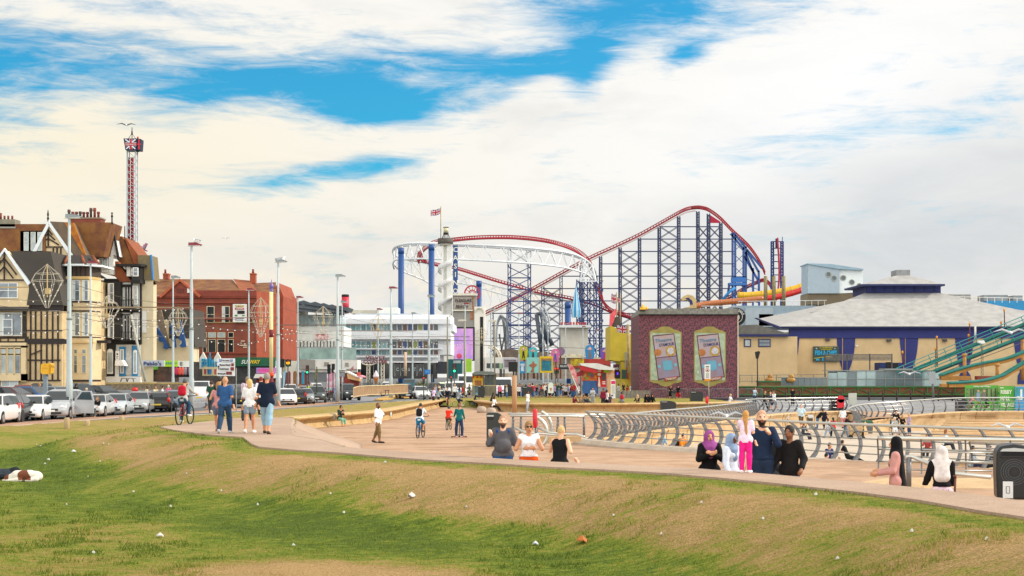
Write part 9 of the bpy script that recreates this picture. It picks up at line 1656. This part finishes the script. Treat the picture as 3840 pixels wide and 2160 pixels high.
ds=thing('road_sign','white direction sign to car parks with brown symbols','road sign',(XW(848,100),100,0));D=100;b=MB();b.r(814,1344,881,1358,D,.06).r(814,1359,881,1391,D,.06).r(814,1392,881,1410,D,.06);b.build('plate',mk('d6dade',rough=.4),ds);b=MB();b.r(822,1347,831,1356,D-.03,.03).r(863,1347,872,1356,D-.03,.03);b.build('parking_square',mk('2a62b0'),ds);txt('P',826.5,1351.5,6,D-.02,WHT,ds);txt('P',867.5,1351.5,6,D-.02,WHT,ds);TX=mk('2a2c30');txt('Car parks',847,1352,6,D,TX,ds,26);txt('Pleasure Beach',844,1368,6,D,TX,ds,40);txt('South Beach',841,1383,6,D,TX,ds,34);txt('South',837,1401,6,D,TX,ds,18);b=MB();[b.r(*q,D-.03,.03)for q in((867,1362,877,1373),(864,1377,877,1389),(848,1394,858,1405),(859,1394,869,1405))];b.build('symbol_square',mk('7a2a20'),ds);b=MB();b.tube([P(819,1386,D-.03),P(819,1372,D-.03)],.03,4);b.tube([P(816,1376,D-.03),P(819,1371,D-.03),P(822,1376,D-.03)],.03,4);b.tube([P(828,1401,D-.03),P(817,1401,D-.03)],.03,4);b.tube([P(821,1398,D-.03),P(816.5,1401,D-.03),P(821,1404,D-.03)],.03,4);b.build('arrow',TX,ds)
b=MB();[b.r(x,1410,x+3,1545,D+.08,.08)for x in(826,884)];b.r(884,1380,887,1411,D+.08,.08);b.build('post',mk('8a9088'),ds)
def signal(label,px,y0,D,lit,h=32,w=11,front=True,arrow=False):
 rt=thing('traffic_light',label,'traffic light',(XW(px,D),D,0),'traffic lights');b=MB();b.r(px-w/2,y0,px+w/2,y0+h,D,.25);b.build('housing',mk('15181a'),rt);b=MB();b.tube([P(px,y0+h,D+.12),P(px,HY+CZ*F/D,D+.12)],.06,6);b.build('post',mk('4a4c4a'),rt)
 if front:
  for i,c_ in enumerate(('5a1c1c','5a4a18','1c4a30')):
   on=(lit==i);b=MB();b.disc((XW(px,D),ZW(y0+h*(.18+.32*i),D)),w*.34*D/F,D-.04,D,14);b.build('lens',mat(['e82a1c','e8a01c','25e0a0'][i]if on else c_,.3,0,0,emit=1.2 if on else 0),rt)
signal('green traffic light in front of the white pub',1152,1370,150,2);signal('dark back of a traffic light left of the fourth lamp post',1233,1366,146,-1,36,12,False);signal('dark back of a twin traffic light touching the fourth lamp post',1249,1364,145,-1,34,12,False);signal('traffic light seen from the side near the teal box stall',1620,1369,158,-1,32,11,False);signal('green traffic light beside the slim street light',1704,1365,152,2,32,14);signal('low red traffic light in front of the white saloon',1589,1413,150,0,26,7);signal('low red pedestrian light by the white van',1692,1410,151,0,24,6);signal('red traffic light left of the kiosk flag',2083,1378,165,0,24,9);signal('second red traffic light left of the kiosk flag',2092,1378,166,0,22,8);signal('dark signal with an orange hand symbol over the pub doors',1058,1346,150,-1,32,16,False);signal('second dark signal over the pub doors with orange figure',1080,1348,151,1,26,20)
b=MB();
rs_=thing('road_sign','white railway station direction sign behind the fourth lamp post','road sign',(XW(1275,143),143,0));b=MB();b.pp([(1250,1391),(1257,1384),(1298,1384),(1298,1399),(1257,1399)],143,.08);b.build('plate',WHT,rs_);txt('South Shore',1279,1389,5,143,TX,rs_,34);txt('Station',1281,1395,5,143,TX,rs_,26);b=MB();b.r(1255,1400,1292,1412,143,.06);b.build('backing',mk('8a8f90'),rs_);b=MB();b.tube([P(1283,1399,143.15),P(1283,1496,143.15)],.06,6);b.build('post',mk('8a8f90'),rs_)
cs_=thing('cycle_sign','square blue route sign beside the last near lamp post','road sign',(XW(1603,158),158,0));b=MB();b.r(1592,1386,1613,1403,157.5,.06);b.build('plate',mk('2a7ac8'),cs_);b=MB();b.tube([P(1597,1398,157.4),P(1603,1391,157.4),P(1609,1398,157.4)],.03,4);b.build('symbol',mk('9ac0e0'),cs_);b=MB();b.tube([P(1603,1403,157.6),P(1603,1480,157.6)],.05,6);b.build('post',mk('5a5c58'),cs_)
for i,(px,y0,y1,D)in enumerate(((1188,1375,1506,137),(1380,1400,1486,140),(1389,1400,1486,140))):b=MB();b.tube([P(px,y0,D),P(px,y1,D)],.06,6);tag(b.build('signpost',mk('4a463c')),['thin black signpost in front of the grey coupe','left of two thin posts before the brown fence','right of two thin posts before the brown fence'][i],'post')
for i,(px,y0,y1,D,c1,c2)in enumerate(((1186,1383,1420,150,'3c4a28','b0b838'),(1318,1372,1400,190,'a9c6d8','d0584c'),(1064,1388,1462,152,'8ac0dc','b8dcea'))):
 ff=thing('feather_flag',['green and yellow feather flag before the grey shutter','small pale blue feather flag behind the stalls','tall pale blue feather flag by the surf shop'][i],'flag',(XW(px,D),D,0),'small feather flags');b=MB();b.pp([(px-4,y1),(px-2,y0+12),(px+4,y0+2),(px+9,y0),(px+7,y0+10),(px+1,y1)],D,.04);b.build('cloth',mat(c1,.8,0,.3,2.5,c2),ff);b=MB();b.tube([P(px-4,y1+20,D+.03),P(px-4,y1,D+.03),P(px-2,y0+10,D+.03),P(px+8,y0,D+.03)],.03,5);b.build('pole',BLK,ff)
st=B('stall','row of food stalls with a sloping cream awning right of the fourth lamp post',172,1320,'stall');st.p('awning',mk('c8a070',var=.2),[(1300,1396),(1348,1418),(1348,1430),(1304,1420)],-1,3);st.p('awning_edge',WHT,[(1300,1392),(1350,1416),(1350,1420),(1300,1397)],-1.1,3);st.r('counter',mk('5a2a28',var=.5,scale=1.5,col2='b04a34'),[(1296,1410,1345,1455)],.5,1.5);st.r('red_sign',mk('d8604c',var=.3),[(1338,1396,1352,1410)],-1.2,.1)
pu=thing('parasol','pink parasol over the stalls','parasol',(XW(1357,170),170,0));b=MB();b.lathe(P(1357,1416,170),[(.55,0),(.4,.2),(.02,.32)],10);b.build('canopy',mk('d890a0'),pu);b=MB();b.tube([P(1357,1416,170),P(1357,1465,170)],.03,5);b.build('pole',WHT,pu)
cone=thing('ice_cream_model','giant model ice-cream cone beside the stalls','model',(XW(1410,165),165,0));b=MB();b.lathe(P(1410,1442,165),[(.06,0),(.32,.8),(.32,.9)],12);b.build('cone',mk('b06a3a'),cone);b=MB();b.lathe(P(1410,1415,165),[(.34,0),(.36,.2),(.2,.45),(.1,.7),(.02,.8)],12);b.build('ice_cream',mk('ded4d8'),cone)
for i,(px,D)in enumerate(((1082,158),(1094,158),(1106,158),(1135,156))):b=MB();b.r(px-4,1392,px+5,1440,D,.2);tag(b.build('surfboard',mk(['7a2a2c','d8c8b8','8a5a28','1f8aa0'][i],rough=.5)),['dark red','cream','brown','turquoise'][i]+' upright panel outside the shop under the pub','panel')
b=MB();b.r(1226,1396,1257,1455,150,.1);o=tag(b.build('pull_up_banner',mat('d8d4dc',.7,0,.2,1.5,'c87090')),'white and pink tall banner behind the traffic lights','banner')
bn=thing('bench','small dark bench at the kerb before the brown fence','bench',(XW(1450,140),140,0));b=MB();b.r(1442,1463,1460,1465,140,.4);b.build('seat',mk('3c342c'),bn);b=MB();b.r(1444,1465,1446,1480,140.1,.1).r(1456,1465,1458,1480,140.1,.1);b.build('legs',mk('3c342c'),bn)
for i,(px,y0,y1,w_,D)in enumerate(((251,1566,1620,20,66),(327,1576,1603,20,68),(456,1561,1590,20,73))):z=ZW(y1,D);W=w_/2*D/F;b=MB();b.lathe((XW(px,D),D,z-.2),[(W,0),(W,.2+(y1-y0)*D/F-.05),(W*.85,.2+(y1-y0)*D/F),(.02,.2+(y1-y0)*D/F)],14);tag(b.build('bollard',mk('b39c78',var=.2,scale=4)),['tall tan concrete bollard under the nearest lamp post','half-buried tan bollard on the grass shoulder, middle of three','right tan bollard beside the cycle track'][i],'bollard','tan concrete bollards')
b=MB();b.tube([P(3583,1795,23.3),P(3580,1850,23.2)],.018,6);b.tube([P(3575,1786,23.3),P(3583,1784,23.3),P(3583,1795,23.3)],.02,6);tag(b.build('walking_stick',mk('6a3a2c')),'brown walking stick held by the woman in the white headscarf','walking stick')
def gull(label,px,py,D,s=1.0,fly=False,rz=0):
 rt=thing('gull',label,'gull',P(px,py,D),'gulls',R(rz));c=lambda a,b_,ra,rb,f=1:('c',np.array(a),np.array(b_),ra,rb,f);pr_=[c((-.12,0,0),(.1,0,.02),.055,.06),c((.1,0,.03),(.17,0,.1 if not fly else .03),.05,.035),c((.17,0,.1 if not fly else .03),(.23,0,.085 if not fly else .02),.022,.008),c((-.12,0,0),(-.26,0,-.02),.04,.012)]
 if not fly:pr_+=[c((0,s_*.02,-.04),(0,s_*.02,-.14),.01,.008)for s_ in(-1,1)]
 put(sdf_mesh('body',pr_,.014,.02),'body',rt,[mk('e4e4e2')],s*1.6)
 if fly:
  for s_ in(-1,1):put(sdf_mesh('wing',[c((0,s_*.04,.02),(.06,s_*.32,.14),.05,.04,.9),c((.06,s_*.32,.14),(-.08,s_*.68,.04),.04,.012)],.016,.02),'wing',rt,[mk('5c5c5c'if 'dark'in label else 'b9bcc0')],s*1.6)
 else:put(sdf_mesh('wing',[c((-.2,0,.03),(.06,0,.05),.035,.06)],.016,.02),'wing',rt,[mk('8f979e')],s*1.6)
gull('gull standing on the third lamp post',1052,974,122,1.3);gull('gull on the second lamp post',738,905,105.6,1.0,rz=160);gull('gull walking on the right-hand railing wall',3383,1514,105,1.0,rz=180);gull('gull behind it near the railing',3355,1524,108,.8);gull('gull on the plaza before the black-robed group',2420,1530,116,1.2,rz=180)
gull('dark gull flying beside the drop tower top',474,470,260,1.6,True,100);gull('gull gliding low over the wide sea wall',3777,1602,70,.8,True,90);gull('white gull gliding in front of the green coaster',3790,1248,120,1.3,True,80);gull('gull flying before the dense railing',2726,1560,70,.8,True,80);gull('gull flying in front of the glass tunnel',3410,1403,150,1.1,True,80);gull('tiny far gull left of the brick chimney',846,895,300,1.0,True,80)
LIT=[(276,1697,1.3),(183,1728,.9),(169,1743,.6),(138,1671,.6),(153,1676,.5),(388,1668,.4),(408,1668,.4),(1544,1872,1.7),(375,1735,.6),(600,2016,1.2),(1445,1738,.6),(966,1898,.5),(1290,1930,.5),(2008,2048,1.0),(2183,2043,2.2),(2675,1742,.5),(3060,1860,.5),(830,1845,.4),(1750,1905,.4),(2300,1940,.4),(2860,1950,.4),(3420,2000,.5),(700,1780,.4),(500,1850,.5),(1100,2050,.5),(3140,2105,.5),(250,1895,.3),(330,1790,.3),(1240,1855,.4),(640,1905,.5),(2480,2010,.4),(3700,2080,.4),(350,2080,.5),(2630,1890,.4)]
ords=['white','pale','crumpled white','flat white']
for i,(px,py,s_)in enumerate(LIT):
 s_*=.6;D=ground_at(px,py);z=footz(XW(px,D),D);b=MB();rr_=random.Random(i);n=9;vs=[(XW(px,D)+s_*.09*math.cos(a)*rr_.uniform(.6,1.2),D+s_*.07*math.sin(a)*rr_.uniform(.6,1.2),z+.02+s_*rr_.uniform(.0,.05))for a in[j*2*math.pi/n for j in range(n)]];vs.append((XW(px,D),D,z+.03+s_*.08));b.add(vs,[(j,(j+1)%n,n)for j in range(n)]);b.add([(v[0],v[1],v[2]-.012)for v in vs],[((j+1)%n,j,n)for j in range(n)])
 lab={0:'clear crumpled plastic bag on the grass near the left edge',7:'white paper scrap on the slope below the path',14:'flattened orange-brown carton on the lower grass',13:'small grey scrap left of the orange-brown carton',1:'white scrap above the sleeping dog'}.get(i,'small white scrap of litter on the grass')
 o=b.build('paper_scrap',mk('b0662c'if i==14 else('c9d0d2'if i in(0,13)else 'c8c6be'),var=.1));tag(o,lab,'paper scrap','scraps of litter on the grass')
